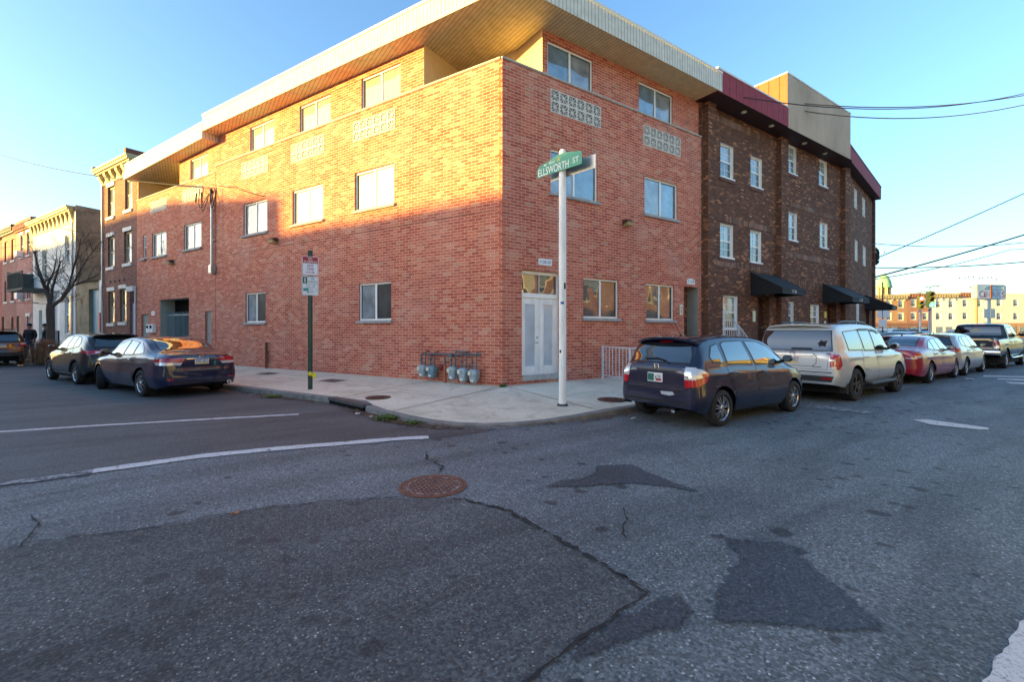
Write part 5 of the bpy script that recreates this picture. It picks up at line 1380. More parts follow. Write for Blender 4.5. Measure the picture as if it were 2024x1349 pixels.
M['paint_navy'] = paint_mat('paint_navy', (0.002, 0.004, 0.028), 0, .25)
M['paint_navy2'] = paint_mat('paint_navy2', (0.002, 0.005, 0.036), 0, .25)
M['paint_silver'] = paint_mat('paint_silver', (0.46, 0.49, 0.51), .4, .32)
M['paint_silver2'] = paint_mat('paint_silver2', (0.47, 0.48, 0.49), .4, .3)
M['paint_red'] = paint_mat('paint_red', (0.30, 0.005, 0.02), 0, .25)
M['paint_black'] = paint_mat('paint_black', (0.004, 0.005, 0.006), 0, .2)
M['paint_grey'] = paint_mat('paint_grey', (0.010, 0.014, 0.017), 0, .25)
M['paint_teal'] = paint_mat('paint_teal', (0.02, 0.09, 0.13), .2, .3)
M['paint_white'] = paint_mat('paint_white', (0.62, 0.63, 0.65), 0, .3)
M['paint_skyblue'] = paint_mat('paint_skyblue', (0.22, 0.34, 0.44), .3, .3)

# ---------------- dark blue hatchback, nearest
CY = -4.42
def hatch():
    sp = dict(L=4.05, xr=.72, xf=3.22, rt=.305, arch=.372, sill=.22, tum=.20, paint='paint_navy', spokes=7, double=True, crease=.86, rim=.70,
      w=[(0, .66), (.03, .74), (.10, .80), (.3, .838), (1, .848), (3.0, .845), (3.5, .81), (3.8, .72), (3.98, .55), (4.05, .38)],
      top=[(0, .63), (.008, .66), (.03, .94), (.08, 1.03), (.20, 1.20), (.33, 1.39), (.42, 1.455), (.62, 1.492), (1.3, 1.525), (1.9, 1.51), (2.35, 1.45), (2.8, 1.23), (3.2, 1.02), (3.5, .93), (3.85, .80), (3.98, .68), (4.05, .5)],
      belt=[(0, .61), (.03, .91), (.3, .985), (1.0, .97), (2.5, .92), (3.3, .86), (3.8, .72), (4.05, .45)],
      low=[(0, .33), (.15, .27), (.35, .24), (3.6, .22), (4.05, .3)])
    c = Car('hatchback', 'shiny dark blue hatchback with a green licence plate parked nearest the street corner', sp, (.23, CY, 0), 0.0, 'cars parked along the avenue')
    c.window('side_window', 'S', [(.56, 1.08), (.50, 1.16), (.62, 1.32), (.80, 1.365), (.85, 1.06)])
    c.window('side_window', 'S', [(.96, 1.04), (.93, 1.36), (1.02, 1.395), (1.60, 1.405), (1.74, 1.0)])
    c.window('side_window', 'S', [(1.86, .995), (1.72, 1.40), (2.1, 1.385), (2.45, 1.29), (2.84, 1.04), (2.84, .985)])
    c.window('side_window', 'S', [(2.93, .98), (2.88, 1.05), (2.93, 1.03), (3.12, .965)], border=.012)
    c.window('rear_window', 'R', [(.60, 1.065), (-.60, 1.065), (-.58, 1.18), (-.50, 1.355), (.50, 1.355), (.58, 1.18)], mirror=False)
    c.window('windscreen', 'F', [(.62, 1.09), (-.62, 1.09), (-.52, 1.38), (.52, 1.38)], mirror=False)
    c.door([(1.12, .34), (1.10, .57), (.98, .78), (.90, .99), (1.80, .955), (1.84, .30), (1.2, .30)], 1.05, .885)
    c.door([(1.87, .30), (1.83, .952), (2.96, .90), (2.93, .62), (2.80, .30)], 2.02, .862)
    big = [(.565, .63), (-.565, .63), (-.60, .80), (-.575, 1.0), (.575, 1.0), (.60, .80)]
    c.panel('door_gap', 'R', [(y*1.012, .625 if z == .63 else z) for y, z in big], 'trim', .0015)
    tg = c.panel('tailgate', 'R', big, 'paint_navy', .004)[0]
    c.panel('plate_recess', 'R', [(.42, .93), (-.42, .93), (-.34, .70), (-.30, .675), (.30, .675), (.34, .70)], 'trim', .0055, parent=tg)
    c.panel('plate_recess', 'R', [(.412, .925), (-.412, .925), (-.333, .706), (-.296, .682), (.296, .682), (.333, .706)], 'paint_navy', .0075, parent=tg)
    c.panel('trim_strip', 'R', [(.45, .955), (-.45, .955), (-.44, .925), (.44, .925)], 'trim', .012, parent=tg)
    for sg in (1, -1):
        f = lambda P: [(y*sg, z) for y, z in P][::sg]
        l = c.panel('tail_lamp', 'R', f([(.565, 1.0), (.70, .995), (.775, .93), (.785, .80), (.575, .80)]), 'lamp_clear', .010)
        l2 = c.panel('tail_lamp', 'R', f([(.575, .797), (.785, .797), (.79, .70), (.60, .665)]), 'lamp_red', .010)
        c.panel('reversing_lamp', 'R', f([(.60, .93), (.68, .93), (.69, .84), (.61, .84)]), 'chrome', .013)
    c.panel('tail_lamp', 'S', [(.045, .985), (.20, .97), (.34, .90), (.33, .862), (.08, .82)], 'lamp_clear', .010, True)
    c.panel('tail_lamp', 'S', [(.17, .90), (.34, .90), (.33, .865), (.20, .835)], 'lamp_red', .013, True)
    c.panel('tail_lamp', 'S', [(.07, .815), (.325, .855), (.26, .76), (.05, .69)], 'lamp_red', .010, True)
    c.panel('bumper_trim', 'R', [(.68, .42), (-.68, .42), (-.62, .385), (.62, .385)], 'trim', .006)
    c.panel('scuff_mark', 'R', [(-.12, .575), (-.36, .585), (-.40, .54), (-.30, .515), (-.14, .525)], mat('scuff', (.4, .42, .46), .6), .003)
    c.panel('bumper_line', 'R', [(.74, .60), (-.74, .60), (-.74, .592), (.74, .592)], 'trim', .002)
    c.panel('body_crease', 'S', [(1.25, .50), (2.7, .56), (2.72, .535), (1.3, .47)], 'paint_navy', .010, True)
    side_skirt(c, .20, .29, 'paint_navy', .022)
    spoiler(c, .20, .60, .60, .015, 'paint_navy')
    c.panel('brake_lamp', 'R', [(.13, 1.405), (-.13, 1.405), (-.13, 1.385), (.13, 1.385)], 'lamp_red', .02)
    wiper(c, [(-.22, 1.045), (-.17, 1.075), (.02, 1.11), (.28, 1.10)])
    c.emblem(.985, 'h', size=.055); c.plate(.80, 'BIZ47F', style='green')
    c.mirror_(2.82, .98); antenna(c, .75, 0, .22, -.18); exhaust(c, -.38, .27)
    return c
HATCH = hatch()

def suv():
    sp = dict(L=4.78, xr=1.0, xf=3.70, rt=.372, arch=.45, sill=.32, tum=.13, sq=3.4, rail=.42, paint='paint_silver', spokes=5, rim=.60, rim_mat='alloy_dark', spoke_w=.45, tw=.25, crease=1.0,
      w=[(0, .80), (.04, .88), (.15, .93), (.5, .965), (3.8, .965), (4.4, .90), (4.65, .75), (4.78, .6)],
      top=[(0, .68), (.008, .71), (.03, 1.06), (.08, 1.15), (.20, 1.50), (.28, 1.67), (.36, 1.72), (.6, 1.755), (1.5, 1.785), (2.4, 1.76), (2.75, 1.68), (3.3, 1.29), (3.55, 1.17), (4.3, 1.06), (4.6, .95), (4.74, .75), (4.78, .6)],
      belt=[(0, .64), (.05, 1.03), (.3, 1.11), (2, 1.09), (3.4, 1.06), (4.4, .95), (4.78, .55)],
      low=[(0, .42), (.2, .38), (.5, .34), (4.2, .33), (4.78, .4)])
    c = Car('suv', 'boxy silver suv with roof rails and dark bronze wheels behind the dark blue hatchback', sp, (5.10, -4.45, 0), 0.0, 'cars parked along the avenue')
    c.window('side_window', 'S', [(.72, 1.17), (.62, 1.56), (1.38, 1.60), (1.50, 1.155)])
    c.window('side_window', 'S', [(1.62, 1.15), (1.50, 1.60), (2.10, 1.60), (2.20, 1.14)])
    c.window('side_window', 'S', [(2.30, 1.14), (2.20, 1.60), (2.58, 1.565), (2.72, 1.52), (3.14, 1.19), (3.14, 1.14)])
    c.panel('window_visor', 'S', [(1.50, 1.645), (2.12, 1.645), (2.12, 1.60), (1.50, 1.60)], 'trim', .03, True); c.panel('window_visor', 'S', [(2.2, 1.645), (2.58, 1.61), (2.75, 1.545), (2.72, 1.51), (2.56, 1.565), (2.2, 1.60)], 'trim', .03, True)
    c.window('rear_window', 'R', [(.76, 1.16), (-.76, 1.16), (-.70, 1.585), (.70, 1.585)], mirror=False, border=.02)
    c.window('windscreen', 'F', [(.72, 1.30), (-.72, 1.30), (-.64, 1.62), (.64, 1.62)], mirror=False)
    c.door([(1.50, .42), (1.46, .60), (1.36, .80), (1.45, 1.12), (2.23, 1.10), (2.25, .40)], 1.62, .985)
    c.door([(2.28, .40), (2.26, 1.10), (3.28, 1.07), (3.26, .75), (3.18, .44)], 2.42, .98)
    c.panel('door_gap', 'R', [(.715, .735), (-.715, .735), (-.735, 1.13), (.735, 1.13)], 'trim', .0015)
    tg = c.panel('tailgate', 'R', [(.708, .742), (-.708, .742), (-.728, 1.124), (.728, 1.124)], 'paint_silver', .004)[0]
    rr = lambda w, h, z: [(w, z + h*.55), (w*.86, z + h), (-w*.86, z + h), (-w, z + h*.55), (-w, z - h*.5), (-w*.84, z - h), (w*.84, z - h), (w, z - h*.5)]
    c.panel('plate_recess', 'R', rr(.50, .15, .945), 'trim', .006, parent=tg); c.panel('plate_recess', 'R', rr(.488, .14, .945), 'paint_silver', .009, parent=tg)
    c.panel('trim_strip', 'R', [(.40, 1.03), (-.44, 1.03), (-.44, 1.018), (.40, 1.018)], 'trim', .012, parent=tg)
    for sg in (1, -1):
        f = lambda P: [(y*sg, z) for y, z in P][::sg]
        c.panel('tail_lamp', 'R', f([(.75, 1.10), (.88, 1.09), (.895, .78), (.76, .735)]), 'lamp_clear', .008)
        c.panel('tail_lamp', 'R', f([(.755, 1.06), (.86, 1.055), (.875, .97), (.76, .965)]), 'lamp_red', .013); c.panel('tail_lamp', 'R', f([(.765, .93), (.875, .93), (.88, .82), (.77, .80)]), 'lamp_red', .013)
        c.panel('reflector', 'R', f([(.62, .565), (.80, .565), (.80, .525), (.62, .525)]), 'lamp_red', .014)
    c.panel('tail_lamp', 'S', [(.06, 1.10), (.22, 1.07), (.24, .84), (.12, .75), (.06, .74)], 'lamp_red', .008, True)
    c.panel('bumper_trim', 'R', [(.84, .60), (-.84, .60), (-.80, .475), (.80, .475)], 'plastic', .008)
    c.panel('bumper_line', 'R', [(.80, .69), (-.80, .69), (-.80, .67), (.80, .67)], 'trim', .003)
    c.panel('side_moulding', 'S', [(1.55, .72), (3.2, .72), (3.2, .66), (1.53, .66)], 'paint_silver', .018, True)
    b = MB()
    for sg in (1, -1):
        b = MB(); b.tube([(1.48, sg*.93, .40), (1.55, sg*1.02, .37), (3.15, sg*1.02, .37), (3.22, sg*.93, .40)], .045, 8); b.build('running_board', M['plastic'], c.root, smooth=True)
        b = MB(); b.box(.48, .53, sg*.80 - .13, sg*.80 + .13, .20, .52); b.build('mudflap', M['plastic'], c.root)
    spoiler(c, .16, .60, .66, .01, 'paint_silver', rise=.015, th=.035)
    c.panel('brake_lamp', 'R', [(.16, 1.70), (-.16, 1.70), (-.16, 1.675), (.16, 1.675)], 'lamp_red', .06)
    roof_rails(c, .75, 2.5, .62, 'trim', .05); wiper(c, [(.05, 1.185), (-.38, 1.19)])
    c.emblem(1.075, 'h', size=.06); c.plate(.93, 'FEC4857', style='md', w=.32); c.mirror_(3.10, 1.12, (.12, .2, .17))
    c.panel('badge', 'R', [(-.42, .80), (-.60, .80), (-.60, .785), (-.42, .785)], 'trim', .008)
    return c
SUV = suv()

def sedan(name, label, paint, loc, rz, kind, group):
    acc = kind == 'navy'
    sp = dict(L=4.90, xr=1.08, xf=3.88, rt=.325, arch=.392, sill=.22, tum=.26, sq=2.5, paint=paint, spokes=8 if acc else 6, double=not acc, rim=.68, crease=.80,
      w=[(0, .68), (.03, .76), (.12, .84), (.35, .90), (.9, .918), (3.6, .915), (4.2, .87), (4.6, .76), (4.82, .56), (4.9, .38)],
      top=[(0, .62), (.008, .65), (.03, .97), (.07, 1.035), (.35, 1.065), (.60, 1.085), (.80, 1.14), (1.28, 1.35), (1.62, 1.435), (2.2, 1.462), (2.7, 1.42), (3.15, 1.22), (3.6, 1.02), (4.4, .88), (4.78, .72), (4.9, .5)],
      belt=[(0, .58), (.05, .93), (.5, .985), (1.6, .965), (3.5, .90), (4.4, .80), (4.9, .46)],
      low=[(0, .31), (.12, .27), (.4, .24), (4.4, .22), (4.9, .3)], steer=R(-24) if acc else 0, handle=paint)
    c = Car('sedan', label, sp, loc, rz, group)
    c.window('side_window', 'S', [(1.14, 1.06), (1.26, 1.16), (1.50, 1.29), (1.56, 1.29), (1.62, 1.02), (1.3, 1.03)], m='glass')
    c.window('side_window', 'S', [(1.69, 1.015), (1.64, 1.30), (2.12, 1.345), (2.22, 1.0)])
    c.window('side_window', 'S', [(2.31, .995), (2.20, 1.345), (2.5, 1.325), (2.74, 1.25), (3.16, 1.0), (3.16, .97)])
    c.window('rear_window', 'T', [(.82, .56), (.82, -.56), (1.40, -.52), (1.40, .52)], mirror=False)
    c.window('windscreen', 'F', [(.62, 1.08), (-.62, 1.08), (-.54, 1.36), (.54, 1.36)], mirror=False)
    c.door([(1.52, .36), (1.48, .56), (1.40, .72), (1.50, .98), (2.24, .965), (2.27, .32), (1.6, .32)], 1.66, .885)
    c.door([(2.30, .32), (2.27, .965), (3.42, .90), (3.42, .72), (3.38, .50), (3.30, .32)], 2.46, .87)
    if acc:
        for sg in (1, -1):
            P = []
            for x, z in ((1.10, 1.04), (1.25, 1.18), (1.52, 1.318), (2.15, 1.373), (2.5, 1.352), (2.76, 1.272)):
                h = c.cast('S', x, z); P.append((x, sg*(h[0].y + .006), z))
            b = MB(); b.tube(P, .009, 6); b.build('chrome_trim', M['chrome'], c.root, smooth=True)
    big = [(.56, .64), (-.56, .64), (-.52, .95), (-.40, 1.0), (.40, 1.0), (.52, .95)]
    c.panel('door_gap', 'R', [(y*1.014, z - .004 if z < .7 else z) for y, z in big], 'trim', .0015)
    tg = c.panel('boot_lid', 'R', big, paint, .004)[0]
    for sg in (1, -1):
        f = lambda P: [(y*sg, z) for y, z in P][::sg]
        if acc:
            c.panel('tail_lamp', 'R', f([(.36, .95), (.66, .955), (.80, .93), (.80, .85), (.42, .845)]), 'lamp_red', .010)
            c.panel('tail_lamp', 'R', f([(.42, .842), (.80, .847), (.80, .785), (.46, .775)]), 'lamp_clear', .010)
        else:
            c.panel('tail_lamp', 'R', f([(.50, .96), (.66, .96), (.80, .92), (.80, .80), (.54, .80)]), 'lamp_red', .010); c.panel('tail_lamp', 'R', f([(.54, .797), (.80, .797), (.80, .765), (.56, .765)]), 'lamp_clear', .010)
        c.panel('reflector', 'R', f([(.60, .46), (.72, .46), (.72, .43), (.60, .43)]), 'lamp_red', .006)
    c.panel('tail_lamp', 'S', [(.05, .95), (.22, .94), (.40, .90), (.34, .86), (.06, .855)], 'lamp_red' , .010, True)
    c.panel('tail_lamp', 'S', [(.06, .85), (.335, .857), (.26, .79), (.06, .79)], 'lamp_clear', .010, True)
    c.panel('bumper_line', 'R', [(.80, .615), (-.80, .615), (-.80, .605), (.80, .605)], 'trim', .003)
    c.panel('bumper_trim', 'R', [(.62, .37), (-.62, .37), (-.56, .34), (.56, .34)], 'trim', .006)
    c.emblem(.955 if acc else .93, 'h' if acc else 'o', size=.055 if acc else .045)
    if acc:
        c.plate(.86, 'KHC-2872', style='pa'); exhaust(c, -.62, .30, .05)
        c.panel('badge', 'R', [(.33, .93), (.16, .93), (.16, .912), (.33, .912)], 'chrome', .012)
    else:
        c.plate(.80, 'JDN4716', style='white'); antenna(c, 1.75, 0, .07, -.12); exhaust(c, -.5, .28, .04)
        c.panel('badge', 'R', [(-.30, .72), (-.36, .72), (-.36, .71), (-.30, .71)], 'chrome', .012)
    c.mirror_(3.12, .96)
    side_skirt(c, .20, .245, 'chrome' if acc else paint, .008)
    return c
NAVY = sedan('sedan', 'dark navy sedan with turned front wheels parked nearest on the side street', 'paint_navy2', tuple(PL(6.12, 4.06)), AV, 'navy', 'cars parked along the side street')
RED = sedan('sedan', 'deep red sedan parked between the silver suv and the silver compact', 'paint_red', (11.05, -4.36, 0), 0.0, 'red', 'cars parked along the avenue')

def compact():
    sp = dict(L=4.40, xr=.92, xf=3.50, rt=.318, arch=.382, sill=.22, tum=.23, paint='paint_silver2', spokes=6, rim=.70, crease=.84, spoke_w=.34,
      w=[(0, .68), (.04, .77), (.14, .84), (.4, .88), (1, .89), (3.2, .885), (3.8, .84), (4.15, .74), (4.33, .55), (4.4, .38)],
      top=[(0, .62), (.025, .68), (.05, .98), (.12, 1.08), (.38, 1.34), (.50, 1.42), (.62, 1.455), (1.0, 1.49), (1.8, 1.51), (2.4, 1.465), (2.9, 1.25), (3.35, 1.03), (4.0, .90), (4.28, .72), (4.4, .5)],
      belt=[(0, .60), (.05, .95), (.4, 1.01), (1.0, .99), (2.5, .93), (3.4, .88), (4.0, .75), (4.4, .45)],
      low=[(0, .38), (.15, .28), (.4, .24), (3.9, .22), (4.4, .3)])
    c = Car('compact_car', 'silver compact hatchback between the red sedan and the black pickup', sp, (15.4, -4.36, 0), 0.0, 'cars parked along the avenue')
    c.window('side_window', 'S', [(.62, 1.10), (.66, 1.25), (.78, 1.35), (1.0, 1.38), (1.05, 1.06)]); c.window('side_window', 'S', [(1.14, 1.05), (1.10, 1.38), (1.75, 1.395), (1.88, 1.01)]); c.window('side_window', 'S', [(1.97, 1.0), (1.84, 1.395), (2.25, 1.37), (2.55, 1.26), (2.92, 1.02), (2.92, .975)])
    c.window('rear_window', 'R', [(.62, 1.10), (-.62, 1.10), (-.50, 1.345), (.50, 1.345)], mirror=False); c.window('windscreen', 'F', [(.62, 1.09), (-.62, 1.09), (-.52, 1.38), (.52, 1.38)], mirror=False)
    c.door([(1.34, .36), (1.30, .57), (1.18, .78), (1.12, 1.0), (1.92, .975), (1.96, .31), (1.4, .31)], 1.28, .90); c.door([(1.99, .31), (1.95, .97), (3.08, .91), (3.05, .62), (2.94, .31)], 2.14, .885)
    for sg in (1, -1):
        f = lambda P: [(y*sg, z) for y, z in P][::sg]
        c.panel('tail_lamp', 'R', f([(.52, .985), (.72, .99), (.84, .93), (.84, .86), (.56, .88)]), 'lamp_red', .010)
    c.panel('tail_lamp', 'S', [(.05, .97), (.28, 1.0), (.44, .97), (.30, .89), (.05, .85)], 'lamp_red', .010, True)
    c.panel('bumper_trim', 'R', [(.70, .46), (-.70, .46), (-.66, .385), (.66, .385)], 'trim', .006)
    c.plate(.80, 'HGR2061'); c.emblem(1.0, 'o', size=.045); c.mirror_(2.88, .97, m='trim'); antenna(c, .8, 0, .1, -.12); spoiler(c, .36, .8, .55, .01, 'paint_silver2')
    return c
COMPACT = compact()

def pickup():
    sp = dict(L=5.75, xr=1.30, xf=4.95, rt=.40, arch=.475, sill=.44, tum=.15, sq=3.2, rail=.40, paint='paint_black', spokes=5, rim=.62, spoke_w=.4, tw=.27, crease=1.05,
      w=[(0, .93), (.03, .96), (.1, .985), (.4, 1.0), (4.8, 1.0), (5.4, .93), (5.65, .78), (5.75, .6)],
      top=[(0, .80), (.02, .85), (.04, 1.26), (.08, 1.30), (1.85, 1.31), (1.92, 1.40), (2.06, 1.82), (2.16, 1.89), (2.4, 1.915), (3.3, 1.92), (3.65, 1.86), (4.25, 1.42), (4.55, 1.30), (5.4, 1.18), (5.65, 1.05), (5.75, .8)],
      belt=[(0, .78), (.04, 1.22), (1.9, 1.25), (4.2, 1.24), (5.3, 1.1), (5.75, .75)],
      low=[(0, .60), (.3, .52), (5.2, .46), (5.75, .5)])
    c = Car('pickup_truck', 'black pickup truck with chrome rear bumper at the right edge of the photo', sp, (20.75, -4.38, 0), 0.0, 'cars parked along the avenue')
    c.window('rear_window', 'R', [(.72, 1.38), (-.72, 1.38), (-.66, 1.76), (.66, 1.76)], mirror=False)
    c.window('side_window', 'S', [(2.26, 1.34), (2.22, 1.72), (2.92, 1.76), (2.97, 1.33)]); c.window('side_window', 'S', [(3.07, 1.33), (3.02, 1.76), (3.45, 1.73), (3.62, 1.64), (3.98, 1.38), (3.98, 1.33)])
    c.door([(2.15, .52), (2.12, 1.27), (3.0, 1.27), (3.02, .50)], 2.3, 1.12); c.door([(3.05, .50), (3.03, 1.27), (4.2, 1.24), (4.3, .8), (4.2, .50)], 3.2, 1.12)
    c.panel('door_gap', 'R', [(.76, .80), (-.76, .80), (-.76, 1.262), (.76, 1.262)], 'trim', .0015); tg = c.panel('tailgate', 'R', [(.75, .81), (-.75, .81), (-.75, 1.256), (.75, 1.256)], 'paint_black', .004)[0]
    c.panel('handle_recess', 'R', [(.12, 1.17), (-.12, 1.17), (-.12, 1.10), (.12, 1.10)], 'trim', .008, parent=tg)
    for sg in (1, -1):
        f = lambda P: [(y*sg, z) for y, z in P][::sg]
        c.panel('tail_lamp', 'R', f([(.785, 1.22), (.93, 1.22), (.94, .98), (.79, .98)]), 'lamp_red', .010); c.panel('tail_lamp', 'R', f([(.79, .975), (.94, .975), (.945, .87), (.80, .87)]), 'lamp_clear', .010)
        b = MB(); b.box(.70, .76, sg*.86 - .15, sg*.86 + .15, .24, .62); b.build('mudflap', M['plastic'], c.root)
    c.panel('tail_lamp', 'S', [(.04, 1.22), (.17, 1.22), (.17, .98), (.04, .98)], 'lamp_red', .010, True)
    rows = []
    for k in range(17):
        y = -.98 + 1.96*k/16; x = -.10 + .10*abs(y)**3
        rows.append([(.15, y, .60), (x, y, .60), (x - .015, y, .68), (x, y, .76), (.12, y, .78)])
    b = MB(); b.grid(rows); b.face(rows[0]); b.face(rows[-1][::-1]); b.build('rear_bumper', M['chrome'], c.root, smooth=True, sharp=50)
    c.panel('brake_lamp', 'R', [(.17, 1.845), (-.17, 1.845), (-.17, 1.815), (.17, 1.815)], 'lamp_red', .012)
    c.emblem(1.0, 'o', y=-.1, size=.05); c.plate(.69, 'ZKB8830', w=.3); c.mirror_(3.95, 1.36, (.12, .24, .24), 'trim'); arch_trim(c, .05, .012, 'trim')
    for sg in (1, -1):
        b = MB(); b.tube([(2.0, sg*.98, .48), (2.1, sg*1.02, .44), (4.2, sg*1.02, .44), (4.3, sg*.98, .48)], .04, 8); b.build('running_board', M['chrome'], c.root, smooth=True)
    c.panel('window_sticker', 'R', [(.18, 1.66), (.02, 1.67), (.02, 1.61), (.18, 1.60)], 'sign_yellow', .011)
    return c
PICKUP = pickup()

def crossover():
    sp = dict(L=4.27, xr=.82, xf=3.39, rt=.335, arch=.405, sill=.28, tum=.24, paint='paint_grey', spokes=5, double=True, rim=.70, crease=.92,
      w=[(0, .66), (.04, .76), (.14, .83), (.4, .875), (1, .885), (3.1, .88), (3.7, .83), (4.05, .72), (4.2, .55), (4.27, .38)],
      top=[(0, .66), (.025, .72), (.05, 1.0), (.14, 1.12), (.38, 1.35), (.50, 1.43), (.62, 1.465), (1.0, 1.51), (1.6, 1.535), (2.1, 1.50), (2.6, 1.31), (3.05, 1.09), (3.4, 1.01), (3.95, .90), (4.18, .72), (4.27, .5)],
      belt=[(0, .64), (.05, .97), (.4, 1.05), (1.0, 1.02), (2.5, .95), (3.3, .90), (3.9, .78), (4.27, .45)],
      low=[(0, .42), (.15, .34), (.4, .29), (3.8, .27), (4.27, .34)])
    c = Car('crossover', 'dark grey crossover with black wheel arch cladding parked in front of the navy sedan', sp, tuple(PL(11.1, 4.07)), AV, 'cars parked along the side street')
    c.window('side_window', 'S', [(.80, 1.14), (.78, 1.26), (.92, 1.36), (1.14, 1.41), (1.22, 1.09)]); c.window('side_window', 'S', [(1.29, 1.08), (1.22, 1.415), (1.66, 1.42), (1.78, 1.05)]); c.window('side_window', 'S', [(1.87, 1.04), (1.75, 1.42), (2.05, 1.385), (2.35, 1.28), (2.78, 1.05), (2.78, 1.0)])
    c.window('rear_window', 'R', [(.60, 1.12), (-.60, 1.12), (-.48, 1.36), (.48, 1.36)], mirror=False); c.window('windscreen', 'F', [(.62, 1.12), (-.62, 1.12), (-.52, 1.40), (.52, 1.40)], mirror=False)
    c.door([(1.26, .42), (1.22, .62), (1.10, .82), (1.16, 1.04), (1.82, 1.02), (1.86, .38), (1.32, .38)], 1.24, .93); c.door([(1.89, .38), (1.85, 1.015), (2.96, .95), (2.94, .68), (2.84, .38)], 2.0, .92)
    for sg in (1, -1):
        f = lambda P: [(y*sg, z) for y, z in P][::sg]
        c.panel('tail_lamp', 'R', f([(.36, 1.0), (.62, 1.02), (.80, 1.0), (.80, .92), (.58, .90)]), 'lamp_red', .010); c.panel('reversing_lamp', 'R', f([(.48, .985), (.60, .985), (.60, .945), (.50, .945)]), 'lamp_clear', .014)
    c.panel('tail_lamp', 'S', [(.06, 1.0), (.30, 1.02), (.46, 1.0), (.30, .94), (.06, .91)], 'lamp_red', .010, True)
    c.panel('bumper_trim', 'R', [(.76, .58), (-.76, .58), (-.70, .44), (.70, .44)], 'plastic', .008)
    arch_trim(c, .075, .016); side_skirt(c, .27, .40, 'plastic', .014); c.panel('sill_trim', 'S', [(1.32, .42), (2.9, .44), (2.9, .41), (1.3, .40)], 'galv', .016, True)
    c.mirror_(2.74, 1.0); antenna(c, .85, 0, .08, -.12); spoiler(c, .34, .78, .55, .0, 'paint_grey'); c.plate(.83, 'LNB5093', style='pa')
    return c
CROSS = crossover()

def wagon():
    sp = dict(L=4.46, xr=.86, xf=3.50, rt=.345, arch=.415, sill=.30, tum=.20, paint='paint_black', spokes=5, rim=.68, crease=.95,
      w=[(0, .70), (.04, .80), (.14, .86), (.4, .89), (3.3, .89), (3.9, .84), (4.25, .72), (4.46, .4)],
      top=[(0, .68), (.025, .74), (.05, 1.04), (.10, 1.12), (.30, 1.42), (.40, 1.51), (.55, 1.55), (1.2, 1.59), (2.2, 1.57), (2.6, 1.42), (3.1, 1.14), (3.4, 1.07), (4.1, .95), (4.35, .8), (4.46, .55)],
      belt=[(0, .66), (.05, 1.02), (.4, 1.07), (1.0, 1.05), (3.3, .98), (4.0, .85), (4.46, .5)],
      low=[(0, .44), (.15, .36), (.5, .31), (4.0, .29), (4.46, .36)])
    c = Car('estate_car', 'black estate car with roof rails cut off by the left edge of the photo', sp, tuple(PL(24.05, 4.30)), AV, 'cars parked along the side street')
    c.window('side_window', 'S', [(.62, 1.16), (.72, 1.40), (1.2, 1.44), (1.3, 1.11)]); c.window('side_window', 'S', [(1.38, 1.10), (1.30, 1.45), (1.85, 1.46), (1.95, 1.08)]); c.window('side_window', 'S', [(2.03, 1.07), (1.93, 1.46), (2.25, 1.44), (2.85, 1.10), (2.85, 1.05)])
    c.window('rear_window', 'R', [(.62, 1.13), (-.62, 1.13), (-.52, 1.44), (.52, 1.44)], mirror=False)
    c.door([(1.30, .44), (1.26, .65), (1.14, .85), (1.20, 1.06), (1.98, 1.04), (2.0, .40)], 1.35, .96); c.door([(2.03, .40), (2.01, 1.04), (3.05, .99), (3.03, .7), (2.92, .40)], 2.15, .95)
    for sg in (1, -1):
        f = lambda P: [(y*sg, z) for y, z in P][::sg]
        c.panel('tail_lamp', 'R', f([(.60, 1.06), (.78, 1.05), (.85, .98), (.85, .86), (.58, .86)]), 'lamp_red', .010); c.panel('reversing_lamp', 'R', f([(.62, 1.03), (.80, 1.02), (.80, .97), (.62, .97)]), 'lamp_clear', .014); c.panel('reflector', 'R', f([(.62, .56), (.76, .56), (.76, .52), (.62, .52)]), 'lamp_red', .014)
    c.panel('tail_lamp', 'S', [(.06, 1.05), (.26, 1.03), (.22, .88), (.06, .87)], 'lamp_red', .010, True)
    c.panel('bumper_trim', 'R', [(.80, .62), (-.80, .62), (-.74, .46), (.74, .46)], 'plastic', .010)
    c.panel('bumper_sticker', 'R', [(-.22, .97), (-.30, .97), (-.33, .85), (-.25, .85)], 'sign_yellow', .008); c.panel('bumper_sticker', 'R', [(-.42, .97), (-.50, .97), (-.55, .85), (-.47, .85)], 'plate_blue', .008)
    arch_trim(c, .07, .015); side_skirt(c, .28, .40, 'plastic', .014); roof_rails(c, .5, 2.2, .60, 'trim', .06)
    b = MB()
    for x in (.9, 1.8):
        z = c.cast('T', x, 0)[0].z + .09; b.tube([(x, -.6, z - .03), (x, 0, z), (x, .6, z - .03)], .022, 8)
    b.build('roof_bars', M['trim'], c.root, smooth=True)
    spoiler(c, .24, .70, .58, .0, 'paint_black'); c.plate(.92, 'JRS2654', style='pa'); c.mirror_(2.82, 1.05)
    return c
WAGON = wagon()

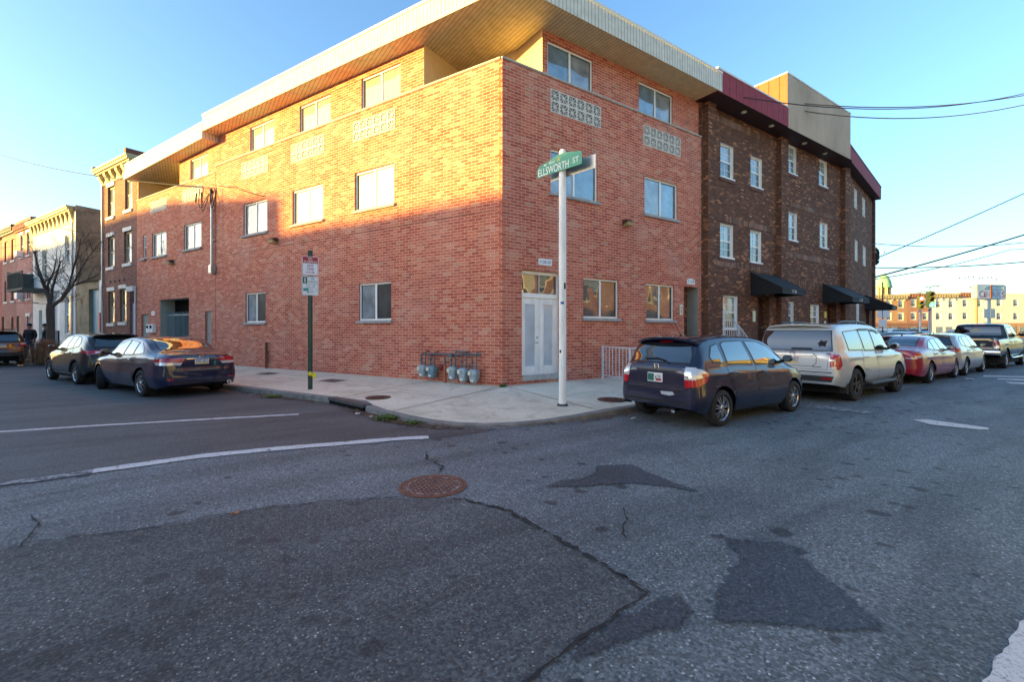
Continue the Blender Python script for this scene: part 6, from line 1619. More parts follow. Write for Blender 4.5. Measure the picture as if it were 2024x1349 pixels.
# ---------------- car park beyond the brown block: copies in other colours
def recolour(root, old, new):
    for o in list(root.children):
        for q in [o] + list(o.children):
            for k, sl in enumerate(q.material_slots):
                if sl.material == old:
                    sl.link = 'OBJECT'; sl.material = new
lot = [(SUV, 'paint_white', (40.8, 3.2, 0), R(60), 'white suv with a dark side window parked in the lot left of the traffic lights'),
       (HATCH, 'paint_teal', (37.2, 4.8, 0), R(35), 'teal hatchback in the lot next to the end of the brown block'),
       (COMPACT, 'paint_skyblue', (37.0, 1.0, 0), R(70), 'pale blue hatchback in the lot below the two traffic lights'),
       (SUV, 'paint_grey', (47.5, 3.2, 0), R(75), 'dark grey suv in the second row of the lot'),
       (WAGON, 'paint_skyblue', (44.2, -1.0, 0), R(80), 'light blue estate car in the lot left of the pickup'),
       (NAVY, 'paint_silver2', (52.0, 6.0, 0), R(60), 'silver sedan in the back row of the lot'),
       (SUV, 'paint_teal', (50.2, -0.6, 0), R(85), 'teal suv in the back row of the lot behind the silver compact'),
       (HATCH, 'paint_white', (35.6, 6.6, 0), R(20), 'white hatchback half hidden by the end of the brown block')]
for src, pm, loc, rz, lb in lot:
    r_ = copy_tree(src.root)
    r_.location = loc; r_.rotation_euler = (0, 0, rz)
    r_['label'] = lb; r_['group'] = 'cars in the car park'
    recolour(r_, M[src.s['paint']], M[pm])
# ------------------------------------------------------------------ street sign pole
px, py = -0.02, -2.3
def sgn_pole():
    x, y = -0.30, -2.62
    z0 = pave_z((x, y))
    t = thing('street_name_sign', 'tall white pole with the green Ellsworth St sign at the street corner', 'street sign', (x, y, z0))
    m = MB(IDF); m.lathe([(.074, z0 - .02), (.074, 3.0), (.070, 5.10), (.068, 5.13), (.05, 5.18), (0, 5.2)], (x, y, 0), 'z', 20); p = m.build('pole', M['white_pole'], t, smooth=True)
    m = MB(IDF); m.lathe([(.11, z0 - .01), (.11, z0 + .02), (.085, z0 + .035)], (x, y, 0), 'z', 20); m.build('base_collar', M['kerb_dark'], p)
    A = R(98); ds = Vector((math.cos(A), math.sin(A), 0)); n = Vector((-math.sin(A), math.cos(A), 0))    # n points away to the left = toward the camera side
    f = Frame((x, y), -ds, n)           # s grows to the viewer's right
    zb = 4.72
    def blade(o, s0, s1, zs, fm, name):
        poly = [(s0, zs), (s1, zs), (s1, zs + .245), (s1 - .42, zs + .33), (s1 - .55, zs + .335), (s0 + .06, zs + .22), (s0, zs + .16)]
        b = MB(f); b.prism(poly, lambda a, z, h: (a, h, z), o, o + .008); return b.build(name, fm, t, bevel=.002)
    b1 = blade(.088, -.61, .56, 4.735, M['sign_green'], 'sign_blade')
    b2 = MB(f); b2.box(-.40, .74, -.105, -.09, 4.66, 4.92); b2.build('sign_blade', M['sign_back'], t, bevel=.003, ).__setitem__('label', 'plain grey back of the second sign blade')
    b2 = MB(f); b2.box(-.10, .10, -.09, .088, 4.80, 4.84); b2.box(-.10, .10, -.09, .088, 4.90, 4.94); b2.build('bracket', M['galv'], t)
    fn = lambda a, z: (a, .0975, z)
    m = MB(f)
    m.text('ELLSWORTH', fn, -.57, .24, 4.755, 4.905); m.text('ST', fn, .34, .49, 4.80, 4.905); m.text('800', fn, -.27, -.12, 4.935, 4.985)
    m.face([fn(-.42, 4.95), fn(-.38, 4.925), fn(-.38, 4.975)]); m.face([fn(-.38, 4.943), fn(-.34, 4.943), fn(-.34, 4.957), fn(-.38, 4.957)])
    m.text('W', fn, -.07, .03, 4.93, 5.01, 1)
    m.build('lettering', [M['white'], M['sign_yellow']], b1)
    # stickers on the pole
    m = MB(IDF); vx = Vector((-.62, -.78, 0)).normalized()
    for z, h, w, dx in ((2.42, .12, .05, .05), (2.12, .05, .07, -.01), (1.16, .06, .04, -.05)):
        r_ = .0755
        for k in range(4):
            a0 = math.atan2(vx.y, vx.x) + (dx + w*(k/4 - .5))/r_; a1 = math.atan2(vx.y, vx.x) + (dx + w*((k+1)/4 - .5))/r_
            m.face([(x + r_*math.cos(a0), y + r_*math.sin(a0), z), (x + r_*math.cos(a1), y + r_*math.sin(a1), z), (x + r_*math.cos(a1), y + r_*math.sin(a1), z + h), (x + r_*math.cos(a0), y + r_*math.sin(a0), z + h)], 0 if h != .05 else 1)
    m.build('stickers', [M['letters'], M['plate_blue']], p)
sgn_pole()

# ------------------------------------------------------------------ no stopping / parking signs on a green channel post
def ns():
    x, y = -3.92, 2.72
    z0 = pave_z((x, y))
    t = thing('parking_sign', 'green metal post with a no stopping sign over a one hour parking sign', 'street sign', (x, y, z0))
    d_ = Vector((-6.32 - x, -9.59 - y, 0)).normalized(); A = math.atan2(d_.y, d_.x) + R(6)
    n = Vector((math.cos(A), math.sin(A), 0)); s_ = Vector((-n.y, n.x, 0))
    f = Frame((x, y), s_, n)
    m = MB(f); poly = [(-.055, .012), (-.03, .012), (-.018, -.03), (.018, -.03), (.03, .012), (.055, .012), (.055, .006), (.034, .006), (.022, -.036), (-.022, -.036), (-.034, .006), (-.055, .006)]
    n_ = len(poly)
    m.prism(poly, lambda a, b_, h: (a, b_, h), z0 - .02, 3.60)
    p = m.build('post', M['post_green'], t)
    m = MB(f)
    for k in range(60):
        z = .25 + k * .055
        m.box(-.006, .006, -.031, -.028, z, z + .02)
    m.build('post_holes', M['sign_back'], p)
    def plate_(zb, zt, name, lab):
        w = .19; c_ = .03; poly = []
        for cx, cz, a0 in ((w - c_, zt - c_, 0), (-w + c_, zt - c_, 90), (-w + c_, zb + c_, 180), (w - c_, zb + c_, 270)):
            for k in range(5): a = R(a0 + 22.5*k); poly.append((cx + c_*math.cos(a), cz + c_*math.sin(a)))
        b = MB(f); b.prism(poly, lambda a, z, h: (a, h, z), .016, .020); o = b.build(name, M['sign_white'], t); o['label'] = lab; return o
    top = plate_(2.97, 3.44, 'sign_plate', 'white and red no stopping any time sign'); bot = plate_(2.475, 2.945, 'sign_plate', 'white and green one hour parking sign')
    def fr(m, zb, zt, w, k):    # thin coloured border
        fo = .0215; bw = .008
        m.box(-w, w, .0205, fo, zt - bw, zt, k); m.box(-w, w, .0205, fo, zb, zb + bw, k); m.box(-w, -w + bw, .0205, fo, zb + bw, zt - bw, k); m.box(w - bw, w, .0205, fo, zb + bw, zt - bw, k)
    fn = lambda a, z: (a, .0235, z)
    m = MB(f); fr(m, 2.98, 3.43, .178, 0); m.box(-.168, .168, .0205, .0218, 3.27, 3.42, 0)
    m.text('NO', fn, -.045, .045, 3.35, 3.41, 1); m.text('STOPPING', fn, -.15, .15, 3.282, 3.335, 1); m.text('ANY', fn, -.075, .075, 3.18, 3.245, 0); m.text('TIME', fn, -.085, .085, 3.09, 3.155, 0)
    m.box(-.10, .07, .0205, .022, 3.036, 3.05, 0); m.face([fn(.06, 3.065), fn(.06, 3.021), fn(.105, 3.043)], 0)
    m.build('lettering', [M['sign_red'], M['white']], top)
    m = MB(f); fr(m, 2.485, 2.935, .178, 0); m.box(-.168, -.07, .0205, .0218, 2.77, 2.925, 1)
    m.text('1', fn, -.13, -.11, 2.79, 2.905, 2); m.text('HR', fn, .01, .09, 2.86, 2.91, 3); m.text('PARKING', fn, -.055, .155, 2.79, 2.84, 3)
    m.text('7 AM  5 PM', fn, -.10, .12, 2.72, 2.752, 3); m.text('MON  SAT', fn, -.09, .11, 2.672, 2.704, 3); m.box(-.168, .168, .0205, .0215, 2.762, 2.767, 0)
    m.box(-.16, -.035, .0205, .0215, 2.585, 2.65, 0); m.text('21', fn, -.01, .05, 2.598, 2.64, 3); m.box(-.16, .14, .0205, .0214, 2.65, 2.655, 0); m.box(-.16, .14, .0205, .0214, 2.58, 2.585, 0); m.box(.135, .14, .0205, .0214, 2.585, 2.65, 0)
    m.box(-.05, .08, .0205, .022, 2.545, 2.557, 3); m.face([fn(-.04, 2.572), fn(-.085, 2.551), fn(-.04, 2.53)], 3)
    m.build('lettering', [M['sign_teal'], M['sign_dark_green'], M['white'], M['sign_dark_green']], bot)
    m = MB(f); m.lathe([(.045, .47), (.055, .5), (.055, .53), (.045, .56)], (0, -.012, z0 - .13), 'z', 12); m.box(.03, .13, .03, .036, z0 + .32, z0 + .40); m.box(.06, .11, .034, .04, z0 + .26, z0 + .36)
    tp = m.build('caution_tape', mat('tape', (.75, .62, .02), .5), t)
ns()

# ------------------------------------------------------------------ gas meters
def meters():
    spec = [(2.47, .33, .66, 'meter_blue', 'pale blue gas meter farthest left on the brick wall'), (2.14, .32, .66, 'meter_dark', 'darker blue gas meter next to the red regulator'), (1.42, .31, .66, 'meter_blue', 'pale blue gas meter just right of the orange riser pipe'), (1.07, .28, .64, 'meter_blue', 'pale blue gas meter with a yellow tag below'), (.73, .27, .62, 'meter_blue', 'pale blue gas meter nearest the building corner')]
    for k, (s, zb, zt, mm, lb) in enumerate(spec):
        c_ = FL((s, 0, zb)); t = thing('gas_meter', lb, 'gas meter', tuple(c_), group='gas meters on the corner building')
        m = MB(FL); H = zt - zb
        rows = []
        for zz, w, o0, o1 in ((0, .055, .13, .25), (.02, .075, .11, .27), (.10, .105, .085, .285), (.20, .115, .08, .29), (.235, .125, .075, .30), (.27, .125, .075, .30), (.31, .11, .085, .285), (.34, .08, .11, .25)):
            z = zb + zz * H / .34; c2 = .03
            rows.append([(s - w + c2, o0, z), (s + w - c2, o0, z), (s + w, o0 + c2, z), (s + w, o1 - c2, z), (s + w - c2, o1, z), (s - w + c2, o1, z), (s - w, o1 - c2, z), (s - w, o0 + c2, z)])
        m.grid(rows, closed=True); m.face(rows[0]); m.face(rows[-1][::-1])
        m.build('meter_body', M[mm], t, smooth=True, sharp=40)
        m = MB(FL); m.box(s + .01, s + .10, .295, .335, zb + .2*H/.34, zb + .30*H/.34); m.build('index', M['meter_face'], t, bevel=.008)
        m = MB(FL); m.box(s - .05, s + .05, .291, .294, zb + .05, zb + .09); m.build('label', M['white'], t)
        m = MB(FL); zp = .98 if k < 2 else 1.0
        for ds, top in ((.07, zp - .03), (-.07, zp + .02)):
            m.tube([(s + ds, .18, zt - .02), (s + ds, .18, top)], .017, 8); m.cyl((s + ds, .18, zt), (s + ds, .18, zt + .05), .026, 8); 
        m.box(s - .085, s + .085, .165, .195, zt + .055, zt + .085)
        m.tube([(s + .07, .18, zp - .03), (s + .07, .06, zp - .03)], .017, 8); m.tube([(s - .07, .18, zp + .02), (s - .07, .12, zp + .05), (s - .07, .02, zp + .05)], .017, 8)
        m.lathe([(.03, -.03), (.03, .03)], (s + .07, .18, zt + .16), 'y', 8)
        m.build('pipes', M['pipe_grey'], t, smooth=True, sharp=40)
    t = thing('gas_manifold', 'grey gas manifold pipe with orange riser and round red regulator between the meters', 'pipework', tuple(FL((1.75, 0, .2))))
    m = MB(FL); m.tube([(2.62, .06, .955), (1.30, .06, .975), (.62, .06, .99)], .024, 8); m.tube([(1.76, .12, .9), (1.76, .12, .66)], .026, 8); m.tube([(1.4, .10, 1.06), (1.05, .10, 1.05)], .02, 8); m.box(1.48, 1.66, .04, .12, .90, .98); m.build('manifold', M['pipe_grey'], t, smooth=True, sharp=40)
    m = MB(FL); m.tube([(1.74, .13, .18), (1.74, .13, .68)], .042, 12); m.build('riser', M['rust_orange'], t, smooth=True, sharp=40)
    m = MB(FL); m.lathe([(.02, 0), (.085, .02), (.085, .04), (.06, .06), (.03, .10)], (1.92, .06, .62), 'y', 16); m.build('regulator', mat('regulator_red', (.22, .03, .025), .5), t, smooth=True)
meters()
t = thing('stub_pipe', 'short rusty red stub pipe against the long brick wall', 'pipe', tuple(FL((10.33, .06, .2))))
m = MB(FL); m.tube([(10.33, .07, .15), (10.33, .07, 1.14)], .045, 10); m.build('pipe', M['rust'], t, smooth=True, sharp=40)
m = MB(FL); m.tube([(10.33, .07, 1.14), (10.33, .07, 1.17)], .055, 10); m.box(10.28, 10.38, 0, .07, .8, .84); m.build('cap', M['rust'], t, smooth=True, sharp=40)

# ------------------------------------------------------------------ wall lamps
def wall_lamp(f, s, z, lb):
    t = thing('wall_lamp', lb, 'wall lamp', tuple(f((s, 0, z))), group='security lamps on the corner building')
    m = MB(f); pr = [(0, z - .06), (.0, z + .10), (.14, z + .10), (.22, z + .03), (.16, z + .0)]
    m.prism(pr, lambda o, zz, h: (h, o, zz), s - .13, s + .13); m.build('hood', M['bronze'], t)
    m = MB(f); pr = [(0.0, z - .10), (.0, z - .062), (.155, z - .004), (.215, z + .022), (.19, z - .08), (.15, z - .10)]
    m.prism(pr, lambda o, zz, h: (h, o, zz), s - .12, s + .12); m.build('lens', M['lamp_tan'], t)
wall_lamp(FL, 9.83, 4.84, 'tan and bronze security lamp on the long brick wall near the first windows')
wall_lamp(FL, 18.1, 4.72, 'tan and bronze security lamp at the far end of the long brick wall')
wall_lamp(FR, 4.46, 4.84, 'tan and bronze security lamp on the entrance side of the corner building')

# ------------------------------------------------------------------ address plates
def addr(f, s0, s1, z0, z1, txt, lb, flip=False, arch=False, name='address_plate'):
    t = thing(name, lb, 'sign', tuple(f(((s0+s1)/2, 0, (z0+z1)/2))))
    m = MB(f)
    if arch: m.prism([(s0, z0), (s1, z0), (s1, z1 - .05), (s1 - .06, z1 - .02), ((s0+s1)/2, z1 + .01), (s0 + .06, z1 - .02), (s0, z1 - .05)], lambda a, z, h: (a, h, z), .002, .018)
    else: m.box(s0, s1, .002, .018, z0, z1)
    m.build('plate', M['sign_white'], t)
    if txt:
        g = (lambda a, z: (s0 + s1 - a, .0215, z)) if flip else (lambda a, z: (a, .0215, z))
        h = z1 - z0; w = s1 - s0
        m = MB(f); m.text(txt, g, s0 + w*.1, s1 - w*.1, z0 + h*.28, z1 - h*.28); m.build('lettering', M['letters'], t)
addr(FR, 1.13, 1.58, 3.33, 3.50, '1128-30', 'white address plate reading 1128-30 above the white double doors')
addr(FR, 7.52, 7.95, 3.19, 3.38, '1128', 'small white arched number plate above the narrow doorway beside the brown block', arch=True)
addr(FL, 19.93, 20.33, 2.34, 2.54, '30', 'small white arched number plate left of the gateway', flip=True, arch=True)
m = MB(FR); m.box(7.10, 7.24, .002, .04, 2.12, 2.48); ep = m.build('entry_phone', M['meter_face'], cb, bevel=.006)
m = MB(FR); m.box(7.14, 7.20, .04, .046, 2.34, 2.40); m.box(7.14, 7.20, .04, .044, 2.2, 2.3); m.build('buttons', M['lamp_tan'], ep)
for s, lb in ((20.02, 'right one of two white meter boxes with dark dials beside the gateway'), (20.42, 'left one of two white meter boxes with dark dials beside the gateway')):
    t = thing('meter_box', lb, 'meter box', tuple(FL((s, 0, 1.7))), group='electric meter boxes')
    m = MB(FL); m.box(s - .18, s + .18, .002, .14, 1.5, 1.9); m.build('box', M['white'], t, bevel=.01)
    m = MB(FL); m.lathe([(.075, .142), (.075, .17), (.06, .19), (0, .195)], (s, 0, 1.78), 'y', 14); m.build('dial', M['black'], t, smooth=True)

# ------------------------------------------------------------------ electric service mast
t = thing('service_mast', 'galvanised electric service mast with looped black cables on the brick wall', 'service mast', tuple(FL((14.27, 0, 4))))
m = MB(FL); m.tube([(14.27, .10, 4.3), (14.27, .10, 7.25)], .055, 12); m.build('conduit', M['galv'], t, smooth=True, sharp=40)
m = MB(FL); m.box(14.13, 14.41, .0, .19, 3.95, 4.32); m.build('box', M['galv'], t, bevel=.03)
m = MB(FL); m.box(14.15, 14.39, .0, .10, 5.30, 5.34); m.box(14.15, 14.39, .0, .10, 6.6, 6.64); m.build('strap', M['galv'], t)
m = MB(FL); m.lathe([(.06, 7.22), (.075, 7.28), (.07, 7.38), (.03, 7.44), (0, 7.45)], (14.27, .12, 0), 'z', 12); m.build('weather_head', M['wire'], t, smooth=True)
m = MB(FL)
for (a, b_) in ((.9, .5), (.6, .62), (-.35, .4), (-.5, .55)):
    P = []
    for k in range(13):
        u_ = k/12; P.append((14.27 + a*math.sin(u_*PI*.5)*1.0, .14 + .12*math.sin(PI*u_), 7.35 - b_*1.5*math.sin(PI*u_)**1.3 + (.22 if a > 0 else .05)*u_))
    m.tube(P, .017, 5)
m.tube([(15.12, .3, 7.35), (15.15, .32, 6.95)], .032, 6); m.tube([(14.75, .28, 7.32), (14.66, .3, 6.9)], .032, 6)
m.build('cable_loops', M['wire'], t, smooth=True)

# ------------------------------------------------------------------ overhead wires
def wire(pts, sag, r_, lb, m='wire', name='overhead_wire', group='overhead wires'):
    P = []
    for a, b_ in zip(pts[:-1], pts[1:]):
        a, b_ = Vector(a), Vector(b_)
        for k in range(16):
            u_ = k/16; q = a.lerp(b_, u_); q.z -= sag*4*u_*(1-u_); P.append(q)
    P.append(Vector(pts[-1]))
    b = MB(IDF); b.tube(P, r_, 5); o = b.build(name, M[m], smooth=True)
    return tag(o, lb, 'wire', group)
wire([(-17.6, 38, 14.1), (-5.98, 13.28, 7.52)], .35, .022, 'black wire from the left edge of the photo down to the service mast')
wire([tuple(PL(14.0, .25, 7.55)), tuple(PL(12.6, .1, 7.25)), tuple(PL(10.5, .08, 6.55))], .04, .012, 'thin wire drooping across the brick wall right of the service mast')
wire([tuple(PL(52, 2.5, 8.7)), tuple(PL(31.6, 1.6, 8.2)), tuple(PL(26.6, .2, 7.0))], .25, .018, 'thin wire sagging in front of the white house and its bare tree')
wire([(12.2, .5, 11.14), (24, -5.8, 12.0)], .52, .022, 'upper tan wire of the two leaving the roof of the brown block', 'wire_tan')
wire([(12.2, .5, 11.0), (24, -5.8, 11.6)], .72, .022, 'lower tan wire of the two leaving the roof of the brown block', 'wire_tan')
wire([(8.3, -.25, 9.9), (24, -5.8, 12.1)], .70, .018, 'dark wire running from the maroon roof edge towards the right edge of the photo')
wire([(28.45, 1.28, 6.04), (36.2, -4, 10.15)], .05, .03, 'straight dark wire climbing steeply from the end of the brown block')
wire([(28.45, 1.28, 4.91), (36.2, -4, 7.57)], .06, .045, 'thick black cable rising from the end of the brown block to the right')
wire([(28.45, 1.28, 7.0), (36.2, -4.0, 7.07)], .22, .022, 'slack wire curving from the cable coil on the brown block')
wire([(28.45, 1.28, 5.5), (36.2, -4.0, 5.87)], .12, .03, 'nearly level wire just above the green dome')
wire([(60, 12, 7.6), (100, 6, 14.4), (120, -20, 16)], .4, .05, 'far thin wire with small birds resting on it')
t = thing('cable_coil', 'coil of black cable hanging at the end of the brown block', 'cable', (28.45, .9, 6.2))
m = MB(FB)
for k in range(4):
    m.tube([(8.1 + .03*k + (.28 + .03*k)*math.sin(2*PI*j/20) + .25, .12 + .03*k, 6.25 + (.55 - .04*k)*math.cos(2*PI*j/20)) for j in range(21)], .02, 5)
m.build('coil', M['wire'], t, smooth=True)

# ------------------------------------------------------------------ white railings
def railing(pts, lb, hgt=.92, gap=.115, ztop=None):
    t = thing('railing', lb, 'railing', tuple(pts[0]))
    m = MB(IDF)
    tot = []
    for a, b_ in zip(pts[:-1], pts[1:]):
        a, b_ = Vector(a), Vector(b_); L_ = (b_ - a).length; n = max(1, int(L_/gap))
        m.tube([a + Vector((0, 0, hgt)), b_ + Vector((0, 0, hgt))], .02, 6); m.tube([a + Vector((0, 0, .1)), b_ + Vector((0, 0, .1))], .014, 6)
        for k in range(1, n):
            q = a.lerp(b_, k/n); m.tube([q + Vector((0, 0, .1)), q + Vector((0, 0, hgt))], .010, 5)
    m.build('bars', M['rail_white'], t, smooth=True, sharp=40)
    m = MB(IDF)
    for p in pts: p = Vector(p); m.box(p.x - .022, p.x + .022, p.y - .022, p.y + .022, p.z - .03, p.z + hgt + .02)
    m.build('posts', M['rail_white'], t)
railing([(3.38, -.12, .22), (3.38, -1.12, .20), (4.6, -1.15, .2)], 'white iron railing on the pavement between the double doors and the dark blue hatchback')
railing([(8.15, -.95, 1.42), (9.0, -.98, .95), (9.6, -1.0, .5)], 'sloping white handrail running down from the narrow doorway', hgt=.82)
m = MB(IDF)
t = thing('entry_steps', 'concrete steps up to the narrow doorway beside the brown block', 'steps', (8.2, -.6, .2))
for k in range(7): m.box(8.25 + k*.2, 8.45 + k*.2, -1.05, -.01, .1, 1.30 - k*.165)
m.box(7.2, 8.25, -1.05, -.06, .1, 1.355)
m.build('steps', M['concrete'], t, bevel=.01)
railing([(11.7, -1.05, .95), (12.9, -1.07, .95)], 'white railing on the landing under the first awning', hgt=.78, gap=.13)
railing([(18.2, -1.05, .95), (19.4, -1.07, .95)], 'white railing on the landing under the middle awning', hgt=.78, gap=.13)

# ------------------------------------------------------------------ manhole covers and drain
M['iron'] = mat('iron', (0.12, 0.05, 0.035), 0.7, vary=.4, scale=10, bump=.4, metal=.2)
M['iron_rust'] = mat('iron_rust', (0.17, 0.07, 0.045), 0.8, vary=.35, scale=9, bump=.4)
M['iron_grey'] = mat('iron_grey', (0.24, 0.24, 0.25), 0.6, vary=.45, scale=4, bump=.3)
M['iron_mid'] = mat('iron_mid', (0.11, 0.10, 0.10), 0.6, vary=.5, scale=5, bump=.3, metal=.3)
def manhole(x, y, z, r_, lb, big=False, tilt=None):
    t = thing('manhole_cover', lb, 'manhole cover', (x, y, z))
    m = MB()
    m.lathe([(r_, -.01), (r_, .008), (r_*.93, .010), (r_*.925, .002), (r_*.91, .002), (r_*.905, .009), (r_*.80, .009), (r_*.795, .004), (0, .004)], (0, 0, 0), 'z', 48)
    m.build('cover', M['iron_rust'] if big else M['iron'], t, smooth=True, sharp=25)
    if big:
        d = MB(); d.lathe([(r_*.80, .0045), (0, .0046)], (0, 0, 0), 'z', 40); d.build('worn_centre', M['iron_grey'], t)
    m = MB(); p = r_/6.2; n = 6
    for i in range(-n, n + 1):
        for j in range(-n, n + 1):
            cx, cy = i*p, j*p
            if math.hypot(cx, cy) > r_*.76: continue
            if (i + j) % 2: m.box(cx - p*.62, cx + p*.62, cy - p*.16, cy + p*.16, .003, .013)
            else: m.box(cx - p*.16, cx + p*.16, cy - p*.62, cy + p*.62, .003, .0128)
    m.build('tread', M['iron_rust'] if big else M['iron'], t)
    return t
tm = manhole(-4.29, -5.22, .004, .345, 'large rusty manhole cover in the middle of the road', True); tm.rotation_euler.z = .6
manhole(-3.0, .35, pave_z((-3.0, .35)) + .006, .27, 'rusty manhole cover on the pavement behind the drain, left of the corner')
manhole(.95, -2.75, pave_z((.95, -2.75)) + .006, .30, 'rusty manhole cover on the pavement beside the dark blue hatchback')
t = thing('storm_drain', 'dark steel storm drain inlet in the kerb of the side street', 'drain', (-3.55, -.1, 0))
A_, B_ = Vector(PL(2.5, 3.12)), Vector((-3.535, -.45, 0))
dd_ = (B_ - A_).normalized(); nn = Vector((dd_.y, -dd_.x, 0)); FDr = Frame((A_.x, A_.y), dd_, nn)
L_ = (B_ - A_).length
m = MB(FDr); m.box(0, L_, -.16, .03, .075, .137); m.build('lintel', M['kerb_dark'], t, bevel=.008)
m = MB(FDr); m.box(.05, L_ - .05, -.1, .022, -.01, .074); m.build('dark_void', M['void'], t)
for a in ((4.6, 1.0), (8.2, .8)):
    q = PL(a[0], a[1]); m = MB(IDF)
    o = PL(a[0] + .7, a[1]); o2 = PL(a[0] + .7, a[1] + .45); o3 = PL(a[0], a[1] + .45); z = pave_z((q.x, q.y))
    m.face([(p.x, p.y, pave_z((p.x, p.y)) + .005) for p in (q, o, o2, o3)])
    tag(m.build('utility_cover', M['iron_mid']), 'flat grey utility cover set in the pavement ' + ('left' if a[0] > 6 else 'right') + ' of the parking sign', 'utility cover')

# ------------------------------------------------------------------ weeds, leaves and litter in the gutter
M['leaf_green'] = mat('leaf_green', (0.06, 0.13, 0.02), .6, vary=.4, scale=20)
M['leaf_dry'] = mat('leaf_dry', (0.20, 0.11, 0.05), .8, vary=.5, scale=25)
M['leaf_dark'] = mat('leaf_dark', (0.09, 0.055, 0.035), .9, vary=.4, scale=25)
def weed(x, y, z, n, r_, h, lb):
    m = MB(IDF)
    for k in range(n):
        a = random.uniform(0, 2*PI); l = random.uniform(.4, 1)*r_; hh = random.uniform(.4, 1)*h; w = random.uniform(.006, .014)
        ox, oy = random.gauss(0, r_*.45), random.gauss(0, r_*.35)
        ca, sa = math.cos(a), math.sin(a)
        p0 = (x + ox, y + oy, z); p1 = (x + ox + ca*l*.5, y + oy + sa*l*.5, z + hh); p2 = (x + ox + ca*l, y + oy + sa*l, z + hh*.8)
        m.face([(p0[0] - sa*w*.4, p0[1] + ca*w*.4, p0[2]), (p0[0] + sa*w*.4, p0[1] - ca*w*.4, p0[2]), (p1[0] + sa*w, p1[1] - ca*w, p1[2]), (p1[0] - sa*w, p1[1] + ca*w, p1[2])])
        m.face([(p1[0] - sa*w, p1[1] + ca*w, p1[2]), (p1[0] + sa*w, p1[1] - ca*w, p1[2]), p2])
    tag(m.build('weed', M['leaf_green']), lb, 'weed', 'weeds along the kerb')
weed(-3.45, -1.55, .0, 260, .17, .10, 'largest green weed clump in the gutter near the rounded kerb')
weed(-3.25, -2.15, .0, 110, .12, .07, 'small green weed clump nearer the kerb tip')
weed(-.05, -.10, .215, 120, .09, .07, 'green weed tuft at the foot of the building corner')
q = PL(4.4, 3.25); weed(q.x, q.y, 0, 200, .22, .06, 'low green weeds in the gutter below the parking sign')
m = MB(IDF)
def scatter(cx, cy, rx, ry, n, ang=0):
    for k in range(n):
        a, b_ = random.gauss(0, rx), random.gauss(0, ry); x = cx + a*math.cos(ang) - b_*math.sin(ang); y = cy + a*math.sin(ang) + b_*math.cos(ang)
        s = random.uniform(.014, .042); t_ = random.uniform(0, 2*PI); z = random.uniform(.014, .03)
        P = [(x + s*math.cos(t_ + q)*(1 if i % 2 else .5), y + s*math.sin(t_ + q)*(1 if i % 2 else .5), z + random.uniform(-.004, .012)) for i, q in enumerate((0, PI/2, PI, 3*PI/2))]
        m.face(P, 0 if random.random() < .55 else 1)
scatter(-3.60, -.9, .5, .06, 260, R(100)); scatter(-3.40, -1.9, .38, .055, 260, R(115)); scatter(-2.95, -2.7, .3, .05, 120, R(130)); scatter(-1.2, -3.5, .6, .04, 90, R(172)); scatter(.3, -3.62, .5, .05, 60, 0)
q = PL(4.2, 3.25); scatter(q.x, q.y, .9, .06, 300, AV); scatter(-.5, -3.68, .3, .03, 40)
tag(m.build('leaf_litter', [M['leaf_dry'], M['leaf_dark']]), kind='stuff')
def scrap(x, y, z, s, m_, lb, rot=0, cat='litter'):
    b = MB(IDF); ca, sa = math.cos(rot), math.sin(rot)
    n = 5; rows = []
    for i in range(n):
        row = []
        for j in range(3):
            u_, v_ = (i/(n-1) - .5)*s[0], (j/2 - .5)*s[1]; row.append((x + u_*ca - v_*sa, y + u_*sa + v_*ca, z + abs(random.gauss(0, .008))))
        rows.append(row)
    b.grid(rows); tag(b.build('paper_scrap', m_), lb, cat, 'litter on the road')
M['litter_white'] = mat('litter_white', (.6, .6, .62), .8)
M['litter_teal'] = mat('litter_teal', (.03, .3, .28), .6)
scrap(-3.72, -.62, .016, (.22, .09), M['litter_white'], 'white paper scrap in the gutter beside the storm drain', 1.2)
scrap(-3.62, -1.12, .02, (.12, .07), M['litter_white'], 'small white paper scrap among the leaves near the weeds', .3)
q = PL(5.2, 3.35); scrap(q.x, q.y, .016, (.14, .06), M['litter_white'], 'white paper scrap in the gutter left of the parking sign', .5)
scrap(.2, -3.95, .014, (.25, .05), M['litter_white'], 'white litter strip beside the rear wheel of the dark blue hatchback', .2)
scrap(2.55, -5.6, .014, (.09, .04), M['litter_teal'], 'teal scrap on the road beside the dark blue hatchback', .4)
scrap(14.6, -5.6, .014, (.4, .2), M['litter_white'], 'white paper beside the front wheel of the red sedan', .4)
scrap(18.9, -6.4, .014, (.5, .25), M['litter_white'], 'white paper lying on the road near the pickup', .2)
scrap(-6.02, -4.93, .014, (.07, .025), mat('litter_orange', (.6, .2, .04), .6), 'orange scrap on the seam between the two road surfaces', .5)
q = PL(23.2, 3.9)
t = thing('drink_cup', 'orange and white paper cup lying on the road behind the black estate car', 'litter', (q.x, q.y, .05))
m = MB(); m.lathe([(.035, -.02), (.048, .12)], (0, 0, 0), 'x', 12); m.build('cup', mat('cup_orange', (.7, .28, .05), .5), t, smooth=True)
m = MB(); m.lathe([(.037, -.05), (.036, -.02)], (0, 0, 0), 'x', 12); m.build('rim', M['white'], t, smooth=True)

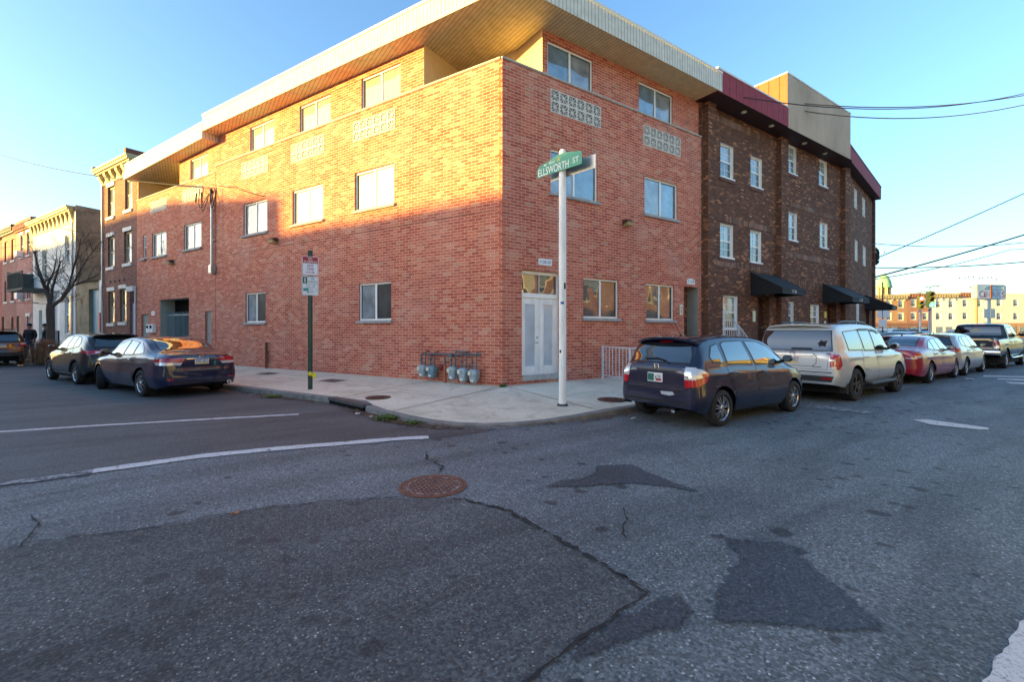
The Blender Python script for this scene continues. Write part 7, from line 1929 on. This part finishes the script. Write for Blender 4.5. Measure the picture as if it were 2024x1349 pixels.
# ------------------------------------------------------------------ bare tree and dry bush
M['bark'] = mat('bark', (0.085, 0.065, 0.05), .9, vary=.35, scale=10, bump=.6, bscale=30, stretch=(1, 1, .3))
M['twig'] = mat('twig', (0.05, 0.036, 0.028), .9)
M['leaf_orange'] = mat('leaf_orange', (0.45, 0.17, 0.03), .7, vary=.3, scale=10)
t = thing('street_tree', 'bare forked street tree with a few orange leaves before the white house', 'tree', (-12.04, 21.8, .15))
rnd = random.Random(5)
tr = MB(IDF)
tr.tube([(-12.04, 21.82, .1), (-12.05, 21.81, .6), (-12.03, 21.79, 1.9), (-12.05, 21.81, 2.6), (-12.04, 21.82, 2.9)], [.21, .17, .155, .16, .15], 10)
tr.build('trunk', M['bark'], t, smooth=True)
limbs = MB(IDF); twigs = MB(IDF); leaves = MB(IDF)
def branch(p0, pts, r0, r1):
    P = [Vector(p0)] + [Vector(p) for p in pts]; n = len(P)
    limbs.tube(P, [r0 + (r1 - r0)*k/(n-1) for k in range(n)], 7)
    # twigs along the limb
    for k in range(1, n):
        a, b_ = P[k-1], P[k]; L_ = (b_ - a).length
        for j in range(int(2 + L_*3.4)):
            u_ = rnd.random()
            q = a.lerp(b_, u_); d0 = (b_ - a).normalized()
            dv = (d0*rnd.uniform(.2, .9) + Vector((rnd.uniform(-1, 1), rnd.uniform(-1, 1), rnd.uniform(-.25, .9)))).normalized()
            grow(q, dv, rnd.uniform(.5, 1.5), .013, 2)
def grow(p, d0, ln, r_, depth):
    pts = [p]; q = p.copy(); dv = d0.copy(); n = 5
    for k in range(n):
        dv = (dv + Vector((rnd.uniform(-.3, .3), rnd.uniform(-.3, .3), rnd.uniform(-.12, .25)))).normalized(); q = q + dv*ln/n; pts.append(q.copy())
    twigs.tube(pts, [r_*(1 - .8*k/n) for k in range(n + 1)], 4, cap=False)
    if depth > 0:
        for k in range(rnd.randint(2, 3)):
            b_ = pts[rnd.randint(1, n - 1)]
            nd = (dv + Vector((rnd.uniform(-.9, .9), rnd.uniform(-.9, .9), rnd.uniform(-.3, .6)))).normalized()
            grow(b_, nd, ln*rnd.uniform(.4, .7), r_*.55, depth - 1)
fork = (-12.04, 21.82, 2.75)
branch(fork, [(-12.1, 21.85, 3.18), (-12.34, 22.02, 3.92), (-12.54, 22.16, 4.66), (-12.69, 22.26, 5.5)], .10, .04)
branch(fork, [(-11.83, 21.67, 2.93), (-11.59, 21.5, 3.13), (-11.32, 21.32, 3.67), (-11.12, 21.18, 4.66), (-10.92, 21.04, 5.4), (-10.82, 20.97, 6.1)], .10, .02)
branch(fork, [(-11.97, 21.77, 3.67), (-11.8, 21.6, 4.3), (-11.63, 21.53, 5.0)], .07, .03)
branch((-11.59, 21.5, 3.13), [(-11.2, 21.2, 3.7), (-10.9, 21.0, 4.4), (-10.51, 20.76, 5.2), (-10.0, 20.41, 6.0)], .06, .015)
branch((-12.1, 21.85, 3.18), [(-12.2, 22.1, 3.8), (-12.0, 22.3, 4.6), (-11.9, 22.2, 5.2)], .06, .02)
branch((-12.34, 22.02, 3.92), [(-12.0, 21.7, 4.2), (-11.75, 21.6, 4.6)], .05, .02)
branch((-11.32, 21.32, 3.67), [(-10.9, 21.5, 4.0), (-10.3, 21.2, 4.3)], .04, .015)
limbs.build('limbs', M['bark'], t, smooth=True); twigs.build('twigs', M['twig'], t)
for k in range(90):
    c_ = Vector((-11.15, 21.2, 3.15)) if k < 70 else Vector((-11.6, 21.5, 4.2))
    p = c_ + Vector((rnd.gauss(0, .28), rnd.gauss(0, .28), rnd.gauss(0, .2))); s = rnd.uniform(.03, .06)
    a = Vector((rnd.uniform(-1, 1), rnd.uniform(-1, 1), rnd.uniform(-1, 1))).normalized(); b_ = a.cross(Vector((0.3, .5, .8))).normalized()
    leaves.face([p + a*s, p + b_*s*.6, p - a*s, p - b_*s*.6])
leaves.build('leaves', M['leaf_orange'], t)
t = thing('dry_shrub', 'brown dry ornamental grass clump at the kerb under the bare tree', 'shrub', (-11.95, 20.5, .12))
m = MB(IDF); g_ = MB(IDF)
M['dry_grass'] = mat('dry_grass', (0.30, 0.17, 0.10), .9, vary=.45, scale=6)
for k in range(2600):
    a = rnd.uniform(0, 2*PI); rr = abs(rnd.gauss(0, .30)); x, y = -11.95 + rr*math.cos(a), 20.5 + rr*math.sin(a); lean = rnd.uniform(.05, .55); h = rnd.uniform(.35, 1.25)*(1 - rr*.35); a2 = a + rnd.gauss(0, .6); w = rnd.uniform(.004, .010)
    sx, sy = -math.sin(a2)*w, math.cos(a2)*w
    p1 = (x + math.cos(a2)*lean*.35, y + math.sin(a2)*lean*.35, .12 + h*.65); p2 = (x + math.cos(a2)*lean, y + math.sin(a2)*lean, .12 + h)
    tgt = m if k % 9 else g_
    if tgt is g_: p1 = (p1[0], p1[1], .12 + h*.25); p2 = (p2[0], p2[1], .12 + h*.38)
    tgt.face([(x - sx, y - sy, .1), (x + sx, y + sy, .1), (p1[0] + sx, p1[1] + sy, p1[2]), (p1[0] - sx, p1[1] - sy, p1[2])]); tgt.face([(p1[0] - sx, p1[1] - sy, p1[2]), (p1[0] + sx, p1[1] + sy, p1[2]), p2])
m.build('stems', M['dry_grass'], t); g_.build('green_base', M['leaf_green'], t)

# ------------------------------------------------------------------ traffic lights, pole sign, far poles
M['sig_yellow'] = mat('sig_yellow', (.88, .62, .05), .5, vary=.15)
M['sig_lens'] = mat('sig_lens', (.03, .02, .02), .2)
M['sig_red'] = mat('sig_red', (.6, .02, .04), .3, emit=7, ecol=(1, .05, .08)); M['sig_green'] = mat('sig_green', (.02, .6, .4), .3, emit=7, ecol=(.02, 1, .55))
def signal(x, y, zc, face_dir, lit, lb):
    t = thing('traffic_light', lb, 'traffic light', (x, y, 0), group='traffic lights at the far crossing')
    f = Frame((x, y), (-face_dir.y, face_dir.x), (face_dir.x, face_dir.y))
    m = MB(f); m.lathe([(.13, 0), (.13, .12), (.075, .2), (.07, zc - .75), (.11, zc - .7), (.05, zc - .6), (.05, zc - .55)], (0, 0, 0), 'z', 14); m.build('pole', M['galv'], t, smooth=True)
    for o_, nm in ((0, 'signal_head'), ):
        m = MB(f); m.box(-.17, .17, .02, .24, zc - .54, zc + .54); m.box(-.16, .16, -.20, .0, zc - .52, zc + .52); h = m.build(nm, M['sig_yellow'], t, bevel=.03)
        for k, (col, z) in enumerate((('red', zc + .35), ('amber', zc), ('green', zc - .35))):
            m = MB(f); m.lathe([(.125, .242), (.12, .25), (.08, .262), (0, .268)], (0, 0, z), 'y', 18); m.build('lens', M['sig_red'] if (col == 'red' and lit == 'red') else M['sig_green'] if (col == 'green' and lit == 'green') else M['sig_lens'], h, smooth=True)
            m = MB(f); rows = []
            for q in range(13):
                a = PI*(-.05 + 1.1*q/12); rows.append([(.145*math.cos(a), .24, z + .145*math.sin(a)), (.14*math.cos(a), .42, z + .14*math.sin(a))])
            m.grid(rows); m.build('visor', M['sig_yellow'], h, smooth=True)
    m = MB(f); m.tube([(0, .05, zc + .54), (0, .05, zc + .85), (.25, .05, zc + .95), (.5, .1, zc + .9)], .025, 6); m.tube([(0, .05, zc + .8), (-.25, .0, zc + .88)], .02, 6); m.build('bracket', M['wire'], t)
signal(35.1, .24, 3.72, Vector((-.80, -.6, 0)).normalized(), 'green', 'yellow traffic light showing green on a grey pole, right and nearer of the two')
signal(44.1, 3.0, 3.95, Vector((-.80, -.6, 0)).normalized(), 'red', 'yellow traffic light showing red on a grey pole, left and farther of the two')
# pole sign
t = thing('pole_sign', 'rusty pole carrying a white lightbox sign with broken red letters', 'sign', (64.4, 2.39, 0))
fd = Vector((-.45, -.893, 0)); f = Frame((64.4, 2.39), (-fd.y, fd.x), (fd.x, fd.y))
f = Frame((64.4, 2.39), (fd.y*-1, fd.x) if (Vector((-fd.y, fd.x, 0)).dot(Vector((.823, -.568, 0))) > 0) else (fd.y, -fd.x), (fd.x, fd.y))
m = MB(f); m.box(-.28, .02, -.13, .13, 0, 5.0); m.box(.06, .22, -.12, .12, 0, 5.0); m.build('pole', M['galv'], t)
m = MB(f); w, h, zc = 1.88, .78, 5.75; c_ = .26; poly = []
for cx, cz, a0 in ((w - c_, zc + h - c_, 0), (-w + c_, zc + h - c_, 90), (-w + c_, zc - h + c_, 180), (w - c_, zc - h + c_, 270)):
    for k in range(5): a = R(a0 + 22.5*k); poly.append((cx + c_*math.cos(a), cz + c_*math.sin(a)))
m.prism(poly, lambda a, z, q: (a, q, z), -.16, .3); bx = m.build('lightbox', mat('box_frame', (.30, .33, .36), .5), t)
m = MB(f); m.prism([(a*.955, zc + (z - zc)*.9) for a, z in poly], lambda a, z, q: (a, q, z), .302, .32); face_ = m.build('sign_face', mat('sign_face', (.50, .58, .63), .4, vary=.12, scale=2), bx)
m = MB(f); fn = lambda a, z: (a, .328, z)
m.text('C', fn, -1.55, -1.02, 5.16, 5.86); m.prism([(-.95, 5.18), (-.80, 5.18), (-.80, 5.5), (-.95, 5.82)], lambda a, z, q: (a, q, z), .322, .33)
m.text('S', fn, 1.28, 1.68, 5.18, 5.80); m.face([fn(1.62, 5.70), fn(1.70, 5.70), fn(1.68, 5.85), fn(1.64, 5.85)])
m.text('HAR', fn, -.72, 1.18, 5.16, 5.80, 1)
m.build('lettering', [M['sign_red'], mat('faded_red', (.40, .28, .32), .5)], face_)
m = MB(f); m.tube([(-.95, .34, 6.05), (-.6, .34, 6.3), (.2, .34, 6.42), (1.5, .34, 6.4), (1.55, .34, 6.0)], .03, 5); m.tube([(-.95, .34, 6.05), (1.5, .34, 6.02)], .02, 5); m.build('torn_outline', mat('torn', (.12, .22, .26), .6), face_)
m = MB(f); m.box(-.16, -.02, .33, .40, 5.05, 6.5); m.build('centre_post', M['rust'], t)
m = MB(f); m.box(-.85, .62, .14, .2, 2.95, 3.95); m.box(-.75, -.2, .2, .21, 3.05, 3.85); m.box(.0, .55, .2, .21, 3.05, 3.85); m.build('small_panel', mat('panel_blue', (.28, .36, .44), .5), t)
# far utility pole with birds
t = thing('utility_pole', 'distant wooden utility pole behind the pole sign', 'utility pole', (98.2, 9.44, 0))
m = MB(); m.tube([(0, 0, 0), (0, 0, 9.0)], [.18, .13], 8); m.build('pole', mat('pole_wood', (.30, .18, .08), .9), t, smooth=True)
m = MB(); m.box(-.9, .9, -.06, .06, 8.55, 8.7); m.build('crossarm', M['dark_wood'], t).rotation_euler.z = -.9
rb = random.Random(3)
proto = None
for k in range(9):
    px_ = -2.2 + k*.62 + rb.uniform(-.15, .15)
    x, y = 98.2 + .82*px_*1.2, 9.44 - .57*px_*1.2
    b = MB(); b.lathe([(0, -.12), (.05, -.07), (.07, 0), (.055, .08), (.04, .13), (.045, .16), (0, .2)], (0, 0, 0), 'z', 8); b.tube([(-.03, 0, -.08), (-.16, 0, -.14)], [.03, .01], 5)
    if proto is None:
        proto = b.build('bird', M['wire'], smooth=True); o = proto
    else: o = proto.copy(); C.objects.link(o)
    o.location = (x, y, 9.95 + rb.uniform(-.1, .35)); o.rotation_euler = (0, .3, rb.uniform(0, 6))
    tag(o, 'small dark bird resting on the far wire above the pole sign', 'bird', 'birds on the wire')
t = thing('street_lamp', 'tall thin street lamp with a curved arm in front of the green dome', 'street lamp', (45.6, 7.5, 0))
m = MB(); m.tube([(0, 0, 0), (.15, -.1, 5.5), (.35, -.2, 7.6), (.75, -.5, 8.7), (1.4, -.95, 9.0)], [.09, .07, .06, .05, .04], 8); m.build('pole', M['wire'], t, smooth=True)
m = MB(); m.box(1.3, 1.9, -1.15, -.9, 8.95, 9.05); m.build('lamp_head', M['galv'], t, bevel=.03)
t = thing('notice_post', 'post with white notices at the end of the brown block', 'sign', (37.9, 3.7, 0))
m = MB(); m.tube([(0, 0, 0), (0, 0, 5.4)], .05, 8); m.build('post', M['wire'], t)
m = MB(); m.box(-.04, .0, -.45, .35, 2.6, 3.5); m.box(-.05, .0, -.25, .25, 1.9, 2.5); m.build('notices', M['sign_white'], t)
t = thing('lot_fence', 'low white rail fence in front of the car park', 'fence', (33, 1.5, 0))
m = MB(IDF)
for k in range(9): m.box(31.0 + k*.6, 31.05 + k*.6, 2.8 - k*.25, 2.85 - k*.25, 0, 1.25)
m.tube([(31, 2.8, 1.22), (36, .7, 1.22)], .025, 6); m.tube([(31, 2.8, .7), (36, .7, .7)], .025, 6); m.build('rails', M['rail_white'], t)

# ------------------------------------------------------------------ two people on the side street pavement
M['skin'] = mat('skin', (0.42, 0.22, 0.16), .6)
M['jacket'] = mat('jacket', (0.010, 0.012, 0.016), .7, vary=.3, scale=12)
M['jeans'] = mat('jeans', (0.02, 0.035, 0.09), .85, vary=.3, scale=14)
M['boots'] = mat('boots', (0.03, 0.02, 0.015), .6)
def skin_mesh(name, m_, parent, pts, edges, radii, root=0, levels=2):
    me = bpy.data.meshes.new(name); me.from_pydata(pts, edges, [])
    o = bpy.data.objects.new(name, me); C.objects.link(o)
    md = o.modifiers.new('skin', 'SKIN'); md.use_smooth_shade = True
    for v, r_ in zip(me.skin_vertices[0].data, radii): v.radius = (r_[0], r_[1]) if isinstance(r_, tuple) else (r_, r_)
    for v in me.skin_vertices[0].data: v.use_root = False
    me.skin_vertices[0].data[root].use_root = True
    ss = o.modifiers.new('sub', 'SUBSURF'); ss.levels = levels; ss.render_levels = levels
    bpy.context.view_layer.update()
    dg = bpy.context.evaluated_depsgraph_get()
    new = bpy.data.meshes.new_from_object(o.evaluated_get(dg)); new.name = name
    bpy.data.objects.remove(o)
    new.materials.clear(); new.materials.append(m_)
    for p in new.polygons: p.use_smooth = True
    q = bpy.data.objects.new(name, new); C.objects.link(q)
    if parent: q.parent = parent; WORLD[q] = WORLD[parent].copy()
    return q
def person(loc, rz, lb, turn=0.0, lean=0.0):
    t = thing('person', lb, 'person', loc, rz, 'people on the side street pavement')
    # front is -y, x to the person's left
    def hand(sx, w):
        P, E, Rr = [], [], []
        base = len(P)
        P += [(w[0], w[1], w[2]), (w[0], w[1] - .01, w[2] - .07)]; Rr += [(.028, .018), (.036, .015)]; E += [(0, 1)]
        for k, (dx, l) in enumerate(((-.028, .062), (-.009, .072), (.010, .068), (.028, .052))):
            i = len(P); P += [(w[0] + dx, w[1] - .015, w[2] - .095), (w[0] + dx*1.05, w[1] - .03, w[2] - .095 - l*.55), (w[0] + dx, w[1] - .055, w[2] - .095 - l)]; Rr += [.009, .008, .007]; E += [(1, i), (i, i+1), (i+1, i+2)]
        i = len(P); P += [(w[0] - sx*.04, w[1] - .035, w[2] - .04), (w[0] - sx*.045, w[1] - .055, w[2] - .085)]; Rr += [.010, .008]; E += [(0, i), (i, i+1)]
        return P, E, Rr
    P = [(0, 0, .95), (0, .01, 1.15), (0, .01, 1.38), (0, 0, 1.50), (0, -.01, 1.56), (0, -.02, 1.64), (0, -.015, 1.73),
         (.10, 0, .90), (.12, -.02, .50), (.12, .0, .10), (.12, -.13, .04), (-.10, 0, .90), (-.13, .0, .50), (-.13, .03, .10), (-.14, -.10, .04),
         (.19, 0, 1.43), (.25, .03, 1.16), (.24, -.10, .95), (-.19, 0, 1.43), (-.25, .03, 1.16), (-.24, -.10, .95)]
    E = [(0, 1), (1, 2), (2, 3), (3, 4), (4, 5), (5, 6), (0, 7), (7, 8), (8, 9), (9, 10), (0, 11), (11, 12), (12, 13), (13, 14), (2, 15), (15, 16), (16, 17), (2, 18), (18, 19), (19, 20)]
    Rr = [(.15, .11), (.14, .10), (.16, .11), (.06, .06), (.055, .06), (.075, .095), (.07, .085), .085, .06, .042, .04, .085, .06, .042, .04, .06, .045, .034, .06, .045, .034]
    for sx, wi in ((1, 17), (-1, 20)):
        hp, he, hr = hand(sx, P[wi]); n0 = len(P)
        mp = lambda i: wi if i == 0 else n0 + i - 1
        P += hp[1:]; Rr += hr[1:]; E += [(mp(a), mp(b_)) for a, b_ in he]
    # nose and ears
    n0 = len(P); P += [(0, -.12, 1.655), (.08, .0, 1.66), (-.08, .0, 1.66)]; Rr += [.014, .012, .012]; E += [(5, n0), (5, n0 + 1), (5, n0 + 2)]
    skin_mesh('body', M['skin'], t, P, E, Rr)
    J = [(0, 0, .86), (0, 0, 1.0), (0, .01, 1.2), (0, .01, 1.38), (0, .0, 1.50), (.19, .01, 1.42), (.26, .03, 1.16), (.245, -.09, .98), (-.19, .01, 1.42), (-.26, .03, 1.16), (-.245, -.09, .98)]
    skin_mesh('jacket', M['jacket'], t, J, [(0, 1), (1, 2), (2, 3), (3, 4), (3, 5), (5, 6), (6, 7), (3, 8), (8, 9), (9, 10)], [(.19, .15), (.19, .15), (.19, .15), (.19, .14), (.095, .095), .09, .075, .058, .09, .075, .058], 1)
    Q = [(0, 0, .95), (.10, 0, .88), (.12, -.02, .50), (.12, 0, .09), (-.10, 0, .88), (-.13, 0, .50), (-.13, .03, .09)]
    skin_mesh('jeans', M['jeans'], t, Q, [(0, 1), (1, 2), (2, 3), (0, 4), (4, 5), (5, 6)], [(.165, .125), .105, .08, .065, .105, .08, .065])
    m = MB(); 
    for cx, cy in ((.12, -.05), (-.135, -.02)): m.box(cx - .05, cx + .05, cy - .14, cy + .10, 0.0, .10)
    m.build('boots', M['boots'], t, bevel=.03, smooth=True)
    m = MB(); m.lathe([(.095, 1.685), (.102, 1.70), (.103, 1.73), (.092, 1.775), (.06, 1.81), (.02, 1.825), (0, 1.826)], (0, -.012, 0), 'z', 20); m.build('beanie', M['jacket'], t, smooth=True)
    m = MB()
    for sx in (1, -1): m.lathe([(.010, 0), (.008, -.006), (0, -.008)], (sx*.032, -.106, 1.675), 'y', 8)
    m.box(-.022, .022, -.115, -.108, 1.605, 1.613); m.build('face', M['letters'], t)
    return t
person((-13.25, 24.2, .16), R(-25), 'person in a dark jacket and black beanie standing face on beside the black estate car')
person((-12.75, 24.6, .16), R(-70), 'person in a dark hooded jacket seen side on behind the other one')
# ------------------------------------------------------------------ light, sky, camera
SUN_AZ, SUN_EL = R(SUN_A), R(SUN_H)          # direction towards the sun, measured from +x
ld = bpy.data.lights.new('sun', 'SUN'); ld.energy = SUN_E; ld.angle = R(.5); ld.color = SUN_C
lo = bpy.data.objects.new('sun', ld); C.objects.link(lo)
to_sun = Vector((math.cos(SUN_EL)*math.cos(SUN_AZ), math.cos(SUN_EL)*math.sin(SUN_AZ), math.sin(SUN_EL)))
lo.rotation_euler = to_sun.to_track_quat('Z', 'Y').to_euler()
lo.location = (-30, 20, 30)
w = bpy.data.worlds.new('World'); sc.world = w; w.use_nodes = True
nt = w.node_tree; bg = nt.nodes['Background']
sky = nt.nodes.new('ShaderNodeTexSky'); sky.sky_type = 'NISHITA'; sky.sun_disc = False
sky.sun_elevation = SUN_EL; sky.sun_rotation = R(90) - SUN_AZ
sky.air_density = SKY_AIR; sky.dust_density = SKY_DUST; sky.ozone_density = SKY_OZONE; sky.altitude = 20
nt.links.new(sky.outputs['Color'], bg.inputs['Color']); bg.inputs['Strength'].default_value = SKY_S
cam = bpy.data.cameras.new('camera'); co = bpy.data.objects.new('camera', cam); C.objects.link(co)
cam.sensor_width = 36; cam.lens = 36 * 915 / 2024; cam.shift_y = -20.5 / 2024; cam.clip_start = .05; cam.clip_end = 2000
co.location = (-6.32, -9.59, 1.6)
dv = Vector((math.cos(R(55.413)), math.sin(R(55.413)), 0))
co.rotation_euler = dv.to_track_quat('-Z', 'Y').to_euler()
sc.camera = co
sc.view_settings.view_transform = 'Standard'; sc.view_settings.look = 'None'; sc.view_settings.exposure = EXPOSURE; sc.view_settings.gamma = 1
sc.view_settings.use_curve_mapping = False
sc.cycles.max_bounces = 8; sc.cycles.diffuse_bounces = 4; sc.cycles.glossy_bounces = 4
